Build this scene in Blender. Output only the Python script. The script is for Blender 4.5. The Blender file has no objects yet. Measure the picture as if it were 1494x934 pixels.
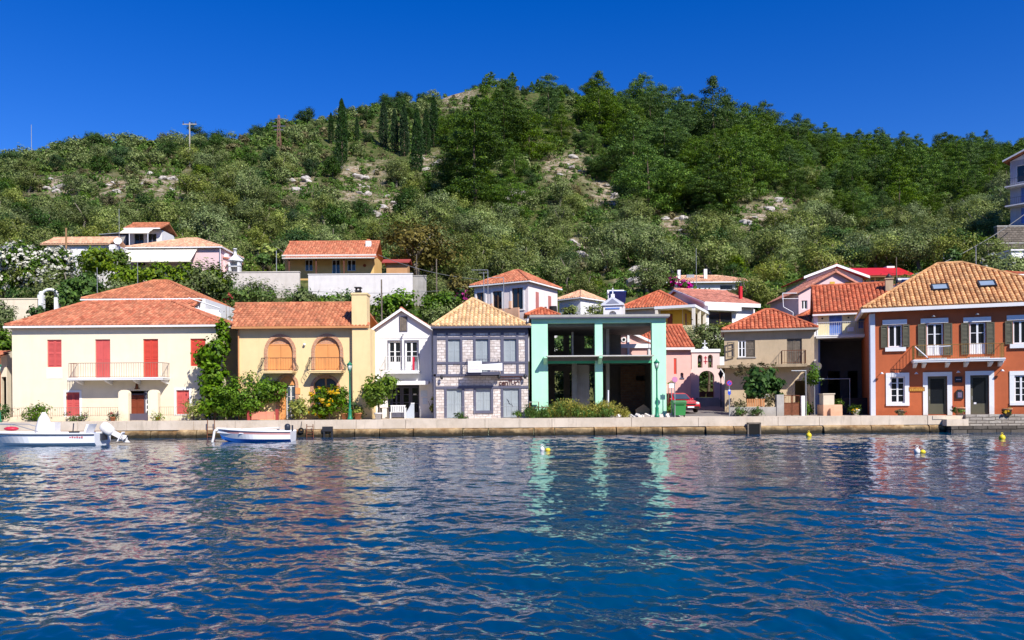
import bpy, math, random
import numpy as np
from mathutils import Vector, Matrix, noise
R = math.radians
PI = math.pi
SC = bpy.context.scene
C = SC.collection
# ------------------------------------------------------------------ camera model (used to lay the place out from measurements)
FPX, CX, HY, HC, ROLL = 1172.0, 747.0, 588.0, 2.05, 0.0074
QZ = 1.03            # quay top
QY = 50.5            # quay front edge

def ray(px, py):
    u, v = px - CX, py - HY
    return Vector(((u - ROLL * v) / FPX, 1.0, -(v + ROLL * u) / FPX))

def at(px, py, Y):
    r = ray(px, py)
    return Vector((r.x * Y, Y, HC + r.z * Y))

class Fr:
    """frame of a facade: origin at its lower corner, x along it, y into it, z up"""
    def __init__(s, px, Y, rot=0.0, z0=QZ, py=560):
        o = at(px, py, Y)
        s.o = Vector((o.x, Y, z0)); s.rot = R(rot)
        s.M = Matrix.Translation(s.o) @ Matrix.Rotation(s.rot, 4, 'Z')
        s.I = s.M.inverted()
        s.n = Vector((-math.sin(s.rot), math.cos(s.rot), 0))
        s.px = px
    def l(s, px, py, d=0.0):
        r = ray(px, py); c = Vector((0, 0, HC)); p = s.o + s.n * d
        t = (p - c).dot(s.n) / r.dot(s.n)
        q = s.I @ (c + r * t)
        return q.x, q.z
    def x(s, px, py=540, d=0.0): return s.l(px, py, d)[0]
    def z(s, py, px=None, d=0.0): return s.l(s.px + 40 if px is None else px, py, d)[1]

# ------------------------------------------------------------------ materials
MATS = {}
def nn(nt, t, **k):
    n = nt.nodes.new(t)
    for a, b in k.items():
        if a.startswith('i_'):
            n.inputs[a[2:].replace('_', ' ')].default_value = b
        else:
            setattr(n, a, b)
    return n

def base_mat(name, rough=.8, spec=.3, metal=0.0):
    m = bpy.data.materials.new(name); m.use_nodes = True
    nt = m.node_tree; b = nt.nodes['Principled BSDF']
    b.inputs['Roughness'].default_value = rough
    b.inputs['Specular IOR Level'].default_value = spec
    b.inputs['Metallic'].default_value = metal
    return m, nt, b

def scale_col(nt, colsock, facsock):
    """colour * factor"""
    mx = nn(nt, 'ShaderNodeMix', data_type='RGBA', blend_type='MULTIPLY'); mx.inputs[0].default_value = 1
    if isinstance(colsock, tuple): mx.inputs[6].default_value = (*colsock, 1)
    else: nt.links.new(colsock, mx.inputs[6])
    nt.links.new(facsock, mx.inputs[7]); return mx.outputs[2]

def remap(nt, sock, a, b, c, d):
    mr = nn(nt, 'ShaderNodeMapRange'); nt.links.new(sock, mr.inputs[0])
    for i, v in enumerate((a, b, c, d)): mr.inputs[i + 1].default_value = v
    return mr.outputs[0]

def mixc(nt, fac, a, b):
    mx = nn(nt, 'ShaderNodeMix', data_type='RGBA')
    nt.links.new(fac, mx.inputs[0])
    for s, i in ((a, 6), (b, 7)):
        if isinstance(s, tuple): mx.inputs[i].default_value = (*s, 1)
        else: nt.links.new(s, mx.inputs[i])
    return mx.outputs[2]

def coords(nt, scale=(1, 1, 1), world=False):
    mp = nn(nt, 'ShaderNodeMapping'); mp.inputs['Scale'].default_value = scale
    if world:
        g = nn(nt, 'ShaderNodeNewGeometry'); nt.links.new(g.outputs['Position'], mp.inputs[0])
    else:
        tc = nn(nt, 'ShaderNodeTexCoord'); nt.links.new(tc.outputs['Object'], mp.inputs[0])
    return mp.outputs[0]

def noisef(nt, vec, sc, det=4, rough=.6):
    n = nn(nt, 'ShaderNodeTexNoise'); nt.links.new(vec, n.inputs['Vector'])
    n.inputs['Scale'].default_value = sc; n.inputs['Detail'].default_value = det; n.inputs['Roughness'].default_value = rough
    return n.outputs['Fac']

def bumpit(nt, b, sock, strength=.3, dist=.02):
    bp = nn(nt, 'ShaderNodeBump'); bp.inputs['Strength'].default_value = strength; bp.inputs['Distance'].default_value = dist
    nt.links.new(sock, bp.inputs['Height']); nt.links.new(bp.outputs[0], b.inputs['Normal'])

def M(name, col, rough=.8, var=.14, sc=1.2, bump=.15, bsc=25, island=0, objr=0, stain=0, stcol=None, spec=.3, metal=0, trans=0):
    if name in MATS: return MATS[name]
    m, nt, b = base_mat(name, rough, spec, metal)
    v = coords(nt)
    f = remap(nt, noisef(nt, v, sc, 6, .65), .25, .75, 1 - var, 1 + var)
    c = scale_col(nt, tuple(col), f)
    if stain:
        v2 = coords(nt, (1.6, 1.6, .22))
        s = remap(nt, noisef(nt, v2, 1.5, 6, .7), .5, .78, 0, stain)
        c = mixc(nt, s, c, tuple(stcol or (col[0] * .35, col[1] * .32, col[2] * .28)))
    if stain and len(col) == 3:
        sz_ = nn(nt, 'ShaderNodeSeparateXYZ'); nt.links.new(v, sz_.inputs[0])
        dm = nn(nt, 'ShaderNodeMath', operation='MULTIPLY_ADD'); nt.links.new(noisef(nt, v, 1.7, 5, .7), dm.inputs[0]); dm.inputs[1].default_value = -1.6; nt.links.new(sz_.outputs[2], dm.inputs[2])
        c = mixc(nt, remap(nt, dm.outputs[0], -.75, -.1, .42, 0), c, (col[0] * .5, col[1] * .46, col[2] * .40))
    if island:
        g = nn(nt, 'ShaderNodeNewGeometry')
        c = scale_col(nt, c, remap(nt, g.outputs['Random Per Island'], 0, 1, 1 - island, 1 + island))
    if objr:
        o = nn(nt, 'ShaderNodeObjectInfo')
        c = scale_col(nt, c, remap(nt, o.outputs['Random'], 0, 1, 1 - objr, 1 + objr))
    nt.links.new(c, b.inputs['Base Color'])
    if bump: bumpit(nt, b, noisef(nt, v, bsc, 3), bump, .02)
    MATS[name] = m; return m

def roofmat(name, col, col2, moss=.25):
    m, nt, b = base_mat(name, .85, .2)
    g = nn(nt, 'ShaderNodeNewGeometry')
    c = mixc(nt, g.outputs['Random Per Island'], tuple(col), tuple(col2))
    wn = nn(nt, 'ShaderNodeTexWhiteNoise'); wn.noise_dimensions = '1D'
    nt.links.new(g.outputs['Random Per Island'], wn.inputs['W'])
    c = scale_col(nt, c, remap(nt, wn.outputs['Value'], 0, 1, .72, 1.22))
    v = coords(nt)
    s = remap(nt, noisef(nt, v, .8, 7, .7), .5, .75, 0, moss)
    c = mixc(nt, s, c, (.13, .09, .06))
    nt.links.new(c, b.inputs['Base Color'])
    bumpit(nt, b, noisef(nt, v, 20, 3), .2, .02)
    MATS[name] = m; return m

def leafmat(name, cols, objr=.25, trans=.3, rough=.55):
    """cols: two or three leaf colours picked per leaf and per plant"""
    m, nt, b = base_mat(name, rough, .25)
    g = nn(nt, 'ShaderNodeNewGeometry'); o = nn(nt, 'ShaderNodeObjectInfo')
    rp = nn(nt, 'ShaderNodeValToRGB'); el = rp.color_ramp.elements
    while len(el) < len(cols): el.new(.5)
    for i, cc in enumerate(cols):
        el[i].position = i / (len(cols) - 1); el[i].color = (*cc, 1)
    nt.links.new(g.outputs['Random Per Island'], rp.inputs[0])
    v = coords(nt)
    cl = remap(nt, noisef(nt, v, .9, 2), .32, .68, .55, 1.4)  # random clump tones, spread wide to put deeper foliage shading into the colour
    c = scale_col(nt, rp.outputs[0], cl)
    c = scale_col(nt, c, remap(nt, o.outputs['Random'], 0, 1, 1 - objr, 1 + objr))
    wn = nn(nt, 'ShaderNodeTexWhiteNoise'); wn.noise_dimensions = '1D'; nt.links.new(o.outputs['Random'], wn.inputs['W'])
    hs_ = nn(nt, 'ShaderNodeHueSaturation'); nt.links.new(c, hs_.inputs['Color']); nt.links.new(remap(nt, wn.outputs['Value'], 0, 1, .5 - objr * .045, .5 + objr * .05), hs_.inputs['Hue']); nt.links.new(remap(nt, wn.outputs['Value'], 0, 1, 1.15, .85), hs_.inputs['Saturation']); c = hs_.outputs[0]
    nt.links.new(c, b.inputs['Base Color'])
    tr = nn(nt, 'ShaderNodeBsdfTranslucent'); nt.links.new(c, tr.inputs[0])
    mx = nn(nt, 'ShaderNodeMixShader'); mx.inputs[0].default_value = trans
    nt.links.new(b.outputs[0], mx.inputs[1]); nt.links.new(tr.outputs[0], mx.inputs[2])
    nt.links.new(mx.outputs[0], nt.nodes['Material Output'].inputs['Surface'])
    MATS[name] = m; return m

def brickmat(name, c1, c2, mortar, w=.5, h=.24, ms=.018, bump=.5, offs=.5):
    m, nt, b = base_mat(name, .85, .2)
    tc = nn(nt, 'ShaderNodeTexCoord'); sp = nn(nt, 'ShaderNodeSeparateXYZ'); cb = nn(nt, 'ShaderNodeCombineXYZ')
    nt.links.new(tc.outputs['Object'], sp.inputs[0])
    ad = nn(nt, 'ShaderNodeMath', operation='ADD'); nt.links.new(sp.outputs[0], ad.inputs[0]); nt.links.new(sp.outputs[1], ad.inputs[1])
    ns = noisef(nt, tc.outputs['Object'], 2.5, 3)
    ad2 = nn(nt, 'ShaderNodeMath', operation='MULTIPLY_ADD'); nt.links.new(ns, ad2.inputs[0]); ad2.inputs[1].default_value = .12; nt.links.new(sp.outputs[2], ad2.inputs[2])
    nt.links.new(ad.outputs[0], cb.inputs[0]); nt.links.new(ad2.outputs[0], cb.inputs[1])
    br = nn(nt, 'ShaderNodeTexBrick'); br.offset = offs
    nt.links.new(cb.outputs[0], br.inputs['Vector'])
    br.inputs['Color1'].default_value = (*c1, 1); br.inputs['Color2'].default_value = (*c2, 1); br.inputs['Mortar'].default_value = (*mortar, 1)
    br.inputs['Scale'].default_value = 1; br.inputs['Mortar Size'].default_value = ms; br.inputs['Brick Width'].default_value = w; br.inputs['Row Height'].default_value = h
    f = remap(nt, noisef(nt, tc.outputs['Object'], 5, 5), .25, .75, .72, 1.2)
    nt.links.new(scale_col(nt, br.outputs['Color'], f), b.inputs['Base Color'])
    inv = remap(nt, br.outputs['Fac'], 0, 1, 1, 0)
    bumpit(nt, b, inv, bump, .03)
    MATS[name] = m; return m

# ------------------------------------------------------------------ mesh building
class MB:
    def __init__(s): s.v = []; s.f = []; s.mi = []; s.sm = []; s.T = None
    def add(s, verts, faces, mi=0, smooth=False):
        n = len(s.v)
        if s.T is not None: verts = [s.T @ Vector(p) for p in verts]
        s.v += [tuple(p) for p in verts]
        for f in faces:
            s.f.append(tuple(i + n for i in f)); s.mi.append(mi); s.sm.append(smooth)
        return s
    def box(s, x0, x1, y0, y1, z0, z1, mi=0):
        if x1 < x0: x0, x1 = x1, x0
        if y1 < y0: y0, y1 = y1, y0
        if z1 < z0: z0, z1 = z1, z0
        v = [(x0, y0, z0), (x1, y0, z0), (x1, y1, z0), (x0, y1, z0), (x0, y0, z1), (x1, y0, z1), (x1, y1, z1), (x0, y1, z1)]
        return s.add(v, [(0, 3, 2, 1), (4, 5, 6, 7), (0, 1, 5, 4), (1, 2, 6, 5), (2, 3, 7, 6), (3, 0, 4, 7)], mi)
    def poly(s, pts, mi=0): return s.add(pts, [tuple(range(len(pts)))], mi)
    def prism(s, pts, y0, y1, mi=0):
        """polygon in x,z (counter-clockwise seen from -y) pushed from y0 to y1"""
        n = len(pts)
        v = [(x, y0, z) for x, z in pts] + [(x, y1, z) for x, z in pts]
        f = [tuple(range(n)), tuple(range(2 * n - 1, n - 1, -1))]
        f += [(i, i + n, (i + 1) % n + n, (i + 1) % n) for i in range(n)]
        return s.add(v, f, mi)
    def prismx(s, pts, x0, x1, mi=0):
        """polygon in y,z pushed along x"""
        n = len(pts)
        v = [(x0, y, z) for y, z in pts] + [(x1, y, z) for y, z in pts]
        f = [tuple(range(n - 1, -1, -1)), tuple(range(n, 2 * n))]
        f += [(i, (i + 1) % n, (i + 1) % n + n, i + n) for i in range(n)]
        return s.add(v, f, mi)
    def cyl(s, p0, p1, r0, r1=None, n=8, caps=True, mi=0, smooth=True):
        r1 = r0 if r1 is None else r1
        p0, p1 = Vector(p0), Vector(p1); d = (p1 - p0)
        if d.length < 1e-6: return s
        d.normalize()
        a = d.orthogonal().normalized(); b = d.cross(a)
        v = []
        for p, r in ((p0, r0), (p1, r1)):
            for i in range(n):
                t = 2 * PI * i / n; v.append(p + (a * math.cos(t) + b * math.sin(t)) * r)
        s.add(v, [(i, (i + 1) % n, (i + 1) % n + n, i + n) for i in range(n)], mi, smooth)
        if caps: s.add(v, [tuple(range(n - 1, -1, -1)), tuple(range(n, 2 * n))], mi)
        return s
    def tube(s, pts, r, n=6, mi=0):
        for a, b in zip(pts[:-1], pts[1:]): s.cyl(a, b, r, r, n, True, mi)
        return s
    def limb(s, pts, rad, n=7, mi=0):
        """one smooth tapered tube"""
        P = [Vector(p) for p in pts]; v = []; f = []
        for k, p in enumerate(P):
            d = (P[min(k + 1, len(P) - 1)] - P[max(k - 1, 0)]).normalized()
            a = d.cross(Vector((.31, .95, .05))).normalized(); b = d.cross(a)
            for i in range(n):
                t = 2 * PI * i / n; v.append(p + (a * math.cos(t) + b * math.sin(t)) * rad[k])
        for k in range(len(P) - 1):
            for i in range(n):
                f.append((k * n + i, k * n + (i + 1) % n, (k + 1) * n + (i + 1) % n, (k + 1) * n + i))
        f.append(tuple(range(n - 1, -1, -1))); f.append(tuple((len(P) - 1) * n + i for i in range(n)))
        return s.add(v, f, mi, True)
    def lathe(s, prof, c=(0, 0, 0), n=12, mi=0, sx=1, sy=1):
        v = []; f = []
        for r, z in prof:
            for i in range(n):
                t = 2 * PI * i / n; v.append((c[0] + r * math.cos(t) * sx, c[1] + r * math.sin(t) * sy, c[2] + z))
        for k in range(len(prof) - 1):
            for i in range(n):
                f.append((k * n + i, k * n + (i + 1) % n, (k + 1) * n + (i + 1) % n, (k + 1) * n + i))
        f.append(tuple(range(n - 1, -1, -1))); f.append(tuple((len(prof) - 1) * n + i for i in range(n)))
        return s.add(v, f, mi, True)
    def ball(s, c, r, n=10, mi=0):
        rx, ry, rz = r if isinstance(r, tuple) else (r, r, r)
        k = n // 2 + 1
        prof = [(max(math.sin(PI * i / k), .02), -math.cos(PI * i / k)) for i in range(k + 1)]
        v = []; f = []
        for q, h in prof:
            for i in range(n):
                t = 2 * PI * i / n; v.append((c[0] + q * math.cos(t) * rx, c[1] + q * math.sin(t) * ry, c[2] + h * rz))
        for kk in range(k):
            for i in range(n): f.append((kk * n + i, kk * n + (i + 1) % n, (kk + 1) * n + (i + 1) % n, (kk + 1) * n + i))
        f.append(tuple(range(n - 1, -1, -1))); f.append(tuple(k * n + i for i in range(n)))
        return s.add(v, f, mi, True)
    def mesh(s, name, mat):
        me = bpy.data.meshes.new(name); me.from_pydata(s.v, [], s.f)
        for m in (mat if isinstance(mat, (list, tuple)) else [mat]): me.materials.append(m)
        me.polygons.foreach_set('material_index', s.mi); me.polygons.foreach_set('use_smooth', s.sm)
        me.update(); return me
    def build(s, name, mat, parent=None, label=None):
        o = bpy.data.objects.new(name, s.mesh(name, mat)); C.objects.link(o)
        if parent is not None: o.parent = parent
        if label: o['label'] = label
        return o

def tag(o, label, cat, group=None):
    o['label'] = label; o['category'] = cat
    if group: o['group'] = group
    return o
def thing(name, label, cat, loc=(0, 0, 0), rot=0.0, group=None):
    o = bpy.data.objects.new(name, None); C.objects.link(o)
    o.empty_display_size = .2; o.location = loc; o.rotation_euler = (0, 0, rot)
    return tag(o, label, cat, group)
def fthing(fr, name, label, cat, group=None): return thing(name, label, cat, fr.o, fr.rot, group)
def struct(o): o['kind'] = 'structure'; return o
def stuff(o): o['kind'] = 'stuff'; return o
def dup(root, loc, rot=0.0, label=None, group=None, scale=None):
    r = root.copy(); C.objects.link(r); r.location = loc; r.rotation_euler = (0, 0, rot)
    if scale is not None: r.scale = scale if isinstance(scale, tuple) else (scale,) * 3
    if label: r['label'] = label
    if group: r['group'] = group
    for ch in root.children:
        c = ch.copy(); C.objects.link(c); c.parent = r
        for g in ch.children:
            d = g.copy(); C.objects.link(d); d.parent = c
    return r

# ------------------------------------------------------------------ building kit (local: x along facade, y into it, z up)
def wall_face(mb, x0, x1, z0, z1, y, holes=(), depth=.2, mi=0, top=None):
    """wall in the plane y with openings (xa,xb,za,zb[,arch]) and their reveals; top(x) may cut a gable"""
    hs = []
    for h in holes:
        xa, xb = sorted(h[:2]); za, zb = sorted(h[2:4]); hs.append((xa, xb, max(za, z0), zb, len(h) > 4 and h[4]))
    xs = sorted({x0, x1, *[q for h in hs for q in h[:2]]}); zs = sorted({z0, z1, *[q for h in hs for q in h[2:4]]})
    for i in range(len(xs) - 1):
        for j in range(len(zs) - 1):
            mx, mz = (xs[i] + xs[i + 1]) / 2, (zs[j] + zs[j + 1]) / 2
            if any(h[0] < mx < h[1] and h[2] < mz < h[3] for h in hs): continue
            mb.add([(xs[i], y, zs[j]), (xs[i + 1], y, zs[j]), (xs[i + 1], y, zs[j + 1]), (xs[i], y, zs[j + 1])], [(0, 1, 2, 3)], mi)
    for xa, xb, za, zb, arch in hs:
        yd = y + depth
        if arch:
            r = (xb - xa) / 2; cxm = (xa + xb) / 2; rz = min(arch if not isinstance(arch, bool) else r, zb - za); zc = zb - rz
            pts = [(cxm + r * math.cos(t), zc + rz * math.sin(t)) for t in [PI * k / 14 for k in range(15)]]
            for k in range(14):
                (xA, zA), (xB, zB) = pts[k], pts[k + 1]
                mb.add([(xA, y, zA), (xA, y, zb), (xB, y, zb), (xB, y, zB)], [(3, 2, 1, 0)], mi)
                mb.add([(xA, y, zA), (xB, y, zB), (xB, yd, zB), (xA, yd, zA)], [(0, 1, 2, 3)], mi)
            zt = zc
        else:
            zt = zb
            mb.add([(xa, y, zb), (xb, y, zb), (xb, yd, zb), (xa, yd, zb)], [(0, 1, 2, 3)], mi)
        mb.add([(xa, y, za), (xa, yd, za), (xa, yd, zt), (xa, y, zt)], [(0, 1, 2, 3)], mi)
        mb.add([(xb, y, za), (xb, y, zt), (xb, yd, zt), (xb, yd, za)], [(0, 1, 2, 3)], mi)
        mb.add([(xa, y, za), (xb, y, za), (xb, yd, za), (xa, yd, za)], [(3, 2, 1, 0)], mi)

def shell(mb, x0, x1, y0, y1, z0, z1, front=(), left=(), right=(), depth=.2, mi=0, ceil=True):
    """four walls of a house; the front is at y0"""
    wall_face(mb, x0, x1, z0, z1, y0, front, depth, mi)
    old = mb.T
    base = old if old is not None else Matrix.Identity(4)
    # right side: seen from +x; local wall x -> world y
    mb.T = base @ Matrix.Translation((x1, y0, 0)) @ Matrix.Rotation(PI / 2, 4, 'Z'); wall_face(mb, 0, y1 - y0, z0, z1, 0, right, depth, mi)
    mb.T = base @ Matrix.Translation((x0, y1, 0)) @ Matrix.Rotation(-PI / 2, 4, 'Z'); wall_face(mb, 0, y1 - y0, z0, z1, 0, [(y1 - y0 - h[1], y1 - y0 - h[0], *h[2:]) for h in left], depth, mi)
    mb.T = base @ Matrix.Translation((x1, y1, 0)) @ Matrix.Rotation(PI, 4, 'Z'); wall_face(mb, 0, x1 - x0, z0, z1, 0, (), depth, mi)
    mb.T = old
    if ceil: mb.add([(x0, y0, z1), (x1, y0, z1), (x1, y1, z1), (x0, y1, z1)], [(0, 1, 2, 3)], mi)

def tiles(mb, poly, pitch=.26, course=.38, h=.09, mi=0, jit=.012, rnd=random.Random(5)):
    """barrel tiles laid over a planar roof face; poly[0]-poly[1] is the eave"""
    P = [Vector(p) for p in poly]
    e = (P[1] - P[0]).normalized()
    nrm = e.cross(P[2] - P[1]).normalized()
    if nrm.z < 0: nrm = -nrm
    up = nrm.cross(e)
    if up.z < 0: up = -up
    o = P[0]
    q = [((p - o).dot(e), (p - o).dot(up)) for p in P]
    us = [a for a, _ in q]; u0, u1 = min(us), max(us)
    n = max(1, int((u1 - u0) / pitch)); pt = (u1 - u0) / n
    for k in range(n):
        u = u0 + (k + .5) * pt
        cuts = []
        for i in range(len(q)):
            (ua, va), (ub, vb) = q[i], q[(i + 1) % len(q)]
            if (ua - u) * (ub - u) < 0: cuts.append(va + (u - ua) / (ub - ua) * (vb - va))
        if len(cuts) < 2: continue
        v0, v1 = min(cuts), max(cuts)
        if v1 - v0 < .05: continue
        v = v0 - .04
        while v < v1 - .04:
            ve = min(v + course * 1.12, v1 + .02)
            du = rnd.uniform(-jit, jit); dh = rnd.uniform(0, .012)
            ring = []
            for vv, rr, hh in ((v, .5, h + .022 + dh), (ve, .42, h * .88 + dh)):
                for t in range(5):
                    a = PI * t / 4
                    ring.append(o + e * (u + du + math.cos(a) * pt * rr) + up * vv + nrm * (math.sin(a) * hh + .01))
            mb.add(ring, [(0, 1, 6, 5), (1, 2, 7, 6), (2, 3, 8, 7), (3, 4, 9, 8), (0, 4, 3, 2, 1)], mi)
            v += course

def ridge_caps(mb, a, b, r=.12, L=.42, mi=0):
    a, b = Vector(a), Vector(b); d = b - a; n = max(1, int(d.length / L))
    for i in range(n):
        mb.cyl(a + d * (i / n), a + d * ((i + 1.08) / n), r * 1.08, r * .92, 7, True, mi, False)

def hip_roof(T, x0, x1, y0, y1, ze, zr, rx0, rx1, ry, mat, pitch=.26, h=.09, thick=.1, ry1=None, trim=None, course=.38, back=True, gable=False, gutter=True):
    """hip (or gable) roof; the ridge runs from rx0 to rx1 at depth ry (to ry1 when it runs into the depth)"""
    mb = MB(); ry1 = ry if ry1 is None else ry1
    A, B, D, E = (x0, y0, ze), (x1, y0, ze), (x1, y1, ze), (x0, y1, ze)
    P, Q = (rx0, ry, zr), (rx1, ry1, zr)
    if abs(rx1 - rx0) < .02 and abs(ry1 - ry) < .02:
        faces = [[A, B, P], [B, D, P], [D, E, P], [E, A, P]]
        hips = [(A, P), (B, P), (D, P), (E, P)]
    elif ry1 != ry:     # ridge into the depth, P is the near end
        faces = [[A, B, P], [B, D, Q, P], [D, E, Q], [E, A, P, Q]]
        hips = [(A, P), (B, P), (D, Q), (E, Q), (P, Q)]
    else:
        faces = [[A, B, Q, P], [B, D, Q], [D, E, P, Q], [E, A, P]]
        hips = [(A, P), (B, Q), (D, Q), (E, P), (P, Q)]
    for f in faces:
        mb.poly(f)
    mb.add([A, B, D, E], [(3, 2, 1, 0)])
    for i, f in enumerate(faces):
        tiles(mb, f, pitch, course, h)
    for a, b in hips: ridge_caps(mb, Vector(a) + Vector((0, 0, .05)), Vector(b) + Vector((0, 0, .05)))
    o = mb.build('roof', mat, T)
    if trim is not None:
        g = MB(); t = thick
        g.box(x0 - .06, x1 + .06, y0 - .07, y0 + .1, ze - t - .03, ze - .005); g.box(x0 - .06, x1 + .06, y1 - .1, y1 + .07, ze - t - .03, ze - .005)
        g.box(x0 - .06, x0 + .1, y0 + .1, y1 - .1, ze - t - .03, ze - .005); g.box(x1 - .1, x1 + .06, y0 + .1, y1 - .1, ze - t - .03, ze - .005)
        g.build('cornice', trim, T)
    return o

def gable_roof(T, x0, x1, y0, y1, ze, zr, mat, axis='x', pitch=.26, h=.09, ridge=None, thick=.14, trim=None, course=.38, rx=None):
    """two slopes; axis is the way the ridge runs"""
    mb = MB()
    if axis == 'x':
        r = (y0 + y1) / 2 if ridge is None else ridge
        A, B, D, E, P, Q = (x0, y0, ze), (x1, y0, ze), (x1, y1, ze), (x0, y1, ze), ((rx or (x0, x1))[0], r, zr), ((rx or (x0, x1))[1], r, zr)
        faces = [[A, B, Q, P], [D, E, P, Q]]
    else:
        r = (x0 + x1) / 2 if ridge is None else ridge
        A, B, D, E, P, Q = (x0, y0, ze), (x1, y0, ze), (x1, y1, ze), (x0, y1, ze), (r, y0, zr), (r, y1, zr)
        faces = [[E, A, P, Q], [B, D, Q, P]]
    dn = Vector((0, 0, -thick))
    for f in faces:
        lo = [Vector(p) + dn for p in f]
        v = [Vector(p) for p in f] + lo
        mb.add(v, [(0, 1, 2, 3), (7, 6, 5, 4), (0, 4, 5, 1), (1, 5, 6, 2), (2, 6, 7, 3), (3, 7, 4, 0)])
        tiles(mb, f, pitch, course, h)
    ridge_caps(mb, Vector(P) + Vector((0, 0, .05)), Vector(Q) + Vector((0, 0, .05)))
    return mb.build('roof', mat, T)

def shutter(T, x0, x1, z0, z1, y, mat, leaves=2, name='shutter', louv=True, th=.05, label=None):
    mb = MB(); w = (x1 - x0) / leaves
    for k in range(leaves):
        a, b = x0 + k * w + .008, x0 + (k + 1) * w - .008; s = .075
        mb.box(a, a + s, y, y + th, z0, z1); mb.box(b - s, b, y, y + th, z0, z1)
        mids = [z0, (z0 + z1) / 2 - .05, z1 - .1]
        for zz in mids: mb.box(a + s, b - s, y + .002, y + th - .002, zz, zz + .1)
        if louv:
            z = z0 + .14
            while z < z1 - .16:
                mb.add([(a + s, y + .008, z), (b - s, y + .008, z), (b - s, y + th - .01, z + .075), (a + s, y + th - .01, z + .075)], [(0, 1, 2, 3)])
                z += .085
            mb.box(a + s, b - s, y + th - .008, y + th - .002, z0 + .1, z1 - .1)
        else:
            n = max(2, int((b - a) / .14))
            for i in range(n):
                xa = a + s + (b - a - 2 * s) * i / n; xb = a + s + (b - a - 2 * s) * (i + 1) / n
                mb.box(xa + .004, xb - .004, y + .014, y + th - .01, z0 + .1, z1 - .1)
    return mb.build(name, mat, T, label)

def window(T, x0, x1, z0, z1, y, fm, gm, nx=2, nz=2, fw=.07, name='window', label=None, kick=0.0):
    mb = MB()
    mb.box(x0, x0 + fw, y, y + .07, z0, z1); mb.box(x1 - fw, x1, y, y + .07, z0, z1)
    mb.box(x0 + fw, x1 - fw, y, y + .07, z1 - fw, z1); mb.box(x0 + fw, x1 - fw, y, y + .07, z0, z0 + fw)
    for i in range(1, nx):
        xm = x0 + (x1 - x0) * i / nx; t = .055 if (nx == 2 or i * 2 == nx) else .022
        mb.box(xm - t, xm + t, y - .008, y + .06, z0 + fw, z1 - fw)
    for j in range(1, nz):
        zm = z0 + fw + kick + (z1 - z0 - fw - kick) * j / nz
        mb.box(x0 + fw, x1 - fw, y + .012, y + .05, zm - .02, zm + .02)
    if kick: mb.box(x0 + fw, x1 - fw, y + .018, y + .05, z0 + fw, z0 + fw + kick)
    o = mb.build(name, fm, T, label)
    g = MB(); g.box(x0 + fw * .6, x1 - fw * .6, y + .034, y + .042, z0 + fw * .6 + kick, z1 - fw * .6); g.build('pane', gm, o)
    return o

def surround(T, x0, x1, z0, z1, y, w, mat, proj=.05, bottom=True, name='window_surround', top=0.0):
    mb = MB()
    mb.box(x0 - w, x0, y - proj, y, z0, z1); mb.box(x1, x1 + w, y - proj, y, z0, z1)
    mb.box(x0 - w, x1 + w, y - proj - .006, y, z1, z1 + w + top)
    if bottom: mb.box(x0 - w, x1 + w, y - proj - .03, y, z0 - w * .7, z0)
    return mb.build(name, mat, T)

def rail(mb, pts, h, sp=.14, r=.012, top=.02, low=.08):
    for a, b in zip(pts[:-1], pts[1:]):
        a, b = Vector(a), Vector(b); d = b - a; n = max(1, int(d.length / sp))
        up = Vector((0, 0, h)); lo = Vector((0, 0, low))
        mb.cyl(a + up, b + up, top, top, 6); mb.cyl(a + lo, b + lo, r, r, 5)
        for i in range(n + 1): mb.cyl(a + d * (i / n) + lo * .2, a + d * (i / n) + up, r, r, 5, False)

def balcony(T, x0, x1, zt, th, dep, mat, rh, rmat, br=(), bmat=None, sp=.14, y=0.0, bh=.3, bw=.16):
    mb = MB(); mb.box(x0, x1, y - dep, y, zt - th, zt); mb.box(x0 - .03, x1 + .03, y - dep - .03, y, zt - th * .45, zt - .02)
    o = mb.build('balcony', mat, T)
    if rh:
        r = MB(); e = .05
        rail(r, [(x0 + e, y, zt), (x0 + e, y - dep + e, zt), (x1 - e, y - dep + e, zt), (x1 - e, y, zt)], rh, sp)
        r.build('railing', rmat, o)
    for b in br:
        k = MB(); k.prismx([(y, zt - th), (y, zt - th - bh), (y - dep * .3, zt - th - bh * .75), (y - dep * .75, zt - th - bh * .3), (y - dep * .75, zt - th)], b - bw / 2, b + bw / 2)
        k.build('bracket', bmat or mat, o)
    return o

def text_mesh(txt, size, ext=.008):
    cu = bpy.data.curves.new('lettering', 'FONT'); cu.body = txt; cu.size = size; cu.extrude = ext; cu.align_x = 'CENTER'; cu.align_y = 'CENTER'
    o = bpy.data.objects.new('lettering', cu); C.objects.link(o)
    bpy.context.view_layer.update()
    me = bpy.data.meshes.new_from_object(o.evaluated_get(bpy.context.evaluated_depsgraph_get()))
    bpy.data.objects.remove(o); return me
def put_text(txt, size, mat, parent, loc, ext=.008, sx=1.0):
    me = text_mesh(txt, size, ext); me.materials.clear(); me.materials.append(mat)
    o = bpy.data.objects.new('lettering', me); C.objects.link(o); o.parent = parent
    o.location = loc; o.rotation_euler = (PI / 2, 0, 0); o.scale = (sx, 1, 1); return o
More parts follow.
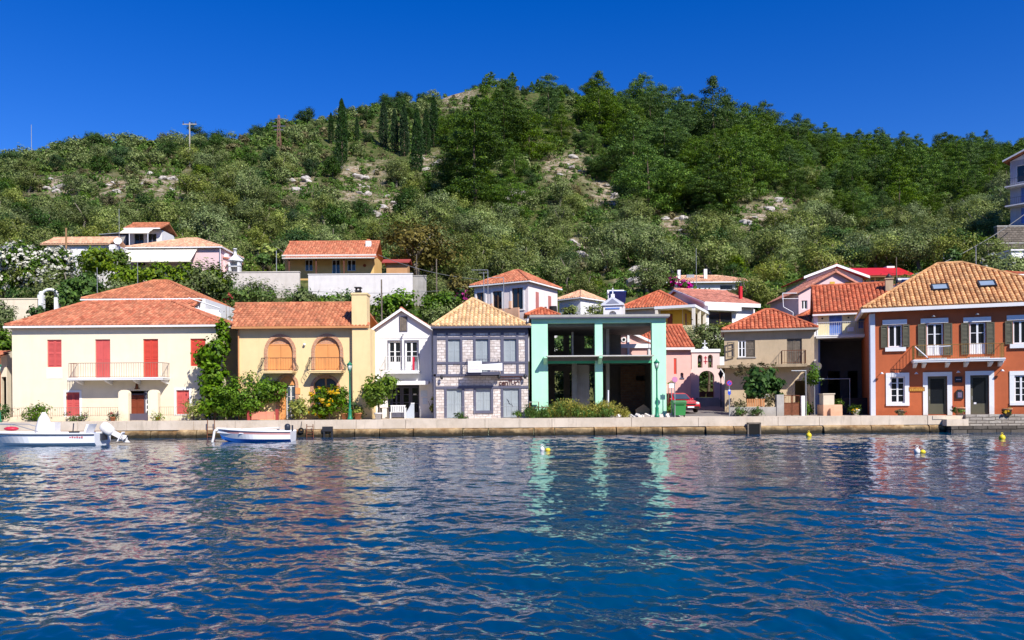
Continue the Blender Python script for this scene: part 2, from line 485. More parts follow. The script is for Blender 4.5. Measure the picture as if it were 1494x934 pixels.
# ------------------------------------------------------------------ palette
def hx(h, k=1.0):
    h = h.lstrip('#'); o = []
    for i in (0, 2, 4):
        c = int(h[i:i + 2], 16) / 255; o.append((c / 12.92 if c <= .04045 else ((c + .055) / 1.055) ** 2.4) * k)
    return tuple(o)
cream = M('cream_stucco', (.80, .70, .51), var=.06, stain=.22, stcol=(.55, .45, .30))
creamw = M('cream_wall', (.74, .64, .48), var=.1, stain=.3, stcol=(.35, .28, .2))
white = M('white_paint', (.80, .80, .80), var=.04, stain=.1, stcol=(.5, .47, .42), bump=.05)
whitewall = M('white_wall', (.80, .78, .77), var=.06, stain=.18, stcol=(.45, .42, .38))
pinkwhite = M('pink_white_wall', (.78, .69, .66), var=.07, stain=.2, stcol=(.42, .36, .33))
ochre = M('ochre_stucco', (.80, .60, .31), var=.07, stain=.25, stcol=(.5, .32, .14))
ochre2 = M('ochre_house_wall', (.74, .48, .18), var=.1, stain=.2, stcol=(.45, .28, .12))
orange = M('orange_wood', (.70, .30, .10), var=.1, rough=.6, bump=.05)
redsh = M('red_wood', (.60, .065, .04), var=.1, rough=.55, bump=.06)
redsh2 = M('faded_red_wood', (.58, .10, .09), var=.14, rough=.6, bump=.06)
brickarch = brickmat('arch_brick', (.50, .22, .12), (.58, .28, .15), (.55, .4, .28), .2, .1, .012)
browndoor = M('brown_wood', (.20, .045, .02), var=.25, rough=.5)
iron = M('dark_iron', (.03, .03, .035), var=.2, rough=.5, bump=0)
rust = M('rusty_iron', (.16, .055, .025), var=.4, rough=.8, sc=6)
redrail = M('reddish_iron', (.30, .16, .12), var=.2, rough=.6, bump=0)
whiteiron = M('white_iron', (.65, .65, .65), var=.1, rough=.5, bump=0)
greyiron = M('grey_metal', (.32, .33, .35), var=.15, rough=.45, bump=0, metal=.3)
glass = M('dark_glass', (.012, .014, .018), var=.1, rough=.06, bump=0, spec=.6)
glassb = M('bluish_glass', (.05, .07, .10), var=.1, rough=.05, bump=0, spec=.7)
dark = M('dark_interior', (.02, .018, .016), var=.3, rough=.9)
timber = M('grey_timber', (.105, .105, .15), var=.12, rough=.6, bump=.08)
timberl = M('pale_grey_shutter', (.33, .37, .39), var=.12, rough=.65, bump=.08)
pinkstone = brickmat('pink_stone', (.56, .47, .42), (.78, .71, .66), (.43, .36, .32), .40, .19, .016, .8)
mint = M('mint_render', (.43, .78, .54), var=.09, stain=.5, stcol=(.56, .76, .60), sc=.9)
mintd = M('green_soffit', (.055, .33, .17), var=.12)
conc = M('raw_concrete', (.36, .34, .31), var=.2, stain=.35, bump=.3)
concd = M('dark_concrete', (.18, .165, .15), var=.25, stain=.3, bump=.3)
brick = brickmat('bare_brick', (.24, .12, .075), (.30, .17, .10), (.2, .16, .13), .33, .2, .02, .6)
pink = M('pink_stucco', (.78, .46, .40), var=.08, stain=.2, stcol=(.5, .3, .26))
beige = M('beige_stucco', (.52, .40, .26), var=.14, stain=.45, stcol=(.28, .21, .13))
oldwood = M('weathered_wood', (.16, .13, .10), var=.4, sc=5, rough=.85)
palewood = M('pale_wood', (.62, .58, .52), var=.15)
yellow = M('yellow_stucco', (.78, .68, .38), var=.07, stain=.15)
blue = M('blue_wood', (.13, .24, .62), var=.12, rough=.55)
bluewall = M('blue_stucco', (.10, .18, .48), var=.1)
redhouse = M('red_stucco', (.50, .125, .045), var=.12, stain=.3, stcol=(.36, .085, .035))
olive = M('olive_shutter', (.105, .10, .065), var=.12, rough=.55, bump=.06)
terracotta = M('terracotta', (.45, .17, .08), var=.2)
peach = M('peach_stucco', (.72, .42, .27), var=.1, stain=.2)
awning = M('cream_awning', (.80, .74, .62), var=.05, rough=.9, bump=.05)
stonewall = brickmat('stone_wall', (.15, .125, .10), (.24, .20, .165), (.08, .07, .06), .5, .28, .03, .8)
purplegate = M('purple_grey_metal', (.10, .085, .11), var=.15, rough=.5)
greenmetal = M('green_lamp_metal', (.015, .19, .10), var=.15, rough=.4, bump=0)
lampglass = M('lamp_glass', (.55, .60, .55), var=.1, rough=.2, bump=0)
solar = M('solar_panel', (.02, .06, .25), var=.1, rough=.15, bump=0, spec=.6)
bark = M('bark', (.13, .095, .065), var=.4, sc=6, bump=.6, bsc=14)
barkg = M('grey_bark', (.20, .17, .13), var=.4, sc=6, bump=.6, bsc=14)
roof_red = roofmat('red_tile', (.45, .135, .07), (.56, .225, .12), .3)
roof_brown = roofmat('brown_tile', (.42, .14, .07), (.55, .22, .11), .45)
roof_tan = roofmat('tan_tile', (.64, .40, .19), (.75, .51, .28), .18)
roof_tan2 = roofmat('ochre_tile', (.50, .24, .10), (.70, .40, .18), .3)
roof_orange = roofmat('orange_tile', (.45, .105, .048), (.56, .175, .085), .3)
roof_pink = roofmat('pink_tile', (.50, .20, .14), (.60, .26, .18), .2)
roof_pale = roofmat('pale_tile', (.66, .36, .22), (.74, .45, .28), .15)
metalred = M('red_metal_roof', (.55, .02, .025), var=.1, rough=.5)
lvs_olive = leafmat('olive_leaves', [(.090, .132, .024), (.165, .210, .046), (.29, .325, .105)], .34, .20)
lvs_green = leafmat('green_leaves', [(.045, .105, .010), (.085, .175, .018), (.15, .25, .03)], .25, .3)
lvs_dark = leafmat('dark_leaves', [(.022, .058, .010), (.042, .092, .016), (.07, .13, .024)], .25, .25)
lvs_pine = leafmat('pine_needles', [(.024, .066, .005), (.060, .125, .008), (.145, .225, .016)], .28, .10)
lvs_cyp = leafmat('cypress_leaves', [(.010, .030, .008), (.018, .048, .010), (.034, .072, .014)], .2, .15)
lvs_yell = leafmat('yellow_leaves', [(.10, .14, .015), (.26, .30, .03), (.46, .44, .06)], .15, .3)
lvs_dry = leafmat('dry_leaves', [(.10, .085, .03), (.17, .145, .055), (.24, .20, .09)], .2, .25)
lvs_ochre = leafmat('ochre_leaves', [(.10, .085, .018), (.16, .13, .025), (.22, .18, .04)], .15, .25)
lvs_weed = leafmat('weed_leaves', [(.17, .19, .025), (.34, .32, .06), (.50, .44, .14)], .2, .3)
fl_white = leafmat('white_blossom', [(.60, .58, .48), (.72, .70, .60)], .05, .2)
fl_pink = leafmat('magenta_blossom', [(.45, .03, .22), (.6, .06, .32)], .05, .2)
fl_red = leafmat('red_blossom', [(.5, .04, .03), (.6, .10, .06)], .05, .2)
fl_yel = leafmat('yellow_blossom', [(.65, .38, .04), (.7, .5, .1)], .05, .2)
boatwhite = M('boat_white', (.82, .82, .82), var=.03, rough=.25, bump=0)
boatblue = M('boat_blue', (.03, .16, .55), var=.08, rough=.35, bump=0)
boatred = M('boat_red', (.45, .10, .09), var=.15, rough=.4, bump=0)
boatdark = M('boat_dark', (.03, .035, .05), var=.2, rough=.4, bump=0)
canvas = M('white_canvas', (.76, .73, .70), var=.06, rough=.9, bump=.3, bsc=8)
yellowb = M('yellow_plastic', (.75, .58, .03), var=.08, rough=.4, bump=0)
carred = M('car_red', (.45, .012, .02), var=.04, rough=.25, bump=0, spec=.6)
rubber = M('black_rubber', (.012, .012, .012), var=.2, rough=.8, bump=0)
bingreen = M('bin_green', (.03, .20, .05), var=.1, rough=.45, bump=0)
signblue = M('sign_blue', (.03, .08, .5), var=.04, rough=.4, bump=0)
signred = M('sign_red', (.55, .03, .06), var=.04, rough=.4, bump=0)
signpink = M('faded_sign', (.55, .22, .38), var=.06, rough=.5, bump=0)
headl = M('headlight', (.7, .7, .68), var=.05, rough=.1, bump=0)
plastic = M('white_plastic', (.78, .78, .80), var=.04, rough=.4, bump=0)
letbrown = M('letter_brown', (.085, .022, .02), var=.1, bump=0)
letgrey = M('faded_letter', (.62, .54, .57), var=.05, bump=0)

# ------------------------------------------------------------------ camera, light, sky
cam = bpy.data.cameras.new('camera'); cam.sensor_width = 36; cam.lens = FPX * 36 / 1494
cam.shift_y = (HY - 467) / 1494; cam.clip_end = 6000; cam.clip_start = .1
co = bpy.data.objects.new('camera', cam); C.objects.link(co); co.location = (0, 0, HC)
co.matrix_world = Matrix.Translation((0, 0, HC)) @ Matrix.Rotation(PI / 2, 4, 'X') @ Matrix.Rotation(-ROLL, 4, 'Z')
SC.camera = co
AZ, EL = R(33), R(42)        # the sun stands behind the camera, to its right-hand side
sd = Vector((math.sin(AZ) * math.cos(EL), -math.cos(AZ) * math.cos(EL), math.sin(EL)))
sl = bpy.data.lights.new('sun', 'SUN'); sl.energy = 5.0; sl.angle = R(.5); sl.color = (1, .955, .88)
so = bpy.data.objects.new('sun', sl); C.objects.link(so); so.rotation_euler = sd.to_track_quat('Z', 'Y').to_euler(); so.location = (40, -60, 80)
w = bpy.data.worlds.new('World'); SC.world = w; w.use_nodes = True
nt = w.node_tree; bg = nt.nodes['Background']
sk = nt.nodes.new('ShaderNodeTexSky'); sk.sky_type = 'NISHITA'; sk.sun_disc = False
sk.sun_elevation = EL; sk.sun_rotation = PI - AZ; sk.air_density = 1.0; sk.dust_density = 0.0; sk.ozone_density = 5.0; sk.altitude = 300
hs = nt.nodes.new('ShaderNodeHueSaturation'); hs.inputs['Saturation'].default_value = 1.36; hs.inputs['Value'].default_value = 1.12; hs.inputs['Hue'].default_value = .522
nt.links.new(sk.outputs[0], hs.inputs['Color']); nt.links.new(hs.outputs[0], bg.inputs[0]); bg.inputs[1].default_value = .104
SC.view_settings.view_transform = 'Standard'; SC.view_settings.look = 'None'; SC.view_settings.gamma = 1; SC.view_settings.exposure = .41
SC.cycles.max_bounces = 6; SC.cycles.diffuse_bounces = 2; SC.cycles.glossy_bounces = 3; SC.cycles.transmission_bounces = 2

# ------------------------------------------------------------------ terrain
TY = [60, 68, 80, 93, 100, 115, 140, 170, 215, 250, 285, 330, 400, 480]
TT = {
 -600: [607, 600, 480, 450, 410, 385, 340, 300, 262, 262, 272, 285, 300, 315],
 0:    [607, 600, 472, 442, 400, 372, 318, 268, 230, 238, 250, 262, 282, 296],
 150:  [607, 600, 480, 440, 400, 372, 310, 255, 212, 218, 230, 244, 265, 285],
 300:  [607, 600, 490, 444, 402, 375, 318, 268, 210, 214, 226, 244, 265, 285],
 450:  [607, 600, 498, 444, 404, 380, 330, 278, 213, 180, 184, 205, 230, 255],
 600:  [607, 600, 502, 448, 420, 388, 345, 295, 228, 175, 150, 165, 195, 225],
 720:  [607, 600, 502, 458, 435, 400, 358, 305, 230, 168, 128, 145, 180, 210],
 810:  [607, 600, 505, 462, 432, 405, 362, 305, 228, 170, 137, 150, 185, 215],
 900:  [607, 600, 505, 465, 430, 405, 365, 313, 242, 197, 170, 178, 198, 224],
 1000: [607, 600, 508, 465, 430, 408, 370, 322, 252, 208, 185, 190, 202, 228],
 1100: [607, 600, 515, 468, 430, 408, 372, 326, 264, 228, 207, 208, 216, 234],
 1200: [607, 600, 520, 470, 425, 405, 375, 338, 290, 258, 236, 232, 232, 246],
 1350: [607, 600, 510, 455, 415, 392, 370, 346, 316, 296, 276, 254, 234, 242],
 1494: [607, 600, 480, 430, 375, 342, 316, 296, 276, 266, 258, 250, 242, 248],
 1800: [607, 590, 440, 380, 320, 280, 250, 230, 210, 200, 195, 198, 205, 215],
 2600: [607, 580, 430, 370, 310, 270, 240, 220, 200, 192, 190, 195, 205, 215]}
TK = sorted(TT); TG = np.array([TT[k] for k in TK], float)
FLAT = []      # house terraces: (x, y, half width, half depth, rot, z)
def ground0(x, y):
    px = CX + x / max(y, 1) * FPX
    cols = np.array([np.interp(y, TY, TG[i]) for i in range(len(TK))])
    j = min(max(int(np.searchsorted(TK, px)) - 1, 0), len(TK) - 2)
    t = min(max((px - TK[j]) / (TK[j + 1] - TK[j]), 0), 1); t = t * t * (3 - 2 * t)
    py = cols[j] * (1 - t) + cols[j + 1] * t
    return HC + (HY - py) * y / FPX
def ground(x, y):
    z = ground0(x, y)
    k = min(max((y - 74) / 30, 0), 1)
    z += k * 1.1 * noise.fractal(Vector((x * .06, y * .06, 3.1)), 1.0, 2.1, 4)
    if y < 64: z = min(z, .9)
    for fx, fy, hw, hd, rt, fz in FLAT:
        dx, dy = x - fx, y - fy
        a = dx * math.cos(rt) + dy * math.sin(rt); b = -dx * math.sin(rt) + dy * math.cos(rt)
        if abs(a) < hw + 1.2 and -hd - 3 < b < hd + .6: z = min(z, fz - .08)
    return z
# ================================================================== waterfront houses
BZ = QZ - .3          # walls start a little under the pavement
# ---------------------------------------------------------------- cream house with red shutters
fr = Fr(18, 56); X = lambda p: fr.x(p); Z = lambda p, q=170: fr.z(p, q)
T = fthing(fr, 'cream_house', 'large cream two-storey house with red shutters and a long thin balcony', 'house')
W = X(325); b0 = BZ - QZ
wins = [(X(69), X(90), Z(535), Z(495)), (X(139), X(161), Z(551.5), Z(495)), (X(209), X(231), Z(551.5), Z(495)), (X(278), X(300), Z(535), Z(495)),
        (X(96), X(116), Z(607), Z(572)), (X(257), X(276), Z(605), Z(570))]
dr = (X(187), X(218), 0.02, Z(570.5))
mb = MB(); ze = Z(478); shell(mb, 0, W, 0, 9.5, b0, ze, wins + [dr], depth=.18); mb.build('wall', cream, T)
hip_roof(T, -.3, W + .3, -.35, 9.85, ze + .12, fr.l(190, 441, 4.7)[1], fr.l(126, 440, 4.6)[0], fr.l(250, 440, 4.6)[0], 4.7, roof_red, .27, .07, trim=white)
for i, (a, b, c, d) in enumerate(wins):
    shutter(T, a + .01, b - .01, c + .01, d - .01, .07 if i not in (1, 2) else .09, redsh if i in (2, 3) else redsh2, louv=i not in (1,), label='sun-faded pinkish red shutter' if i in (0, 1) else None)
mb = MB(); mb.box(X(68), X(91), -.02, .0, Z(552), Z(535.5)); mb.build('window_apron', M('pale_cream', (.82, .76, .62), var=.05), T)
for a, b, c, d in wins[4:]: surround(T, a, b, c, d, 0, .14, white, .03, name='window_surround')
# door with side light
mb = MB(); dx0, dx1 = dr[0], dr[1]; sp = dx0 + (dx1 - dx0) * .74
for k in range(2):
    a = dx0 + .05 + (sp - dx0 - .08) * k / 2; b = dx0 + .05 + (sp - dx0 - .08) * (k + 1) / 2 - .02
    mb.box(a, b, .10, .15, .02, dr[3] - .3)
    for z0, z1 in ((.2, .75), (.9, 1.3), (1.4, dr[3] - .42)): mb.box(a + .07, b - .07, .085, .10, z0, z1)
do = mb.build('door', browndoor, T)
mb = MB(); mb.box(dx0, dx0 + .05, .05, .17, 0, dr[3]); mb.box(sp - .02, sp + .05, .05, .17, 0, dr[3]); mb.box(dx0, dx1, .06, .16, dr[3] - .28, dr[3] - .2); mb.build('door_frame', purplegate, do)
mb = MB(); mb.box(sp + .06, dx1 - .02, .11, .16, .3, dr[3] - .05); s_ = mb.build('side_light', white, T)
mb = MB()
for k in range(5):
    z0 = .42 + k * .37
    mb.box(sp + .13, sp + .27, .10, .112, z0, z0 + .25); mb.box(dx1 - .19, dx1 - .08, .10, .112, z0, z0 + .25)
mb.build('pane', glassb, s_)
mb = MB(); mb.box(X(197), X(204), -.12, 0, Z(568), Z(567)); mb.cyl((X(200.5), -.12, Z(560)), (X(200.5), -.12, Z(567)), .07, .11, 8); mb.cyl((X(200.5), 0, Z(558)), (X(200.5), -.14, Z(560)), .02); mb.build('wall_lamp', rust, T)
balcony(T, X(112), X(248), Z(551.8), .16, 1.15, white, Z(531) - Z(552), redrail, [X(p) for p in (121, 163, 204, 244)], white, .16)
# garden wall, railing, pillars, gate
T = fthing(fr, 'garden_wall', 'low cream garden wall with thin iron railing and two round-topped door pillars', 'garden wall')
GY = -1.35
mb = MB()
for a, b in ((fr.x(10, 600, GY), fr.x(174, 600, GY)), (fr.x(231, 600, GY), fr.x(300, 600, GY))): mb.box(a, b, GY, GY + .22, b0, .30)
mb.build('wall', cream, T)
for a, b in ((174, 188.5), (217, 231.5)):
    xa, xb = fr.x(a, 590, GY), fr.x(b, 590, GY); zt = fr.z(571, 200, GY)
    mb = MB(); pts = [(xa, b0), (xb, b0), (xb, zt - .12)] + [((xa + xb) / 2 + (xb - xa) / 2 * math.cos(t), zt - .12 + .22 * math.sin(t)) for t in [PI * k / 8 for k in range(1, 8)]] + [(xa, zt - .12)]
    mb.prism(pts, GY - .12, GY + .3); mb.build('pillar', cream, T)
for a, b in ((14, 173.5), (232, 285)):
    mb = MB(); rail(mb, [(fr.x(a, 600, GY), GY + .1, .3), (fr.x(b, 600, GY), GY + .1, .3)], .62, .15, .009, .012)
    mb.build('railing', redrail, T)
mb = MB(); mb.box(fr.x(188.5, 600, GY), fr.x(217, 600, GY), GY + .08, GY + .12, .03, .48); mb.build('gate', purplegate, T)

# ---------------------------------------------------------------- ochre house with arched balconies
fr = Fr(348, 54); X = lambda p: fr.x(p); Z = lambda p, q=430: fr.z(p, q)
T = fthing(fr, 'ochre_house', 'ochre house with two arched balcony doors and a massive wall chimney', 'house')
W = X(537); ze = Z(478)
ar = [(X(390.5), X(427.5), Z(541.5), Z(492), 1.0), (X(459.5), X(496.5), Z(541.5), Z(492), 1.0)]
lo = [(X(407), X(431), 0, Z(549), .55), (X(457), X(492), .9, Z(551), .7)]
mb = MB(); shell(mb, 0, W, 0, 7.0, b0, ze, ar + lo, depth=.24); mb.build('wall', ochre, T)
gable_roof(T, X(342), X(541), -.45, 7.4, ze + .02, fr.l(430, 444, 3.2)[1], roof_brown, 'x', .25, .07, ridge=3.2, rx=(fr.l(343.5, 444, 3.2)[0], fr.l(530, 444, 3.2)[0]))
mb = MB(); mb.box(X(342), X(541), -.56, -.44, ze - .10, ze + .04); mb.cyl((X(349), -.1, ze), (X(349), -.1, 0), .05, .05, 8); mb.build('gutter', M('ochre_gutter', (.55, .25, .10)), T)
cx0, cx1 = X(516), X(537); zt = fr.z(430, 520, -.4)
mb = MB(); mb.box(cx0, cx1 + .25, -.42, -.002, b0, ze - .2); mb.box(cx0 - .02, cx1 + .02, -.42, .75, ze - .2, zt); mb.box(cx0 - .07, cx1 + .07, -.47, .8, zt, zt + .12)
ch = mb.build('chimney', ochre, T)
mb = MB(); mb.box(cx0 + .15, cx0 + .5, -.1, .35, zt + .12, zt + .28); mb.box(cx0 + .12, cx0 + .53, -.13, .38, zt + .28, zt + .33); mb.box(cx0 + .17, cx0 + .22, -.1, .35, zt + .33, zt + .5); mb.box(cx0 + .43, cx0 + .48, -.1, .35, zt + .33, zt + .5); mb.box(cx0 + .1, cx0 + .55, -.15, .4, zt + .5, zt + .56)
mb.build('chimney_cap', iron, ch)
def archring(T, a, b, z0, z1, rz, wd, y, mat, proj=.05, legs=True):
    mb = MB(); c = (a + b) / 2; r = (b - a) / 2; n = 16; zc = z1 - rz
    for k in range(n):
        t0, t1 = PI * k / n, PI * (k + 1) / n
        q = [(c + (r + s) * math.cos(t), zc + (rz + s) * math.sin(t)) for s, t in ((0, t0), (wd, t0), (wd, t1), (0, t1))]
        mb.prism(q, y - proj, y)
    if legs: mb.box(a - wd, a, y - proj, y, z0, zc); mb.box(b, b + wd, y - proj, y, z0, zc)
    return mb.build('arch_surround', mat, T)
for i, (a, b, c, d, rz) in enumerate(ar):
    archring(T, a, b, c, d, rz, .22, 0, brickarch)
    mb = MB(); zs = Z(503)
    m_ = (a + b) / 2
    # two panelled leaves filling the arch up to the lintel, dark tympanum above
    for x0, x1 in ((a + .02, m_ - .01), (m_ + .01, b - .02)):
        mb.box(x0, x1, .12, .17, c + .02, zs - .03)
        for z0, z1 in ((c + .12, c + .75), (c + .87, zs - .13)): mb.box(x0 + .08, x1 - .08, .105, .12, z0, z1)
    s_ = mb.build('shutter', orange, T)
    mb = MB(); mb.box(a, b, .10, .2, zs - .03, zs + .04); mb.build('lintel', orange, s_)
    mb = MB(); r = (b - a) / 2; pts = [(m_ + r * 1.02 * math.cos(t), d - rz + rz * 1.02 * math.sin(t)) for t in [PI * k / 12 for k in range(13)]]
    pts = [(x, max(z, zs)) for x, z in pts]; pts = [p for k, p in enumerate(pts) if k == 0 or p != pts[k - 1]]
    mb.prism(pts, .16, .2); mb.build('tympanum', brickarch, T)
    x0, x1 = (X(384), X(434)) if i == 0 else (X(452.5), X(504))
    bo = balcony(T, x0 + .12, x1 - .12, c + .0, .16, .85, ochre, 0, None)
    h = Z(523) - c
    mb = MB(); y1 = -.78
    mb.cyl((x0 + .12, y1, c + h), (x1 - .12, y1, c + h), .015); mb.cyl((x0 + .12, y1, c + .08), (x1 - .12, y1, c + .08), .012)
    n = 3
    for k in range(n): mb.cyl((x0 + .15 + (x1 - x0 - .3) * k / (n - 1), y1, c), (x0 + .15 + (x1 - x0 - .3) * k / (n - 1), y1, c + h), .013)
    for k in range(12): mb.cyl((x0 + .15 + (x1 - x0 - .3) * (k + .5) / 12, y1, c + .08), (x0 + .15 + (x1 - x0 - .3) * (k + .5) / 12, y1, c + h), .006, n=4)
    for sx, xx in ((-1, x0 + .13), (1, x1 - .13)):
        for yy in (y1, y1 + .2, y1 + .4, y1 + .6):
            pr = [(.12, .0), (.28, .12), (.30, .3), (.12, .55), (.06, .75), (.0, .92)]
            mb.tube([(xx + sx * q * .8, yy, c + zz * h / .92) for q, zz in pr], .014, 5)
        mb.cyl((xx, y1, c + h), (xx, 0, c + h), .015)
    mb.build('railing', iron, bo)
    archring(T, *lo[i][:2], lo[i][2], lo[i][3], lo[i][4], .2, 0, brickarch, .04, legs=True)
a, b, c, d, _ = lo[0]
window(T, a + .45, b - .04, .03, Z(563), .14, palewood, glassb, 2, 3, .07, 'door')
mb = MB(); mb.box(a + .02, a + .4, .05, .2, 0, Z(563)); mb.box(a, b, .1, .22, Z(562), Z(548.5)); mb.build('door_surround', orange, T)
a, b, c, d, _ = lo[1]; window(T, a, b, c, d, .15, orange, glassb, 2, 2, .08)
mb = MB(); mb.ball((X(445), -.12, Z(503)), .09, 8); mb.cyl((X(445), 0, Z(502)), (X(445), -.1, Z(502)), .02); mb.build('wall_lamp', plastic, T)
mb = MB(); mb.box(X(431), X(438), .0 - .06, -.003, Z(575), Z(566)); mb.build('shutter', orange, T)
T = thing('front_gate', 'low salmon orange fence with dark posts before the ochre house', 'fence', (*at(363, 600, 52.9).xy, QZ))
wd = at(404, 600, 52.9).x - T.location.x
mb = MB(); mb.box(.2, wd - .2, 0, .05, .05, .56)
for k in range(4): mb.box(.2 + (wd - .4) * k / 3 - .02, .2 + (wd - .4) * k / 3 + .02, -.02, .07, .03, .6)
mb.build('panel', M('salmon_panel', (.66, .24, .15)), T)
for xx in (0.0, wd): mb = MB(); mb.box(xx - .09, xx + .09, -.08, .12, -.1, .72); mb.build('post', M('crimson_post', (.32, .05, .04)), T)

# ---------------------------------------------------------------- white gabled house
fr = Fr(547, 57); X = lambda p: fr.x(p); Z = lambda p, q=587: fr.z(p, q)
T = fthing(fr, 'white_house', 'narrow white gabled house with a small balcony over a shaded shopfront', 'house')
W = X(631); ze = Z(481); zr = Z(455)
wn = [(X(567), X(585.5), Z(541), Z(498)), (X(591.5), X(610), Z(541), Z(498))]
at_ = (X(584), X(594), Z(483), Z(463)); shop = (X(565), X(611.5), 0.0, Z(562))
mb = MB(); shell(mb, 0, W, 0, 8, b0, ze, wn + [shop], depth=.25)
m_ = X(587)
mb.prism([(0, ze), (W, ze), (m_, zr + .02)], 0, .25); mb.prism([(0, ze), (W, ze), (m_, zr)], 7.7, 8.0); mb.build('wall', whitewall, T)
gable_roof(T, -.28, W + .22, -.3, 8.2, ze - .08, zr + .16, roof_red, 'y', .25, .07, ridge=m_)
mb = MB()
for a, b, s in (((-.26, ze - .20), (m_, zr + .04), 1), ((W + .2, ze - .20), (m_, zr + .04), -1)):
    mb.prism([a, (a[0], a[1] + .2), (b[0], b[1] + .2), b][::s], -.34, -.24)
mb.box(.05, .2, -.05, 0, Z(489), Z(560)); mb.box(W - .2, W - .05, -.05, 0, Z(489), Z(560)); mb.build('bargeboard', white, T)
mb = MB()
for k in range(20):
    t = PI * k / 20; t2 = PI * (k + 1) / 20
mb.box(.3, W - .3, -.03, 0, Z(493) - .04, Z(493)); mb.build('string_course', white, T)
mb = MB(); a, b, c, d = at_; mb.box(a - .05, b + .05, -.05, -.002, c - .05, d + .05); wi = mb.build('attic_window', timber, T)
mb = MB()
for k in range(4): mb.box(a + (b - a) * k / 4 + .01, a + (b - a) * (k + 1) / 4 - .015, -.075, -.051, c, d)
mb.build('board', oldwood, wi)
for a, b, c, d in wn:
    mb = MB(); mb.box(a, b, -.025, 0, d, d + .08); mb.box(a - .07, a, -.025, 0, c, d + .08); mb.box(b, b + .07, -.025, 0, c, d + .08); mb.build('window_surround', timber, T)
    window(T, a, b, c, d, .12, white, glass, 2, 2, .09, kick=.55)
bo = balcony(T, X(563), X(613), Z(541.5), .2, .9, white, Z(521) - Z(541.5), whiteiron, (), None, .13)
mb = MB(); mb.box(X(604), X(607), -.87, -.85, Z(541), Z(522)); mb.build('towel', signred, bo)
mb = MB(); mb.cyl((X(589), -.3, Z(489)), (X(589), -.15, Z(487)), .09, .05, 8); mb.cyl((X(589), -.2, Z(488)), (X(589), 0, Z(487)), .02); mb.build('flood_lamp', plastic, T)
mb = MB(); mb.box(X(549), X(627), -.9, -.02, Z(560.5), Z(557)); mb.box(X(549), X(627), -1.02, -.9, Z(562), Z(556.5)); mb.build('canopy', whitewall, T)
a, b, c, d = shop
mb = MB(); mb.box(a, b, .9, 1.0, 0, d); mb.box(a - .1, a, .25, 1.0, 0, d); mb.box(b, b + .1, .25, 1.0, 0, d); mb.box(a, b, .25, 1.0, d, d + .1); mb.build('shop_recess', timber, T)
m3 = [a + (b - a) * t for t in (0.06, .40, .68, .97)]
for k in range(3): window(T, m3[k] + .02, m3[k + 1] - .02, .05, d - .1, .8, timber, glass, 1 if k else 2, 3, .1, 'shop_door', kick=.25 if k == 2 else .4)
mb = MB(); mb.box(X(601), X(605.5), .76, .79, Z(576.3), Z(574.6)); mb.build('door_notice', white, T)
for z0, z1 in ((579, 570), (590, 581)):
    mb = MB(); mb.box(X(616.5) if z0 > 580 else X(614), X(623), -.03, 0, Z(z0), Z(z1)); o = mb.build('poster', M('pale_blue_poster', (.62, .70, .80), var=.1, sc=9), T)
mb = MB(); mb.cyl((X(632.5), -.1, ze), (X(632.5), -.1, .05), .05, .05, 8); mb.build('downpipe', greyiron, T)
# bench and board
T = thing('garden_bench', 'white slatted corner bench before the shopfront of the white house', 'bench', (*at(568, 600, 55.6).xy, QZ))
mb = MB()
for k in range(4): mb.box(0, 1.05, .1 + k * .12, .2 + k * .12, .42, .45)
mb.build('seat', plastic, T)
mb = MB()
for k in range(8): mb.box(.02 + k * .13, .10 + k * .13, .58, .61, .45, .88)
mb.box(0, 1.05, .57, .62, .84, .92); mb.build('backrest', plastic, T)
mb = MB(); mb.prismx([(-.05, 0), (.62, 0), (.62, .75), (.5, .75), (-.05, .5)], 1.05, 1.1); mb.build('side_panel', plastic, T)
for xx, yy in ((.03, .1), (.03, .55)): mb = MB(); mb.box(xx, xx + .06, yy, yy + .06, 0, .42); mb.build('leg', plastic, T)
T = thing('leaning_board', 'pale grey slanted ramp panel leaning beside the white bench', 'panel', (*at(594, 600, 56.3).xy, QZ))
mb = MB(); mb.prism([(-.28, 0), (.5, 0), (.5, 1.02), (.28, 1.02)], 0, .06); mb.build('sheet', M('pale_grey_panel', (.42, .46, .52), var=.05), T)
mb = MB(); mb.box(.26, .52, -.02, .08, 1.02, 1.08); mb.box(.3, .34, .06, .4, 0, .9); mb.build('frame', plastic, T)
T = thing('cafe_table', 'dark square table beside the white bench under the tree', 'table', (*at(561, 600, 55.2).xy, QZ))
mb = MB(); mb.box(-.3, .3, -.3, .3, .72, .76); mb.build('tabletop', oldwood, T)
for xx in (-.26, .2):
    for yy in (-.26, .2): mb = MB(); mb.box(xx, xx + .06, yy, yy + .06, 0, .72); mb.build('leg', oldwood, T)

# ---------------------------------------------------------------- grey timber and stone house
fr = Fr(636, 55); X = lambda p: fr.x(p); Z = lambda p, q=700: fr.z(p, q)
T = fthing(fr, 'stone_house', 'pink stone house with dark grey timber framing and tan tiled pyramid roof', 'house')
W = X(771); ze = Z(478)
ups = [(X(653.5), X(672.5), Z(528.5), Z(493.5)), (X(694), X(713), Z(543), Z(493.5)), (X(735), X(754), Z(528.5), Z(493.5))]
los = [(X(651.5), X(674), 0, Z(567)), (X(694), X(716), Z(599), Z(567)), (X(734), X(757), 0, Z(567))]
mb = MB(); shell(mb, 0, W, 0, 9, b0, ze, ups + los, depth=.2); mb.build('wall', pinkstone, T)
hip_roof(T, X(631), X(774), -.42, 9.4, ze + .06, fr.l(690, 437, 3.6)[1], fr.l(688, 436, 3)[0], fr.l(692, 436, 3)[0], 3.6, roof_tan, .275, .10, trim=timber, ry1=6.2)
mb = MB(); p_ = .06
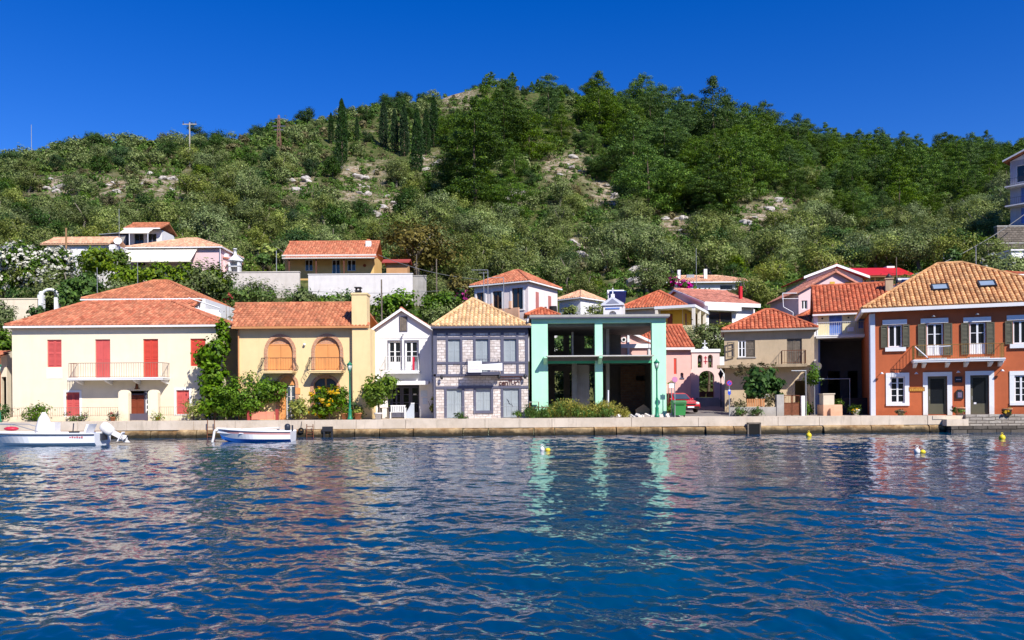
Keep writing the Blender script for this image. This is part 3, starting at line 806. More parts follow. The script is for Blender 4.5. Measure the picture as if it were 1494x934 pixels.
def tb(a, b, c, d, e=0): mb.box(X(a), X(b), -p_ - e, -.001, Z(c), Z(d))
tb(632.5, 771, 485.5, 479.5, .02); tb(636, 771, 495, 491.5); tb(636, 771, 531, 527.8, .012); tb(636, 771, 549, 545.5, .012)
for a, b in ((632.5, 638), (651, 654), (672, 675), (691, 694.3), (712.7, 715.5), (731, 735.3), (753.5, 757), (766.5, 771)): mb.box(X(a), X(b), -p_ + .004, -.001, Z(545.5), Z(485.5))
mb.build('timber_frame', timber, T)
mb = MB()
for a, b in ((636, 692), (712, 732), (757, 771)): tb(a, b, 567, 563.5)
for a, b, c, d in los:
    w_ = .16
    mb.box(a - w_, a, -.05, 0, max(c, 0), d); mb.box(b, b + w_, -.05, 0, max(c, 0), d); mb.box(a - w_ - .05, b + w_ + .05, -.07, 0, d, d + .17)
    if c > .1: mb.box(a - w_, b + w_, -.08, 0, c - .2, c)
mb.box(X(632.5), X(635.5), -.05, 0, 0, Z(549)); mb.build('door_surround', timber, T)
for i, (a, b, c, d) in enumerate(ups): shutter(T, a, b, c + .02, d, .06, timberl, louv=False)
for i, (a, b, c, d) in enumerate(los):
    o = shutter(T, a, b, max(c, .02), d, .07, timberl, louv=False, name='shutter' if i == 1 else 'door')
    if i == 2:
        g = MB(); g.prism([(X(739), Z(582)), (X(742), Z(585.5)), (X(741), Z(586)), (X(745.5), Z(591.5)), (X(741.5), Z(588.5)), (X(742.3), Z(588))], .058, .068)
        g.prism([(X(745), Z(588)), (X(748.5), Z(594)), (X(747.6), Z(594.2))], .058, .068); g.build('graffiti', iron, o)
bo = balcony(T, X(681), X(729), Z(543.2), .2, 1.0, timber, 0, None, (), None)
mb = MB(); rail(mb, [(X(682), -.05, Z(543.2)), (X(682), -.95, Z(543.2)), (X(728), -.95, Z(543.2)), (X(728), -.05, Z(543.2))], Z(525) - Z(543), .2, .011, .018); mb.build('railing', timber, bo)
for xx in (645, 728, 766):
    mb = MB(); mb.cyl((X(xx), 0, Z(547)), (X(xx), -.35, Z(546)), .018); mb.lathe([(.03, .05), (.11, 0), (.09, -.22), (.03, -.27)], (X(xx), -.33, Z(548)), 6); mb.build('lantern', iron, T)
mb = MB(); mb.box(X(726), X(761.5), -.12, -.03, Z(550.3), Z(549.6)); mb.box(X(726), X(761), -.09, -.03, Z(554), Z(553.3)); mb.box(X(726.5), X(760), -.05, -.03, Z(563.6), Z(563)); mb.box(X(760.5), X(761.5), -.12, -.03, Z(554), Z(549.6)); s_ = mb.build('sign_bracket', letbrown, T)
me = text_mesh('centURY', 1.0, .01)
for s, xx, sz in (('c', 729.2, 1.0), ('e', 733.6, 1.0), ('n', 738.2, 1.0), ('T', 743.2, .82), ('U', 747.8, .72), ('r', 752.2, .95), ('Y', 756.6, .78)):
    put_text(s, .50 * sz, letbrown, s_, (X(xx + .8), -.03, Z(558.9)), .02, 1.05)
T = thing('sign_board', 'large square white sign with faded red lettering hung on grey balcony rail', 'sign', (*at(693, 535, 53.9).xy, fr.o.z))
w2 = at(703, 535, 53.9).x - T.location.x; zz0, zz1 = at(693, 543.5, 53.9).z - QZ, at(693, 527, 53.9).z - QZ
mb = MB(); mb.box(-w2, w2, -.05, 0, zz0, zz1); mb.build('board', plastic, T)
mb = MB()
for k in range(7):
    xx = -w2 + .12 + k * (2 * w2 - .24) / 7; mb.box(xx, xx + .022, -.058, -.05, zz0 + .40, zz1 - .10)
    if k % 2: mb.box(xx, xx + .08, -.058, -.05, zz1 - .13, zz1 - .10)
    if k % 3: mb.box(xx, xx + .07, -.058, -.05, zz0 + .4, zz0 + .43)
for k in range(8):
    xx = -w2 + .12 + k * (2 * w2 - .24) / 8; mb.box(xx, xx + .02, -.058, -.05, zz0 + .14, zz0 + .28); mb.box(xx + .04, xx + .06, -.058, -.05, zz0 + .17, zz0 + .26)
mb.build('faded_print', letgrey, T)
T = thing('sign_banner', 'long white banner sign beside the square white board on the balcony', 'sign', (*at(718, 535, 53.95).xy, fr.o.z))
w2 = at(733, 535, 53.95).x - T.location.x; zz0, zz1 = at(718, 540.5, 53.95).z - QZ, at(718, 531.5, 53.95).z - QZ
mb = MB(); mb.prism([(-w2, zz0 + .05), (w2, zz0 - .02), (w2, zz1 + .08), (-w2, zz1)], -.03, 0); mb.build('sheet', plastic, T)
mb = MB()
for k in range(14): mb.box(-w2 + .12 + k * .085, -w2 + .16 + k * .085, -.036, -.03, (zz0 + zz1) / 2 - .04, (zz0 + zz1) / 2 + .04 + .02 * (k % 3))
mb.build('faded_print', letgrey, T)
T = thing('door_railing', 'thin dark handrails on the pavement before the grey-framed doors', 'railing', (*at(640, 600, 53.6).xy, QZ))
mb = MB(); gx = lambda p: at(p, 600, 53.6).x - T.location.x
for a, b in ((637, 652), (672, 692), (725, 754)): mb = MB(); rail(mb, [(gx(a), 0, 0), (gx(b), 0, 0)], .78, .45, .012, .014); mb.build('handrail', greyiron, T)

# ---------------------------------------------------------------- unfinished green building
fr = Fr(776, 54.6); X = lambda p: fr.x(p); Z = lambda p, q=870: fr.z(p, q)
T = fthing(fr, 'unfinished_building', 'open unfinished concrete building with mint green columns and empty rooms', 'building')
W = X(972); D = 8.5; zf = Z(519.5); zs = Z(529.5); zt = Z(471); zo = Z(472)
def col(a, b, z0, z1, y0=0, y1=.5, m=mint, n='column'): k = MB(); k.box(a, b, y0, y1, z0, z1); return k.build(n, m, T)
col(0, X(799.5), b0, zt); col(X(868.5), X(879.5), b0, zt, .05, .55); col(X(951.5), W, b0, zt)
mb = MB(); mb.box(0, W, 0.02, .48, zt, Z(463)); mb.build('fascia_beam', mint, T)
mb = MB(); mb.box(X(773), X(976.5), -.35, D + .3, Z(463.2), Z(459.8)); mb.build('roof_slab', conc, T)
mb = MB(); mb.box(X(774), X(975), -.33, D, Z(464.8), Z(463.2)); mb.build('slab_edge', timber, T)
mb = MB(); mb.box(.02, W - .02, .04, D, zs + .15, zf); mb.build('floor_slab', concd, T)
mb = MB(); mb.box(X(796), X(951.5), -.9, .04, zf - .07, zf); mb.build('canopy', M('pale_concrete', (.56, .54, .50), var=.15, stain=.3), T)
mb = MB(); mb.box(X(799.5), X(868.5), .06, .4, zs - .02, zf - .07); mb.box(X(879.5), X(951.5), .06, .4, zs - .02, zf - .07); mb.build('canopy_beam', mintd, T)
for a, b in ((0.02, X(797.5)), (X(867), X(877))):
    k = MB(); k.prismx([(-.002, zf - .05), (-.9, zf - .04), (-.9, zf - .16), (-.002, zs - .10)], b - .22, b); k.build('bracket', mint, T)
# inner walls: back wall with openings, side walls, partition
def inner(z0, z1, holes, m=concd):
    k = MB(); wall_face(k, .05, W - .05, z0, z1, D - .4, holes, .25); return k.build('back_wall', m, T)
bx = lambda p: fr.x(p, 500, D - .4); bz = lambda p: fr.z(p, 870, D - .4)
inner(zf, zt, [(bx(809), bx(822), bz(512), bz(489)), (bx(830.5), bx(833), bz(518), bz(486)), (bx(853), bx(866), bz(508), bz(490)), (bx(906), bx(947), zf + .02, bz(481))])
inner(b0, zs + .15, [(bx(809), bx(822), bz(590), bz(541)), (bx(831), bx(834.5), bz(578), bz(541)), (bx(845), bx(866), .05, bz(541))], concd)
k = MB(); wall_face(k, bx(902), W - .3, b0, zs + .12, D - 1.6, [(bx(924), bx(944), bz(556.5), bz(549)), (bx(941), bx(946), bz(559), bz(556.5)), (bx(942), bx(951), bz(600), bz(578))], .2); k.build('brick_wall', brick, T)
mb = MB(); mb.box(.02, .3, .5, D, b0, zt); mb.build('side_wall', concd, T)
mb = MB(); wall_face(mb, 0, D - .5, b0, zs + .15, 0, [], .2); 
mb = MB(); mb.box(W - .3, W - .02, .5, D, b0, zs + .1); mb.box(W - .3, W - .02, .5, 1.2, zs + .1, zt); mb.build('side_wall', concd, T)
mb = MB(); mb.box(X(838.5), X(846), 2.5, 2.9, b0, zs + .15); mb.box(X(838), X(840.5), 2.2, 2.6, zf, Z(480)); mb.box(X(891), X(896), 2.6, 3.0, b0, zt); mb.box(X(846), X(866), 3.0, 3.2, b0, zs); mb.box(X(884), X(891), 3, 3.2, zf, zt); mb.build('inner_column', conc, T)
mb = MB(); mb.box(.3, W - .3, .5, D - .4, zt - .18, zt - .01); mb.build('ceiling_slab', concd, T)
T = thing('rubble_heap', 'pale broken concrete and plaster lumps at the foot of green column', 'rubble', (*at(945, 600, 54.0).xy, QZ)); rr = random.Random(3)
stuff(T)
mb = MB()
for k in range(60):
    p = Vector((rr.uniform(-2.6, 2.2), rr.uniform(-.5, 1.4), 0)); s = rr.uniform(.06, .26)
    mb.T = Matrix.Translation(p) @ Matrix.Rotation(rr.uniform(0, 6), 4, (rr.random(), rr.random(), 1)); mb.box(-s, s, -s * .7, s * .6, -s * .2, s * .6); mb.T = None
mb.build('lumps', M('plaster_rubble', (.62, .58, .54), var=.3, island=.25), T)
T = thing('cardboard_sheet', 'pale brown board leaning inside the green building by the brick wall', 'board', (*at(938, 600, 57).xy, QZ))
mb = MB(); mb.prism([(-.5, 0), (.45, 0), (.5, .5), (.05, .85), (-.5, .5)], 0, .08); mb.build('sheet', M('brown_board', (.55, .38, .22)), T)
# ---------------------------------------------------------------- pink chapel and bell gate
fr = Fr(925, 66); X = lambda p: fr.x(p, 520); Z = lambda p, q=960: fr.z(p, q)
T = fthing(fr, 'pink_chapel', 'pink chapel with orange roof showing beside and through the green building', 'chapel')
W = X(1008); ze = Z(507, 990); wn = (X(983), X(987), Z(546), Z(523))
mb = MB(); shell(mb, 0, W, 0, 9, b0, ze, [wn, (X(992.5), X(997), Z(551.5), Z(544), True)], depth=.3); mb.prismx([(0, ze), (9, ze), (4.5, ze + 2)], 0.0, .25); mb.build('wall', pink, T)
gable_roof(T, -.2, W + .25, -.3, 9.3, ze, ze + 2.2, roof_orange, 'x', .28, .08, trim=None)
mb = MB(); mb.box(-.2, W + .25, -.38, -.28, ze - .22, ze - .02); mb.build('cornice', pinkwhite, T)
mb = MB(); mb.box(wn[0] + .01, wn[1] - .01, .05, .12, wn[2], wn[3]); mb.build('shutter', redsh, T)
mb = MB(); mb.box(X(991.5), X(998), -.05, 0, Z(553.5), Z(551.5)); mb.box(X(992.5), X(997), .2, .25, Z(551.5), Z(544)); mb.build('window', timber, T)
# grey-white gabled porch of the chapel, seen through the empty upper room
T2 = MB(); fr2 = Fr(905, 64.6); X2 = lambda p: fr2.x(p, 500); Z2 = lambda p: fr2.z(p, 930)
T = fthing(fr2, 'bell_porch', 'pale pink chapel bell wall with white mouldings and round window behind the green shell', 'chapel wall')
xa, xb = X2(906), X2(950)
mb = MB(); mb.prism([(xa, b0), (xb, b0), (xb, Z2(503)), (X2(916), Z2(484)), (xa, Z2(488))], 0, .5); mb.build('wall', pink, T)
mb = MB(); mb.prism([(X2(905), Z2(488)), (X2(916), Z2(485.5)), (X2(952), Z2(502)), (X2(952), Z2(498.5)), (X2(916), Z2(481.5)), (X2(904), Z2(484))][::1], -.3, -.002)
mb.box(xa, X2(951), -.2, -.002, Z2(508), Z2(502)); mb.box(X2(915), X2(918), -.15, -.002, Z2(520), Z2(485)); mb.box(X2(945), X2(948), -.12, -.002, Z2(525), Z2(508)); mb.build('moulding', white, T)
mb = MB(); mb.cyl((X2(910), -.06, Z2(495.5)), (X2(910), -.002, Z2(495.5)), .2, .2, 14); mb.build('window_surround', white, T)
mb = MB(); mb.cyl((X2(910), -.075, Z2(495.5)), (X2(910), -.06, Z2(495.5)), .12, .12, 14); mb.build('round_window', dark, T)

fr = Fr(1003, 67); X = lambda p: fr.x(p, 540); Z = lambda p, q=1030: fr.z(p, q)
T = fthing(fr, 'bell_gate', 'pink and white churchyard gate with two bell arches and a small cross', 'gate')
W = X(1061); zt = Z(514); sh = Z(541)
hb = [(X(1018), X(1025), Z(536.5), Z(517.5), True), (X(1033), X(1040), Z(536.5), Z(517.5), True)]
hg = (X(1020), X(1042), Z(580), Z(541), .5)
mb = MB(); sill = hg[2]
wall_face(mb, X(1009), X(1050), Z(538), zt, 0, hb, .5)
wall_face(mb, X(1012), X(1048), b0, Z(538), 0, [(hg[0], hg[1], sill, Z(541), .5)], .5)
mb.prism([(X(1003), b0), (X(1012), b0), (X(1012), Z(538)), (X(1009), Z(538)), (X(1006), Z(548))], 0, .5)
mb.prism([(X(1048), b0), (X(1061), b0), (X(1060), Z(562)), (X(1058), Z(549)), (X(1053), Z(541)), (X(1048), Z(538))], 0, .5)
wall_face(mb, X(1009), X(1050), Z(538), zt, .5, hb, 0.01); wall_face(mb, X(1012), X(1048), b0, Z(538), .5, [(hg[0], hg[1], sill, Z(541), .5)], .01)
mb.box(X(1009), X(1009) + .01, 0, .5, Z(538), zt); mb.box(X(1050) - .01, X(1050), 0, .5, Z(538), zt)
mb.build('wall', M('gate_plaster', (.80, .58, .53), var=.08, stain=.25, stcol=(.82, .76, .74)), T)
mb = MB(); mb.box(X(1007.5), X(1051), -.1, .6, zt, zt + .26); mb.lathe([(.34, .26), (.2, .45), (.06, .5)], ((X(1009) + X(1050)) / 2, .25, zt), 8)
mb.prism([(X(1051), Z(537)), (X(1053), Z(539.5)), (X(1059.2), Z(549)), (X(1061), Z(562)), (X(1057), Z(562)), (X(1056), Z(551)), (X(1050), Z(541))][::-1], -.03, -.002)
mb.build('white_trim', white, T)
cm = (X(1009) + X(1050)) / 2
mb = MB(); mb.box(cm - .035, cm + .035, .2, .27, zt + .45, zt + 1.02); mb.box(cm - .2, cm + .2, .2, .27, zt + .72, zt + .79); mb.build('cross', plastic, T)
for a in (1018, 1033):
    xm = X(a + 3.5); k = MB(); k.lathe([(.02, .34), (.09, .3), (.12, .12), (.19, 0)], (xm, .25, Z(528)), 10); k.cyl((xm, .25, Z(528) + .34), (xm, .25, Z(519)), .012); k.build('bell', iron, T)
mb = MB(); mb.box(cm - .03, cm + .03, -.03, -.002, Z(531), Z(519.5)); mb.box(cm - .13, cm + .13, -.03, -.002, Z(522.5), Z(521.5)); mb.box(cm - .16, cm + .16, -.03, -.002, Z(528), Z(527)); mb.build('cross_ornament', signred, T)
mb = MB(); xm = (hg[0] + hg[1]) / 2
for k in range(3): mb.box(hg[0] - .5 + .12 * k, hg[1] + .5 - .12 * k, -1.1 + .32 * k, .5, b0, sill - .33 + .15 * k - .0)
mb.build('step', conc, T)
mb = MB()
for k in range(2):
    a, b = (hg[0], xm - .02) if k == 0 else (xm + .02, hg[1])
    for i in range(6): mb.cyl((a + .04 + (b - a - .08) * i / 5, .3, sill), (a + .04 + (b - a - .08) * i / 5, .3, sill + 1.1), .014, n=5)
    mb.box(a, b, .28, .32, sill + 1.08, sill + 1.13); mb.box(a, b, .28, .32, sill + .03, sill + .5)
mb.build('iron_gate', rust, T)
mb = MB(); mb.box(X(1049.5), X(1058), .1, .4, Z(535), Z(520.5)); mb.build('side_wall', whitewall, T)
# street rising to the gate
s0 = at(984, 600, 56.5).x; s1 = at(1064, 600, 56.5).x
mb = MB(); zz = QZ + .75
mb.add([(s0 - 1, 56.5, QZ + .005), (s1 + .3, 56.5, QZ + .005), (s1 + 2.2, 67.5, zz), (s0 - 2, 67.5, zz), (s0 - 2, 76, zz + .5), (s1 + 2.2, 76, zz + .5)], [(0, 1, 2, 3), (3, 2, 5, 4)])
struct(mb.build('street', M('worn_asphalt', (.20, .18, .165), var=.2, bump=.4)))

# ---------------------------------------------------------------- red hatchback
def car(loc, rot, label):
    T = thing('parked_car', label, 'car', loc, rot)
    L, Wd = 3.7, 1.62     # nose at -y, length along y
    prof = [(-1.85, .28), (-1.86, .55), (-1.80, .74), (-1.0, .90), (-.55, .96), (.05, 1.38), (.35, 1.46), (1.25, 1.44), (1.62, 1.15), (1.80, .92), (1.84, .5), (1.78, .28)]
    def inset(z): return 0 if z < .9 else (z - .9) * .32
    v = []; n = len(prof)
    for sx in (-1, 1):
        for y, z in prof: v.append((sx * (Wd / 2 - inset(z)) * (0.96 if abs(y) > 1.7 else 1), y, z))
    f = [tuple(range(n)), tuple(range(2 * n - 1, n - 1, -1))] + [(i, i + n, (i + 1) % n + n, (i + 1) % n) for i in range(n)]
    b = MB(); b.add(v, f); o = b.build('body', carred, T)
    md = o.modifiers.new('bevel', 'BEVEL'); md.width = .06; md.segments = 2; md.limit_method = 'ANGLE'
    g = MB(); g.add([(-.62, -.56, .99), (.62, -.56, .99), (.54, -.02, 1.36), (-.54, -.02, 1.36)], [(0, 1, 2, 3)]); g.T = Matrix.Translation((0, -.015, .012)); g.add([(-.62, -.56, .99), (.62, -.56, .99), (.54, -.02, 1.36), (-.54, -.02, 1.36)], [(0, 1, 2, 3)]); g.build('windscreen', glassb, T)
    g = MB()
    for sx in (-1, 1):
        q = [(-.42, .98), (.02, 1.33), (.5, 1.38), (.5, .98)], [(.57, .98), (.57, 1.38), (1.2, 1.37), (1.45, 1.12), (1.4, .98)]
        for pl in q:
            pts = [(sx * (Wd / 2 - inset(z) + .006), y, z) for y, z in pl]; g.poly(pts if sx > 0 else pts[::-1])
    g.build('side_window', glass, T)
    g = MB(); g.add([(-.55, 1.32, 1.42), (.55, 1.32, 1.42), (.6, 1.63, 1.17), (-.6, 1.63, 1.17)], [(3, 2, 1, 0)]); g.T = Matrix.Translation((0, .012, .012)); g.add([(-.55, 1.32, 1.42), (.55, 1.32, 1.42), (.6, 1.63, 1.17), (-.6, 1.63, 1.17)], [(3, 2, 1, 0)]); g.build('rear_window', glass, T)
    for sx in (-1, 1):
        for y in (-1.15, 1.15):
            k = MB(); k.cyl((sx * .66, y, .29), (sx * .83, y, .29), .29, .29, 18); wh = k.build('wheel', rubber, T)
            k = MB(); k.cyl((sx * .80, y, .29), (sx * .838, y, .29), .18, .16, 12); k.build('rim', greyiron, wh)
        k = MB(); k.ball((sx * .58, -1.80, .68), (.16, .09, .1), 10); k.build('headlight', headl, T)
        k = MB(); k.box(sx * .55, sx * .74, 1.76, 1.85, .72, .95); k.build('tail_light', signred, T)
        k = MB(); k.ball((sx * .88, -.4, 1.0), (.11, .07, .08), 8); k.build('wing_mirror', carred, T)
    k = MB(); k.box(-.7, .7, -1.91, -1.84, .3, .46); k.box(-.4, .4, -1.875, -1.84, .56, .66); k.build('bumper', rubber, T)
    k = MB(); k.box(-.26, .26, -1.92, -1.91, .36, .46); k.build('number_plate', plastic, T)
    return T
p = at(991, 600, 60); car((p.x, 60.0, QZ + .22), R(14), 'small red hatchback parked on the lane behind the green bin')
# ---------------------------------------------------------------- bin, signs, lamps
p = at(990.5, 607, 53.6); T = thing('wheelie_bin', 'large green wheeled rubbish bin at the lane corner by green building', 'bin', (p.x, 53.6, QZ))
mb = MB(); mb.prism([(-.36, .12), (.36, .12), (.43, .92), (-.43, .92)], -.32, .32); mb.box(-.45, .45, -.36, .36, .9, .97); mb.build('body', bingreen, T)
mb = MB(); mb.prismx([(-.40, .97), (.40, .97), (.38, 1.06), (.1, 1.12), (-.38, 1.03)], -.45, .45); mb.build('lid', bingreen, T)
for xx in (-.34, .28):
    mb = MB(); mb.cyl((xx, -.2, .1), (xx + .06, -.2, .1), .1, .1, 12); mb.build('wheel', rubber, T)
mb = MB(); mb.cyl((-.36, -.42, .9), (.36, -.42, .9), .025); mb.build('handle', bingreen, T)
def rsign(px, py, Y, rad, mat, rim, label, second=None):
    p = at(px, py, Y); T = thing('road_sign', label, 'road sign', (p.x, Y, QZ)); h = p.z - QZ
    mb = MB(); mb.cyl((0, .04, -.05), (0, .04, h + rad), .032, .032, 8); mb.build('post', greyiron, T)
    mb = MB(); mb.cyl((0, -.01, h), (0, .01, h), rad, rad, 20); d = mb.build('disc', rim, T)
    mb = MB(); mb.cyl((0, -.016, h), (0, -.0105, h), rad * .8, rad * .8, 20); mb.build('face', mat, d)
    if second:
        mb = MB(); mb.cyl((0, -.01, h - second), (0, .01, h - second), rad * .48, rad * .48, 16); mb.cyl((0, -.01, h - second * 1.45), (0, .01, h - second * 1.45), rad * .42, rad * .42, 16); mb.box(-.1, .1, -.008, .008, h - second * 1.5, h - second); mb.build('small_plate', mat, T)
        mb = MB(); mb.box(-.06, .06, -.016, -.0105, h - second * 1.1, h - second * .9); mb.build('arrow', plastic, T)
    else:
        mb = MB(); mb.box(-rad * .8, rad * .8, -.022, -.017, h - rad * .12, h + rad * .12)
        mb.T = Matrix.Translation((0, 0, h)) @ Matrix.Rotation(R(45), 4, 'Y') @ Matrix.Translation((0, 0, -h)); 
    if second:
        mb = MB(); mb.T = Matrix.Translation((0, 0, h)) @ Matrix.Rotation(R(-45), 4, 'Y'); mb.box(-rad * .85, rad * .85, -.022, -.017, -rad * .1, rad * .1); mb.build('bar', signred, d)
rsign(984.5, 554, 53.2, .19, signpink, signpink, 'faded pinkish round road sign on thin post before the lane')
rsign(1064, 559, 53.8, .19, signblue, signred, 'blue round no-parking sign with red rim and small plate below', .5)
T = thing('pipe_post', 'bare pale metal pole standing beside the pink round sign', 'pole', (*at(980, 600, 53.9).xy, QZ)); mb = MB(); mb.cyl((0, 0, 0), (0, 0, 2.3), .03, .03, 8); mb.build('shaft', greyiron, T); mb = MB(); mb.box(-.16, .16, -.03, 0, 1.95, 2.25); mb.build('plate', plastic, T)
def lamp(px, Y, top, label):
    p = at(px, 600, Y); T = thing('street_lamp', label, 'street lamp', (p.x, Y, QZ), 0, 'green lamp posts along the quay'); H = top - QZ
    mb = MB(); mb.lathe([(.17, 0), (.17, .12), (.12, .18), (.11, .55), (.13, .6), (.075, .7), (.065, 1.2), (.08, 1.24), (.055, 1.3), (.045, H - .75), (.08, H - .72), (.05, H - .66), (.1, H - .62)], (0, 0, 0), 12); mb.build('post', greenmetal, T)
    mb = MB(); mb.lathe([(.09, H - .62), (.16, H - .24)], (0, 0, 0), 6); l = mb.build('lantern', lampglass, T)
    mb = MB()
    for k in range(6):
        a = PI * k / 3; mb.cyl((.095 * math.cos(a), .095 * math.sin(a), H - .62), (.165 * math.cos(a), .165 * math.sin(a), H - .24), .012, n=4)
    mb.build('lantern_frame', greenmetal, l)
    mb = MB(); mb.lathe([(.2, H - .24), (.19, H - .2), (.08, H - .1), (.03, H - .06), (.03, H), (.005, H + .03)], (0, 0, 0), 8); mb.build('lantern_cap', greenmetal, T)
lamp(510.5, 52.2, at(510, 527, 52.2).z, 'green lamp post in front of the ochre house chimney')
lamp(958.5, 52.4, at(958, 524, 52.4).z, 'green lamp post before the mint column of the unfinished building')
lamp(-1.5, 52.4, at(0, 529, 52.4).z, 'green lamp post by the corner of the cream house')
p = at(1052, 600, 64.5); T = thing('wall_lantern', 'slim black lamp on a post before the churchyard gate', 'lamp', (p.x, 64.5, QZ + .5))
mb = MB(); mb.cyl((0, 0, 0), (0, 0, 2.35), .035, .03, 8); mb.build('post', iron, T); mb = MB(); mb.lathe([(.05, 2.35), (.2, 2.7), (.22, 2.75), (.05, 3.0), (.01, 3.1)], n=8); mb.build('lantern', iron, T)
# metal stand, weeds fence
T = thing('metal_stand', 'rusty old metal frame stand beside the green building', 'stand', (*at(772, 606, 53.9).xy, QZ)); mb = MB(); q = lambda p: at(p, 600, 53.9).x - T.location.x
mb.box(q(772), q(787), 0, .5, 1.05, 1.1); mb.build('top', conc, T)
for a in (773, 786): mb = MB(); mb.box(q(a) - .03, q(a) + .03, 0, .06, 0, 1.05); mb.build('leg', rust, T)
mb = MB(); mb.cyl((q(778), -.1, .72), (q(806), -.1, .70), .025); mb.cyl((q(778), -.1, 0), (q(778), -.1, .72), .025); mb.cyl((q(806), -.1, 0), (q(806), -.1, .7), .025); mb.cyl((q(773), 0, .4), (q(786), 0, .7), .02); mb.build('rail', rust, T)
T = thing('pole', 'short pale pole standing among the weeds in the green building', 'pole', (*at(887, 600, 54.2).xy, QZ)); mb = MB(); mb.cyl((0, 0, -.1), (.03, 0, at(887, 571, 54.2).z - QZ), .05, .05, 8); mb.build('shaft', plastic, T); mb = MB(); mb.lathe([(.06, 0), (.06, .05), (.02, .07)], (.03, 0, at(887, 571, 54.2).z - QZ), 8); mb.build('cap', plastic, T)

# ---------------------------------------------------------------- beige house with red hip roof
fr = Fr(1057, 59.5, -15); X = lambda p: fr.x(p, 510); Z = lambda p, q=1120: fr.z(p, q)
T = fthing(fr, 'beige_house', 'weathered beige house with red hip roof and a stained balcony slab', 'house')
W = X(1188); ze = Z(482); zb = Z(532)
wn = [(X(1077), X(1101.5), Z(520.5), Z(496)), (X(1148), X(1170), zb, Z(495))]
mb = MB(); shell(mb, 0, W, 0, 4.4, zb - .1, ze, wn, depth=.22); mb.build('wall', beige, T)
mb = MB(); shell(mb, 0.02, W, .35, 4.3, b0, zb - .1, [(X(1088), X(1102), .9, Z(557)), (X(1160), X(1175), 0, Z(556))], depth=.3); mb.build('lower_wall', M('pale_beige', (.62, .48, .31), var=.12, stain=.3), T)
hip_roof(T, X(1053.5), X(1192), -.4, 4.8, ze + .06, fr.l(1122, 453, 2.2)[1], fr.l(1122, 452, 2.2)[0] - .3, fr.l(1122, 452, 2.2)[0] + .3, 2.2, roof_orange, .28, .085, trim=conc)
mb = MB(); mb.box(X(1046), X(1176), -.85, .35, zb - .22, zb - .02); mb.build('balcony_slab', M('stained_slab', (.40, .30, .19), var=.3, stain=.7, stcol=(.12, .09, .05), sc=2), T)
a, b, c, d = wn[0]; m_ = a + (b - a) * .45
window(T, a, m_, c, d, .06, white, glass, 2, 2, .07)
shutter(T, m_, b, c, d, .05, oldwood, 1)
mb = MB(); mb.T = Matrix.Translation((a - .05, -.02, 0)) @ Matrix.Rotation(R(12), 4, 'Z'); 
mb.box(-.75, -.68, -.05, 0, c, d - .1); mb.box(-.30, -.23, -.05, 0, c, d - .1); mb.box(-.68, -.30, -.05, 0, c, c + .07); mb.box(-.68, -.3, -.05, 0, d - .17, d - .1); mb.box(-.68, -.3, -.05, 0, (c + d) / 2, (c + d) / 2 + .06)
mb.build('open_shutter', oldwood, T)
mb = MB(); mb.box(a - .05, b + .08, -.06, 0, c - .08, c - .001); mb.build('window_sill', conc, T)
a, b, c, d = wn[1]; shutter(T, a, b, c, d, .08, oldwood, 2)
mb = MB(); rail(mb, [(X(1140), -.02, zb), (X(1140), -.8, zb), (X(1174), -.8, zb), (X(1174), -.02, zb)], .95, .15); mb.build('railing', rust, T)
T = thing('yard_wall', 'low pale concrete yard wall with orange slat panel and red-brown gate', 'garden wall', (*at(1065, 600, 54.6).xy, QZ)); q = lambda p: at(p, 600, 54.6).x - T.location.x; qz = lambda p: at(1110, p, 54.6).z - QZ
mb = MB(); mb.box(q(1065), q(1133), 0, .2, -.3, qz(594)); mb.build('wall', conc, T)
for a, b, zz in ((1133, 1143.5, 576), (1169, 1174, 578)): mb = MB(); mb.box(q(a), q(b), -.06, .34, -.3, qz(zz)); mb.build('pillar', whitewall if a > 1150 else conc, T)
mb = MB()
for k in range(8):
    xa = q(1090) + (q(1117) - q(1090)) * k / 8; mb.box(xa, xa + .12, .05, .1, qz(593), qz(582))
mb.box(q(1090), q(1117), .1, .13, qz(583.5), qz(582.5)); mb.build('slat_panel', M('orange_slats', (.45, .20, .08), var=.2), T)
mb = MB(); a, b = q(1144), q(1169); m_ = (a + b) / 2
for x0, x1 in ((a + .02, m_ - .01), (m_ + .01, b - .02)):
    mb.box(x0, x0 + .05, .1, .15, .03, qz(577)); mb.box(x1 - .05, x1, .1, .15, .03, qz(577)); mb.box(x0, x1, .1, .15, qz(578), qz(577)); mb.box(x0, x1, .12, .13, .05, .85); mb.box(x0, x1, .1, .15, .85, .9)
    for k in range(4): mb.cyl((x0 + (x1 - x0) * (k + 1) / 5, .125, .9), (x0 + (x1 - x0) * (k + 1) / 5, .125, qz(577)), .01, n=4)
mb.build('gate', rust, T)
T = thing('gate_pergola', 'pale metal pergola pipe frame above the red-brown gate', 'pergola', (*at(1155, 600, 54.9).xy, QZ)); q = lambda p: at(p, 600, 54.9).x - T.location.x; qz = lambda p: at(1165, p, 54.9).z - QZ
mb = MB(); mb.cyl((q(1176), 0, 0), (q(1176), 0, qz(541)), .035, .035, 8); mb.build('upright', greyiron, T); mb = MB(); mb.cyl((q(1155), 0, qz(541)), (q(1176.5), 0, qz(541)), .035, .035, 8); mb.cyl((q(1176), 0, qz(541)), (q(1176), 2, qz(541)), .03); mb.build('top_bar', greyiron, T)

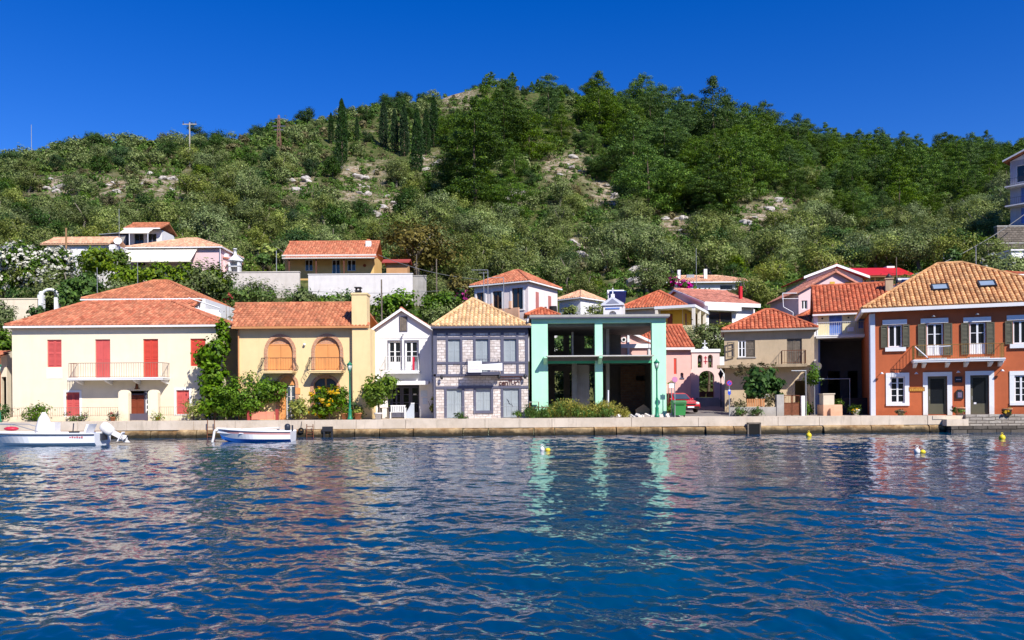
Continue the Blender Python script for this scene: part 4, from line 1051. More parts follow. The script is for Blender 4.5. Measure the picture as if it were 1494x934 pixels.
# ---------------------------------------------------------------- yellow and blue house in the recess
fr = Fr(1188, 61.5, -19); X = lambda p: fr.x(p, 500); Z = lambda p, q=1225: fr.z(p, q)
T = fthing(fr, 'yellow_house', 'yellow house with blue doors and balcony in a deep shaded recess', 'house')
W = X(1300); ze = Z(456.5); zb = Z(490)
wn = [(X(1210), X(1229), zb + .02, Z(459)), (X(1252), X(1264), Z(480), Z(458))]
mb = MB(); shell(mb, 0, W, 0, 9, zb, ze, wn, depth=.25); mb.build('upper_wall', yellow, T)
mb = MB(); shell(mb, .42, W, 2.6, 9, b0, zb - .02, [(X(1210), X(1228), 0, Z(540)), (X(1240), X(1255), 1, Z(540))], depth=.3, ceil=False); mb.build('lower_wall', M('shade_dark_wall', (.09, .085, .085), var=.2), T)  # darkened to stand for deep shadow in the recess; own colour unknown
mb = MB(); mb.box(0, .42, 0, 9, b0, zb - .02); mb.build('blue_wall', bluewall, T)
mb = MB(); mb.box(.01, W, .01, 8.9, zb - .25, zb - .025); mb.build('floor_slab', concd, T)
gable_roof(T, X(1186), X(1303), -.4, 9.3, ze + .05, fr.l(1240, 416, 4.4)[1], roof_orange, 'x', .28, .085, ridge=4.4)
mb = MB(); mb.box(-.02, X(1193.5), -.04, -.002, b0, ze); mb.box(-.1, W, -.42, -.30, ze - .2, ze - .08); mb.build('white_corner', white, T)
for i, (a, b, c, d) in enumerate(wn): shutter(T, a, b, c, d, .08, blue, 2 if i == 0 else 1, louv=i == 0)
bo = balcony(T, X(1190), X(1262), zb, .22, 1.1, white, .95, whiteiron, (), None, .15)
mb = MB(); mb.box(X(1236), X(1244), -.95, -.6, zb + .25, zb + .55); mb.build('planter', plastic, bo)
mb = MB()
for xx in (1200, 1238): mb.ball((X(xx), -.1, Z(464)), .07, 8)
mb.build('wall_lamp', iron, T)
mb = MB(); mb.lathe([(.02, 0), (.22, .06), (.32, .16), (.34, .2), (.31, .17), (.2, .08)], (0, 0, 0), 14); mb.T = None
dish = mb.build('satellite_dish', plastic, T); dish.location = (X(1193), -.35, Z(536)); dish.rotation_euler = (R(70), 0, R(-20))
chx = fr.l(1297, 420, 3.0)[0]; mb = MB(); zc = fr.z(408, 1297, 3); mb.box(chx - .27, chx + .27, 2.7, 3.3, Z(440), zc); mb.box(chx - .33, chx + .33, 2.64, 3.36, zc, zc + .08); k = mb.build('chimney', beige, T); mb = MB(); mb.lathe([(.2, zc + .08), (.26, zc + .2), (.06, zc + .42), (.01, zc + .5)], (chx, 3, 0), 8); mb.build('cowl', iron, k)
T = thing('yard_pergola', 'thin grey metal pergola frame in the dark recess of yellow house', 'pergola', (*at(1188, 600, 57).xy, QZ)); q = lambda p: at(p, 600, 57).x - T.location.x; qz = lambda p: at(1215, p, 57).z - QZ
for a in (1188.5, 1240): mb = MB(); mb.cyl((q(a), 0, 0), (q(a), 0, qz(553)), .035, .035, 8); mb.build('post', greyiron, T)
mb = MB(); mb.cyl((q(1188), 0, qz(553)), (q(1241), 0, qz(553)), .035); mb.cyl((q(1208), 0, qz(553)), (q(1216), 1, qz(549)), .02); mb.build('beam', greyiron, T)
T = thing('stone_gatepost', 'cream gatepost on a stepped peach base at the quay edge', 'gatepost', (*at(1201, 600, 54.2).xy, QZ)); q = lambda p: at(p, 600, 54.2).x - T.location.x; qz = lambda p: at(1210, p, 54.2).z - QZ
mb = MB(); mb.box(q(1203), q(1219), .2, .9, 0, qz(575.5)); mb.box(q(1202), q(1220), .15, .95, qz(575.5), qz(574)); mb.build('shaft', M('cream_stone', (.60, .52, .40)), T)
mb = MB(); mb.box(q(1200.5), q(1228), -.1, 1.0, -.1, qz(590.5)); mb.box(q(1209), q(1226), -.35, -.1, -.1, qz(596)); mb.build('base', peach, T)
T = thing('dark_fence', 'dark solid fence panel closing the shaded yard of yellow house', 'fence', (*at(1228, 600, 57.4).xy, QZ)); q = lambda p: at(p, 600, 57.4).x - T.location.x
mb = MB(); mb.box(q(1228), q(1268), 0, .08, 0, 1.2); mb.build('panel', iron, T); mb = MB(); mb.box(q(1229) - .06, q(1229) + .06, -.04, .12, 0, 1.35); mb.build('post', iron, T)

# ---------------------------------------------------------------- red house
fr = Fr(1271, 54.0, -20); X = lambda p, q=540: fr.x(p, q); Z = lambda p, q: fr.z(p, q)
T = fthing(fr, 'red_house', 'large terracotta red house with white trim and open olive shutters', 'house')
W = X(1600, 500); ze = Z(453, 1290); D = 10
uw = []; 
for a, b, t, s_ in ((1296, 1316, 474, 507), (1352, 1376, 472, 519), (1414.5, 1438, 470.5, 517), (1478, 1500, 467.5, 502)):
    uw.append((X(a, 490), X(b, 490), Z(s_, (a + b) / 2), Z(t, (a + b) / 2)))
lw = [(X(1299, 570), X(1320, 570), Z(588, 1309), Z(550, 1309)), (X(1353.5, 575), X(1382, 575), 0.06, Z(549, 1367)), (X(1415.5, 575), X(1443, 575), .06, Z(547.5, 1430)), (X(1480, 570), X(1500, 570), Z(587, 1490), Z(547.5, 1490))]
extra = []; 
for k in range(1, 2): extra = [(W - 3.2, W - 2.1, uw[0][2], uw[0][3]), (W - 3.2, W - 2.1, lw[0][2], lw[0][3])]
mb = MB(); shell(mb, 0, W, 0, D, b0, ze, uw + lw + extra, depth=.2); mb.build('wall', redhouse, T)
ridge_z = Z(392, 1420) + .0
hip_roof(T, -.55, W + .5, -.55, D + .5, ze + .1, ze + 3.6, 4.7, W - 6.5, D / 2, roof_tan2, .30, .11, trim=whitewall, thick=.2)
mb = MB(); mb.box(-.03, X(1277, 530), -.06, -.002, b0, ze - .2); mb.box(-.06, -.001, -.03, .75, b0, ze - .2); mb.build('corner_pilaster', M('bluish_white', (.66, .68, .74), var=.05), T)
for i, (a, b, c, d) in enumerate(uw):
    dr_ = i in (1, 2); window(T, a, b, c + .02, d, .08, white, glass, 2, 2 if dr_ else 1, .08, kick=.62 if dr_ else 0)
    mb = MB(); mb.box(a - .35, b + .3, -.07, -.002, d + .02, d + .34); mb.build('lintel', white, T)
    if not dr_: mb = MB(); mb.box(a - .2, b + .22, -.14, -.002, c - .26, c); mb.build('window_sill', white, T)
    w_ = (b - a) * .52
    for sgn in (-1, 1):
        x0, x1 = (a - w_ - .03, a - .03) if sgn < 0 else (b + .03, b + w_ + .03)
        sh = shutter(T, x0, x1, c, d - .02, -.09, olive, 1)
for i in (0, 3):
    a, b, c, d = lw[i]; window(T, a, b, c, d, .06, white, glass, 2, 4, .08); surround(T, a, b, c, d, 0, .27, white, .05)
for i in (1, 2):
    a, b, c, d = lw[i]; window(T, a, b, .05, d, .1, olive, glass, 1, 1, .16, 'door', kick=.55)
    mb = MB(); w_ = .28; mb.box(a - w_, a, -.06, -.002, 0.02, d); mb.box(b, b + w_, -.06, -.002, .02, d); mb.box(a - w_, b + w_, -.068, -.002, d, d + .27); mb.build('door_surround', white, T)
    mb = MB(); mb.cyl((a + .1, .02, 1.0), (a + .1, .02, 1.25), .02); mb.build('door_handle', greyiron, T)
mb = MB(); a, b = lw[2][0], lw[2][1]; mb.box(a + .22, a + .36, .10, .125, .72, .84); mb.build('door_notice', plastic, T)
for (a, b, c, d) in extra: window(T, a, b, c, d, .08, white, glass, 2, 2)
bz = Z(524.5, 1400); bxa, bxb = X(1330, 525), X(1461, 525)
brk = [X(p, 535) for p in (1334, 1347, 1381, 1408, 1443, 1458)]
bo = balcony(T, bxa, bxb, bz, .17, 1.05, white, Z(506, 1400) - bz + .1, M('ochre_rail', (.30, .17, .05), var=.2, bump=0), brk, white, .13, bh=.34, bw=.2)
mb = MB(); mb.box(X(1352), X(1378), -.95, -.08, bz + .01, bz + .1); mb.box(X(1411), X(1440), -.95, -.08, bz + .01, bz + .1); mb.build('door_step', white, bo)
mb = MB(); mb.cyl((X(1332, 508), -1.02, bz + .85), (X(1350, 520), -1.0, bz + .12), .035); mb.cyl((X(1350, 508), -1.0, bz + .8), (X(1383, 506), -1.0, bz + .83), .03); mb.build('awning_pole', plastic, bo)
for px, py in ((1286, 546), (1336, 546), (1397, 544), (1461, 542), (1361, 463), (1424.5, 460)):
    x, z = fr.l(px, py); mb = MB(); mb.cyl((x, -.003, z + .12), (x, -.3, z + .1), .016); mb.lathe([(.13, 0), (.05, .09), (.03, .12)], (x, -.3, z), 8); mb.build('wall_lamp', plastic if py > 500 else greyiron, T)
x, z = fr.l(1398, 554); mb = MB(); mb.box(x - .22, x + .22, -.12, -.08, z - .19, z + .2); mb.box(x - .02, x + .02, -.08, 0, z - .02, z + .02); k = mb.build('hanging_sign', iron, T); mb = MB()
for q_ in range(5): mb.box(x - .14 + q_ * .056, x - .105 + q_ * .056, -.127, -.12, z - .02, z + .035)
mb.build('lettering', letgrey, k)
x, z = fr.l(1400, 576); mb = MB(); mb.box(x - .21, x + .21, -.1, -.002, z - .27, z + .24); mb.box(x - .12, x + .12, -.1, -.002, z + .24, z + .33); k = mb.build('notice_case', iron, T); mb = MB(); mb.box(x - .12, x + .12, -.106, -.1, z - .18, z + .16); mb.build('pane', M('violet_print', (.17, .14, .22), var=.4, sc=8), k)
x, z = fr.l(1338, 567.5); mb = MB(); mb.box(x - .5, x + .45, -.06, -.002, z - .16, z + .12); k = mb.build('name_board', M('gilded_board', (.45, .18, .03), var=.35, sc=6), T); mb = MB()
for q_ in range(8): mb.box(x - .44 + q_ * .11, x - .37 + q_ * .11, -.072, -.06, z - .12, z - .02 + .03 * (q_ % 2))
mb.build('lettering', M('gold_letter', (.65, .35, .06)), k)
for px, py in ((1371.5, 422.5), (1440, 417.5)):
    # roof window lying on the slope
    sl_ = (3.5) / (D / 2 + .55); best = None
    for k in range(200):
        d = -.5 + k * .03; x, z = fr.l(px, py, d)
        if z <= ze + .1 + sl_ * (d + .55): best = (x, d, z); break
    if best:
        x, d, z = best; mb = MB(); mb.T = Matrix.Translation((x, d, ze + .1 + sl_ * (d + .55) + .12)) @ Matrix.Rotation(math.atan(sl_), 4, 'X')
        mb.box(-.52, .52, -.45, -.37, 0, .12); mb.box(-.52, .52, .37, .45, 0, .12); mb.box(-.52, -.43, -.37, .37, 0, .12); mb.box(.43, .52, -.37, .37, 0, .12); k = mb.build('skylight', iron, T)
        g = MB(); g.T = mb.T; g.box(-.43, .43, -.37, .37, .06, .08); g.build('pane', M('sky_glass', (.25, .32, .40), rough=.1, bump=0, spec=.7), k)
# antenna behind
# ================================================================== houses on the slope
BASES = []
def zat(px, py, Y): return at(px, py, Y).z
def terrace(fr, W, D, m=0):
    c = fr.M @ Vector((W / 2, D / 2, 0)); FLAT.append((c.x, c.y, W / 2 + m, D / 2 + m, fr.rot, fr.o.z)); BASES.append((c.x, c.y, max(W, D) / 2 + 1.2))
def bg(name, label, cat, px0, pyb, Y, W, D, ze, wallm, rot=0, front=(), left=(), right=(), wm=None, group=None, down=3.5, sh=None):
    fr = Fr(px0, Y, rot, zat(px0, pyb, Y)); T = fthing(fr, name, label, cat, group); terrace(fr, W, D)
    mb = MB(); shell(mb, 0, W, 0, D, -down, ze, front, left, right, .18); mb.build('wall', wallm, T)
    for h in front:
        if sh: shutter(T, h[0], h[1], h[2], h[3], .06, sh, 2, louv=False)
        else: window(T, h[0], h[1], h[2], h[3], .1, wm or white, glass, 2, 1, .07)
    for hs, side in ((right, 1), (left, -1)):
        for h in hs:
            k = MB(); xx = W if side > 0 else 0; k.box(xx - .12 if side > 0 else .04, xx - .04 if side > 0 else .12, h[0], h[1], h[2], h[3]); k.build('shutter' if sh else 'window', sh or glass, T)
    return fr, T
# 1 house behind the cream house
fr, T = bg('house', 'pale house with a red hip roof rising behind the cream house', 'house', 128, 478, 72, 10.6, 8, zat(128, 437, 72) - zat(128, 478, 72), whitewall, front=[(8.2, 9.6, .2, 1.6)])
ze = zat(128, 437, 72) - fr.o.z
hip_roof(T, -.35, 10.3, -.35, 8.3, ze, ze + 2.2, 4.2, 5.6, 4, roof_brown, .3, .08, trim=white)
mb = MB(); f_ = [(3.2, -2.2, ze - .95), (10.4, -2.2, ze - .95), (10.4, -.36, ze - .15), (3.2, -.36, ze - .15)]; mb.poly(f_); mb.add([Vector(p) - Vector((0, 0, .1)) for p in f_], [(3, 2, 1, 0)]); tiles(mb, f_, .3, .38, .07); mb.build('porch_roof', roof_red, T)
mb = MB()
for k in range(5): mb.box(9.95 + k * .38, 10.03 + k * .38, -1.5 + k * .45, -1.42 + k * .45, -1.5, ze - .7 - k * .1)
mb.cyl((9.9, -2, ze - .2), (11.7, .5, ze - .8), .05); mb.build('veranda_frame', white, T)
mb = MB(); mb.add([(10.1, -1.9, -1.5), (11.8, .5, -1.5), (11.8, .5, ze - 1), (10.1, -1.9, ze - 1)], [(0, 1, 2, 3)]); mb.box(10.1, 11.8, .5, .6, -1.5, ze - 1); mb.build('veranda_screen', whitewall, T)
# 2 pink house with awning
Y = 95; k_ = Y / FPX
fr, T = bg('house', 'low pink house under a wide cream awning on the upper terrace', 'house', 192, 390, Y, 10.6, 7, (390 - 362) * k_, M('pale_pink_wall', (.74, .52, .52), var=.05), front=[(.8, 1.7, .2, 1.7), (3, 4, 0, 1.8), (6, 7, .2, 1.7)], wm=M('brown_frame', (.12, .06, .03)), right=[(2, 3, .6, 1.6)])
ze = (390 - 362) * k_; hip_roof(T, -.4, 10.9, -.4, 7.4, ze + .03, ze + 1.75, 5.2, 6.6, 3.5, roof_pale, .32, .08, trim=white)
mb = MB()
for a, b in ((-.2, 4.1), (4.16, 8.0)): 
    mb.add([(a, -.1, ze - .08), (b, -.1, ze - .08), (b - .25, -1.6, ze - 1.75), (a - .35, -1.6, ze - 1.75)], [(0, 1, 2, 3)]); mb.add([(a - .35, -1.6, ze - 1.75), (b - .25, -1.6, ze - 1.75), (b - .25, -1.6, ze - 1.95), (a - .35, -1.6, ze - 1.95)], [(0, 1, 2, 3)])
mb.build('awning', awning, T)
mb = MB(); mb.box(10.62, 11.0, 1.2, 1.9, ze - 1.1, ze - .5); mb.cyl((10.7, -.3, ze), (10.7, -.3, -2), .045); mb.build('air_unit', plastic, T)
fr, T = bg('outhouse', 'tiny pale pink outhouse with mono roof between pink house and barbecue', 'outhouse', 322, 396, 96, 1.7, 2.5, 1.75, M('pale_pink_wall', (.74, .52, .52)))
mb = MB(); mb.prism([(-.15, 1.7), (1.9, 1.25), (1.9, 1.4), (-.15, 1.9)], -.2, 2.7); mb.build('roof', roof_pink, T)
p = at(343, 396, 95.5); T = thing('barbecue', 'white masonry barbecue with a flared chimney hood on terrace', 'barbecue', p)
mb = MB(); mb.box(-.65, -.4, -.4, .5, -1, 1.0); mb.box(.4, .65, -.4, .5, -1, 1.0); mb.box(-.65, .65, .35, .5, -1, 1.3); mb.box(-.65, .65, -.4, .5, .5, .6); mb.build('base', white, T)
mb = MB(); mb.lathe([(.95, 1.15), (.98, 1.3), (.28, 1.85), (.2, 1.95), (.2, 2.6), (.26, 2.62), (.26, 2.7)], n=4); k = mb.build('hood', white, T)
# 3 long low roof
fr, T = bg('house', 'long low white house with a plain orange roof behind the blossom', 'house', 70, 384, 97, 8.2, 5, 2.2, whitewall, front=[(6.9, 7.5, .2, 1.9)])
gable_roof(T, -.6, 7.6, -.4, 5.3, 2.25, 3.5, roof_pale, 'x', .32, .07)
p = at(172, 352, 97.5); T = thing('satellite_dish', 'round white satellite dish on a mast above the low orange roof', 'satellite dish', p)
mb = MB(); mb.lathe([(.03, -.1), (.3, -.04), (.46, .06), (.44, .06), (.28, -.02), (.03, -.06)], n=16); o = mb.build('reflector', plastic, T); o.rotation_euler = (R(70), 0, R(15)); mb = MB(); mb.cyl((0, .1, 0), (0, .1, -2.5), .04); mb.build('mast', greyiron, T)
# 4 upper small house
Y = 106; k_ = Y / FPX
fr, T = bg('house', 'small dark-fronted house with rusty red roof and cream porch awning', 'house', 190, 358, Y, 4.3, 4, 2.0, whitewall, front=[(.7, 1.9, .0, 1.5), (2.4, 3.6, 0, 1.5)], wm=timber)
gable_roof(T, -.3, 4.6, -.9, 4.3, 2.1, 3.25, roof_brown, 'x', .32, .08)
mb = MB(); mb.box(-.25, 4.5, -1.0, -.86, 1.92, 2.08); mb.build('fascia', white, T)
mb = MB(); mb.add([(-.2, -.9, 1.9), (3.6, -.9, 1.9), (3.6, -2.1, 1.3), (-.2, -2.1, 1.3)], [(0, 1, 2, 3)]); mb.box(-.2, 3.6, -2.12, -2.1, 1.12, 1.3); mb.build('awning', awning, T)
for xx in (1.0, 3.4): mb = MB(); mb.cyl((xx, -2.05, 1.25), (xx, -2.05, -1), .05); mb.build('post', plastic, T)
fr, T = bg('shed', 'grey tin-roofed shed beside the small dark-fronted house', 'shed', 150, 356, 107, 3.2, 3, 1.2, conc)
mb = MB(); mb.prism([(-.2, 1.15), (3.4, 1.4), (3.4, 1.48), (-.2, 1.24)], -.4, 3.2); mb.build('roof', greyiron, T)
# 6 ochre hill house
Y = 100; k_ = Y / FPX
zb_ = zat(416, 408, Y); hz = lambda p: (408 - p) * k_ + .0
fr, T = bg('hill_house', 'long ochre hillside house with orange tiled roof and timber-posted porch', 'house', 417, 408, Y, 11.1, 6, hz(372), ochre2, front=[(2.5, 3.45, hz(395.5), hz(379)), (5.85, 6.85, hz(407), hz(379.5)), (7.75, 8.8, hz(396), hz(380))], wm=white)
gable_roof(T, -.25, 11.35, -.25, 6.3, hz(373), hz(357) + .9, roof_red, 'x', .3, .08)
mb = MB(); f_ = [(.2, -1.9, hz(380) - .12), (11.6, -1.9, hz(380) - .12), (11.6, -.27, hz(375.5)), (.2, -.27, hz(375.5))]; mb.poly(f_); mb.add([Vector(p) - Vector((0, 0, .12)) for p in f_], [(3, 2, 1, 0)]); tiles(mb, f_, .3, .4, .07); mb.build('porch_roof', roof_red, T)
mb = MB(); mb.box(-.3, 11.4, -.36, -.262, hz(374.5) - .02, hz(372.5)); mb.box(.2, 11.5, -1.96, -1.86, hz(381.8), hz(380)); mb.build('fascia', palewood, T)
for xx in (1.0, 4.3, 7.7): mb = MB(); mb.box(xx - .07, xx + .07, -1.75, -1.6, -2, hz(381)); mb.build('porch_post', M('dark_brown_wood', (.12, .045, .03)), T)
cx_ = 10.1; mb = MB(); mb.box(cx_ - .33, cx_ + .33, 1.6, 2.2, hz(372), hz(351) + .2); k = mb.build('chimney', white, T); mb = MB(); mb.box(cx_ - .2, cx_ + .2, 1.7, 2.1, hz(351) + .2, hz(348) + .2); mb.build('chimney_cap', terracotta, k)
x, z = fr.l(532, 387.5); mb = MB(); mb.cyl((x, -.05, z), (x, -.003, z), .2, .2, 8); mb.build('plaque', M('red_brown_plaque', (.3, .07, .03)), T)
mb = MB(); mb.cyl((-.5, -1.9, -3), (-.5, -1.9, hz(370)), .05); mb.cyl((-.5, -1.9, hz(365)), (-.2, 0, hz(368)), .04); mb.build('pipe_frame', greyiron, T)
# 7 red shed
fr, T = bg('shed', 'small orange timber shed with a dark red roof beside hill house', 'shed', 565, 404, 100, 2.6, 2.4, 1.75, M('orange_timber', (.52, .28, .13), var=.15))
mb = MB(); mb.prismx([(-.5, 1.65), (1.2, 2.2), (2.7, 1.7), (2.7, 1.85), (1.2, 2.4), (-.5, 1.8)], -.5, 2.9); mb.build('roof', M('dark_red_roof', (.35, .06, .05), var=.2), T)
# 8 retaining walls
def rwall(pxa, pxb, pt, pb, Y, label, mat, th=.4):
    p = at(pxa, pb, Y); T = thing('retaining_wall', label, 'retaining wall', (p.x, Y, zat(pxa, pb, Y))); L = at(pxb, pb, Y).x - p.x
    mb = MB(); mb.box(0, L, 0, th, -3, zat(pxa, pt, Y) - zat(pxa, pb, Y)); mb.build('wall', mat, T)
    mb = MB(); mb.box(-.05, L + .05, -.06, th + .06, zat(pxa, pt, Y) - zat(pxa, pb, Y), zat(pxa, pt, Y) - zat(pxa, pb, Y) + .1); mb.build('coping', mat, T)
    FLAT.append((p.x + L / 2, Y, L / 2, .5, 0, p.z - .2)); BASES.append((p.x + L * .25, Y - 1, 2.2)); BASES.append((p.x + L * .75, Y - 1, 2.2)); return T
wallg = M('whitewashed_wall', (.62, .56, .50), var=.12, stain=.35, stcol=(.34, .28, .22))
rwall(322, 437, 398, 430, 95, 'pale whitewashed terrace wall below the barbecue', wallg)
rwall(450, 602, 401, 440, 94, 'long whitewashed terrace wall below the ochre hill house', M('whitewashed_wall_b', (.70, .66, .64), var=.1, stain=.3, stcol=(.40, .34, .30)))
rwall(602, 622, 403, 436, 94.6, 'short grey return wall beside the red-roofed shed', conc)
rwall(0, 56, 437, 470, 79, 'rough cream garden wall under the white blossom', creamw)
rwall(80, 94, 430, 470, 79.5, 'stub of cream garden wall beside the white arch', creamw)
p = at(69, 470, 79); T = thing('garden_arch', 'small white arched garden gateway below the blossom', 'garden gate', p); u = 79 / FPX
mb = MB(); mb.box(-14 * u, -7 * u, 0, .5, -2, 40 * u); mb.box(10 * u, 15 * u, 0, .5, -2, 36 * u); mb.build('pier', white, T)
mb = MB(); pts = [(13 * u * math.cos(t) + 2 * u, 36 * u + 12 * u * math.sin(t)) for t in [PI * k / 10 for k in range(11)]]
for a, b in zip(pts[:-1], pts[1:]): mb.cyl((a[0], .25, a[1]), (b[0], .25, b[1]), .14, n=8)
mb.build('arch', white, T)
mb = MB(); mb.ball((-10.5 * u, .25, 42 * u), .25, 8); mb.build('finial', white, T)
# 9 pink-white house with three windows
Y = 85; al = R(30)
fr, T = bg('house', 'pinkish white house with red hip roof seen corner-on above stone house', 'house', 693, 470, Y, 6.5, 6.6, 3.75, pinkwhite, rot=-30, front=[(.3, 1.3, 1.5, 3.05), (2.3, 3.4, .9, 3.05), (4.6, 5.9, 1.0, 3.2)], right=[(1.6, 2.2, 1.1, 2.9), (4.4, 5.0, 1.1, 2.8)], wm=M('brown_frame', (.12, .06, .03)), sh=None)
hip_roof(T, -.35, 6.85, -.35, 6.95, 3.8, 5.6, 3.1, 3.5, 3.3, roof_red, .3, .08, trim=white)
for a, b, c, d in ((.3, 1.3, 1.5, 3.05), (2.3, 3.4, .9, 3.05), (4.6, 5.9, 1.0, 3.2)): surround(T, a, b, c, d, 0, .2, whitewall, .05)
for a, b, c, d in ((1.6, 2.2, 1.1, 2.9), (4.4, 5.0, 1.1, 2.8)): mb = MB(); mb.box(6.5, 6.56, a, b, c, d); mb.build('shutter', M('dusty_red', (.42, .15, .13)), T)
mb = MB(); mb.box(.0, 6.6, -2.2, -2.0, -1, .9); mb.box(3.3, 3.5, -2.25, -2, .9, 1.5); mb.box(5.5, 5.75, -2.25, -2, .9, 1.6); mb.build('balcony_wall', peach, T)
fr, T = bg('annex', 'little orange-roofed annex peeping above the mint roof slab', 'annex', 770, 480, 77, 2.9, 2.5, (480 - 460) * 77 / FPX, whitewall)
hip_roof(T, -.25, 3.1, -.25, 2.75, 1.3, 2.1, 1.3, 1.5, 1.25, roof_orange, .3, .07)
p = at(807, 458, 80); T = thing('water_tank', 'black round water tanks on a stand beside the pinkish house', 'water tank', p); mb = MB(); mb.cyl((0, 0, 0), (0, 0, .75), .42, .38, 14); mb.build('drum', rubber, T); mb = MB(); mb.cyl((-.75, 0, 0), (-.75, 0, .7), .12, .12, 10); mb.box(-1.0, .5, -.3, .3, -1.5, 0); mb.build('stand', iron, T)
# 10 little white house
fr, T = bg('house', 'tiny white house with pale orange hip roof beside the chapel belfry', 'house', 817, 468, 91, 3.0, 4.0, 2.3, whitewall, rot=-42, front=[(1.2, 2.0, .6, 1.5)], right=[(1.5, 2.3, .8, 1.5)])
hip_roof(T, -.3, 3.3, -.3, 4.3, 2.35, 3.4, 1.4, 1.6, 2, roof_pale, .3, .07, trim=white)
# 11 belfry
fr = Fr(881, 73, -12, zat(895, 470, 73)); T = fthing(fr, 'belfry', 'little white chapel belfry with a pointed pediment and cross', 'belfry'); u = 73 / FPX; BASES.append((fr.o.x + 1, 73.5, 2)); FLAT.append((fr.o.x + 1, 74, 1.6, 1.5, 0, fr.o.z))
wb = 27 * u; mb = MB(); wall_face(mb, 0, wb, -3, 24 * u, 0, [(wb * .3, wb * .7, 6 * u, 16 * u, True)], .3); mb.box(0, .01, 0, 1, -3, 24 * u); mb.box(wb - .01, wb, 0, 1, -3, 24 * u); mb.box(0, wb, 1, 1.02, -3, 24 * u); mb.box(wb * .3, wb * .7, .3, .34, 6 * u, 16 * u); mb.build('wall', whitewall, T)
mb = MB(); mb.prism([(-.15, 24 * u), (wb + .15, 24 * u), (wb + .15, 27 * u), (wb / 2, 37 * u), (-.15, 27 * u)], -.12, 1.1); mb.build('pediment', M('bluish_white', (.66, .68, .74)), T)
mb = MB(); mb.prism([(.25, 26.5 * u), (wb - .25, 26.5 * u), (wb / 2, 34 * u)], -.14, -.121); mb.build('tympanum', M('blue_grey', (.25, .27, .36)), T)
mb = MB(); mb.box(wb * .12, wb * .88, -.05, -.002, 18.5 * u, 20.5 * u); mb.build('blue_band', blue, T)
mb = MB(); mb.box(wb / 2 - .16, wb / 2 + .16, .2, .5, 36 * u, 41 * u); mb.box(wb / 2 - .045, wb / 2 + .045, .3, .38, 41 * u, 50 * u); mb.box(wb / 2 - .2, wb / 2 + .2, .3, .38, 46 * u, 47.3 * u); mb.build('cross', white, T)
p = at(900, 442, 76); T = thing('solar_heater', 'blue solar water heater tilted on a white roof behind the belfry', 'solar heater', p)
mb = MB(); mb.T = Matrix.Rotation(R(35), 4, 'X'); mb.box(-.8, .8, 0, .1, 0, 1.2); mb.build('panel', solar, T); mb = MB(); mb.cyl((-.8, .9, 1.1), (.8, .9, 1.1), .25, .25, 12); mb.build('tank', plastic, T); mb = MB(); mb.box(-.75, -.68, .8, .9, -2, 1); mb.box(.68, .75, .8, .9, -2, 1); mb.box(-.8, .8, .2, .9, -3, -.3); mb.build('stand', whitewall, T)
# 12 cream veranda house
Y = 82; fr, T = bg('house', 'cream house with orange hip roof and yellow veranda with white columns', 'house', 908, 492, Y, 6.2, 9, 2.75, creamw, rot=-24, front=[], right=[])
hip_roof(T, -.4, 6.7, -.4, 9.4, 2.85, 4.85, 3.0, 3.3, 3.2, roof_orange, .3, .085, trim=conc, ry1=6)
mb = MB(); mb.box(4.0, 6.18, -.02, -.003, .3, 2.5); mb.box(6.2, 6.22, .2, 8.5, .3, 2.6); mb.build('veranda_wall', M('deep_yellow', (.62, .38, .05)), T)
mb = MB(); mb.box(4.7, 5.2, -.05, -.021, .3, 2.1); mb.box(6.222, 6.25, 1, 1.8, .3, 2.2); mb.box(6.222, 6.25, 4, 4.8, .8, 2.1); mb.build('door', browndoor, T)
for xx, yy in ((4.0, -1.6), (7.6, -1.6), (7.6, 1.2), (7.6, 4.0), (7.6, 7)): mb = MB(); mb.box(xx - .14, xx + .14, yy - .14, yy + .14, -3, 2.45); mb.build('column', awning, T)
mb = MB(); mb.box(3.8, 7.8, -1.8, -.4, 2.46, 2.72); mb.box(6.7, 7.8, -.4, 8, 2.46, 2.72); mb.build('veranda_beam', white, T)
mb = MB(); mb.box(3.8, 7.8, -1.8, -.0, -3, .3); mb.box(6.3, 7.8, 0, 8, -3, .3); mb.box(4.2, 7.5, -1.75, -1.65, .3, .75); mb.build('veranda_floor', yellow, T)
# 13 white gable house
Y = 84; fr, T = bg('house', 'white house with long pink roof, gable end and dark veranda', 'house', 1030, 482, Y, 6.0, 11, 2.75, whitewall, rot=20, front=[(.4, 3.3, .3, 2.0)], wm=M('brown_frame', (.12, .06, .03)), right=[(2, 3, 1, 2)])
gr = gable_roof(T, -.5, 6.4, -.6, 11.3, 2.9, 5.0, roof_pink, 'x', .3, .07)
mb = MB(); mb.prismx([(0, 2.75), (11, 2.75), (5.4, 4.85)], .0, .2); mb.prismx([(0, 2.75), (11, 2.75), (5.4, 4.85)], 5.8, 5.99); mb.build('gable_wall', whitewall, T)
mb = MB(); mb.prismx([(-.62, 2.62), (5.35, 4.78), (5.35, 5.0), (-.62, 2.86)], -.56, -.5); mb.prismx([(11.3, 2.62), (11.3, 2.86), (5.35, 5.0), (5.35, 4.78)], -.56, -.5); mb.box(-.5, 6.4, -.7, -.6, 2.5, 2.9); mb.box(-.2, 3.9, -.8, -.01, 2.05, 2.5); mb.build('white_fascia', white, T)
mb = MB(); mb.box(-.06, -.003, 5.0, 5.5, 3.3, 3.8); mb.build('gable_vent', dark, T)
mb = MB(); mb.box(5.2, 5.5, 1.2, 1.5, 3.2, 5.0); k = mb.build('chimney', M('bright_red_pipe', (.5, .02, .03)), T); mb = MB(); mb.cyl((5.35, 1.35, 5.0), (5.42, 1.35, 5.4), .12, .12, 8); mb.build('cowl', iron, k)
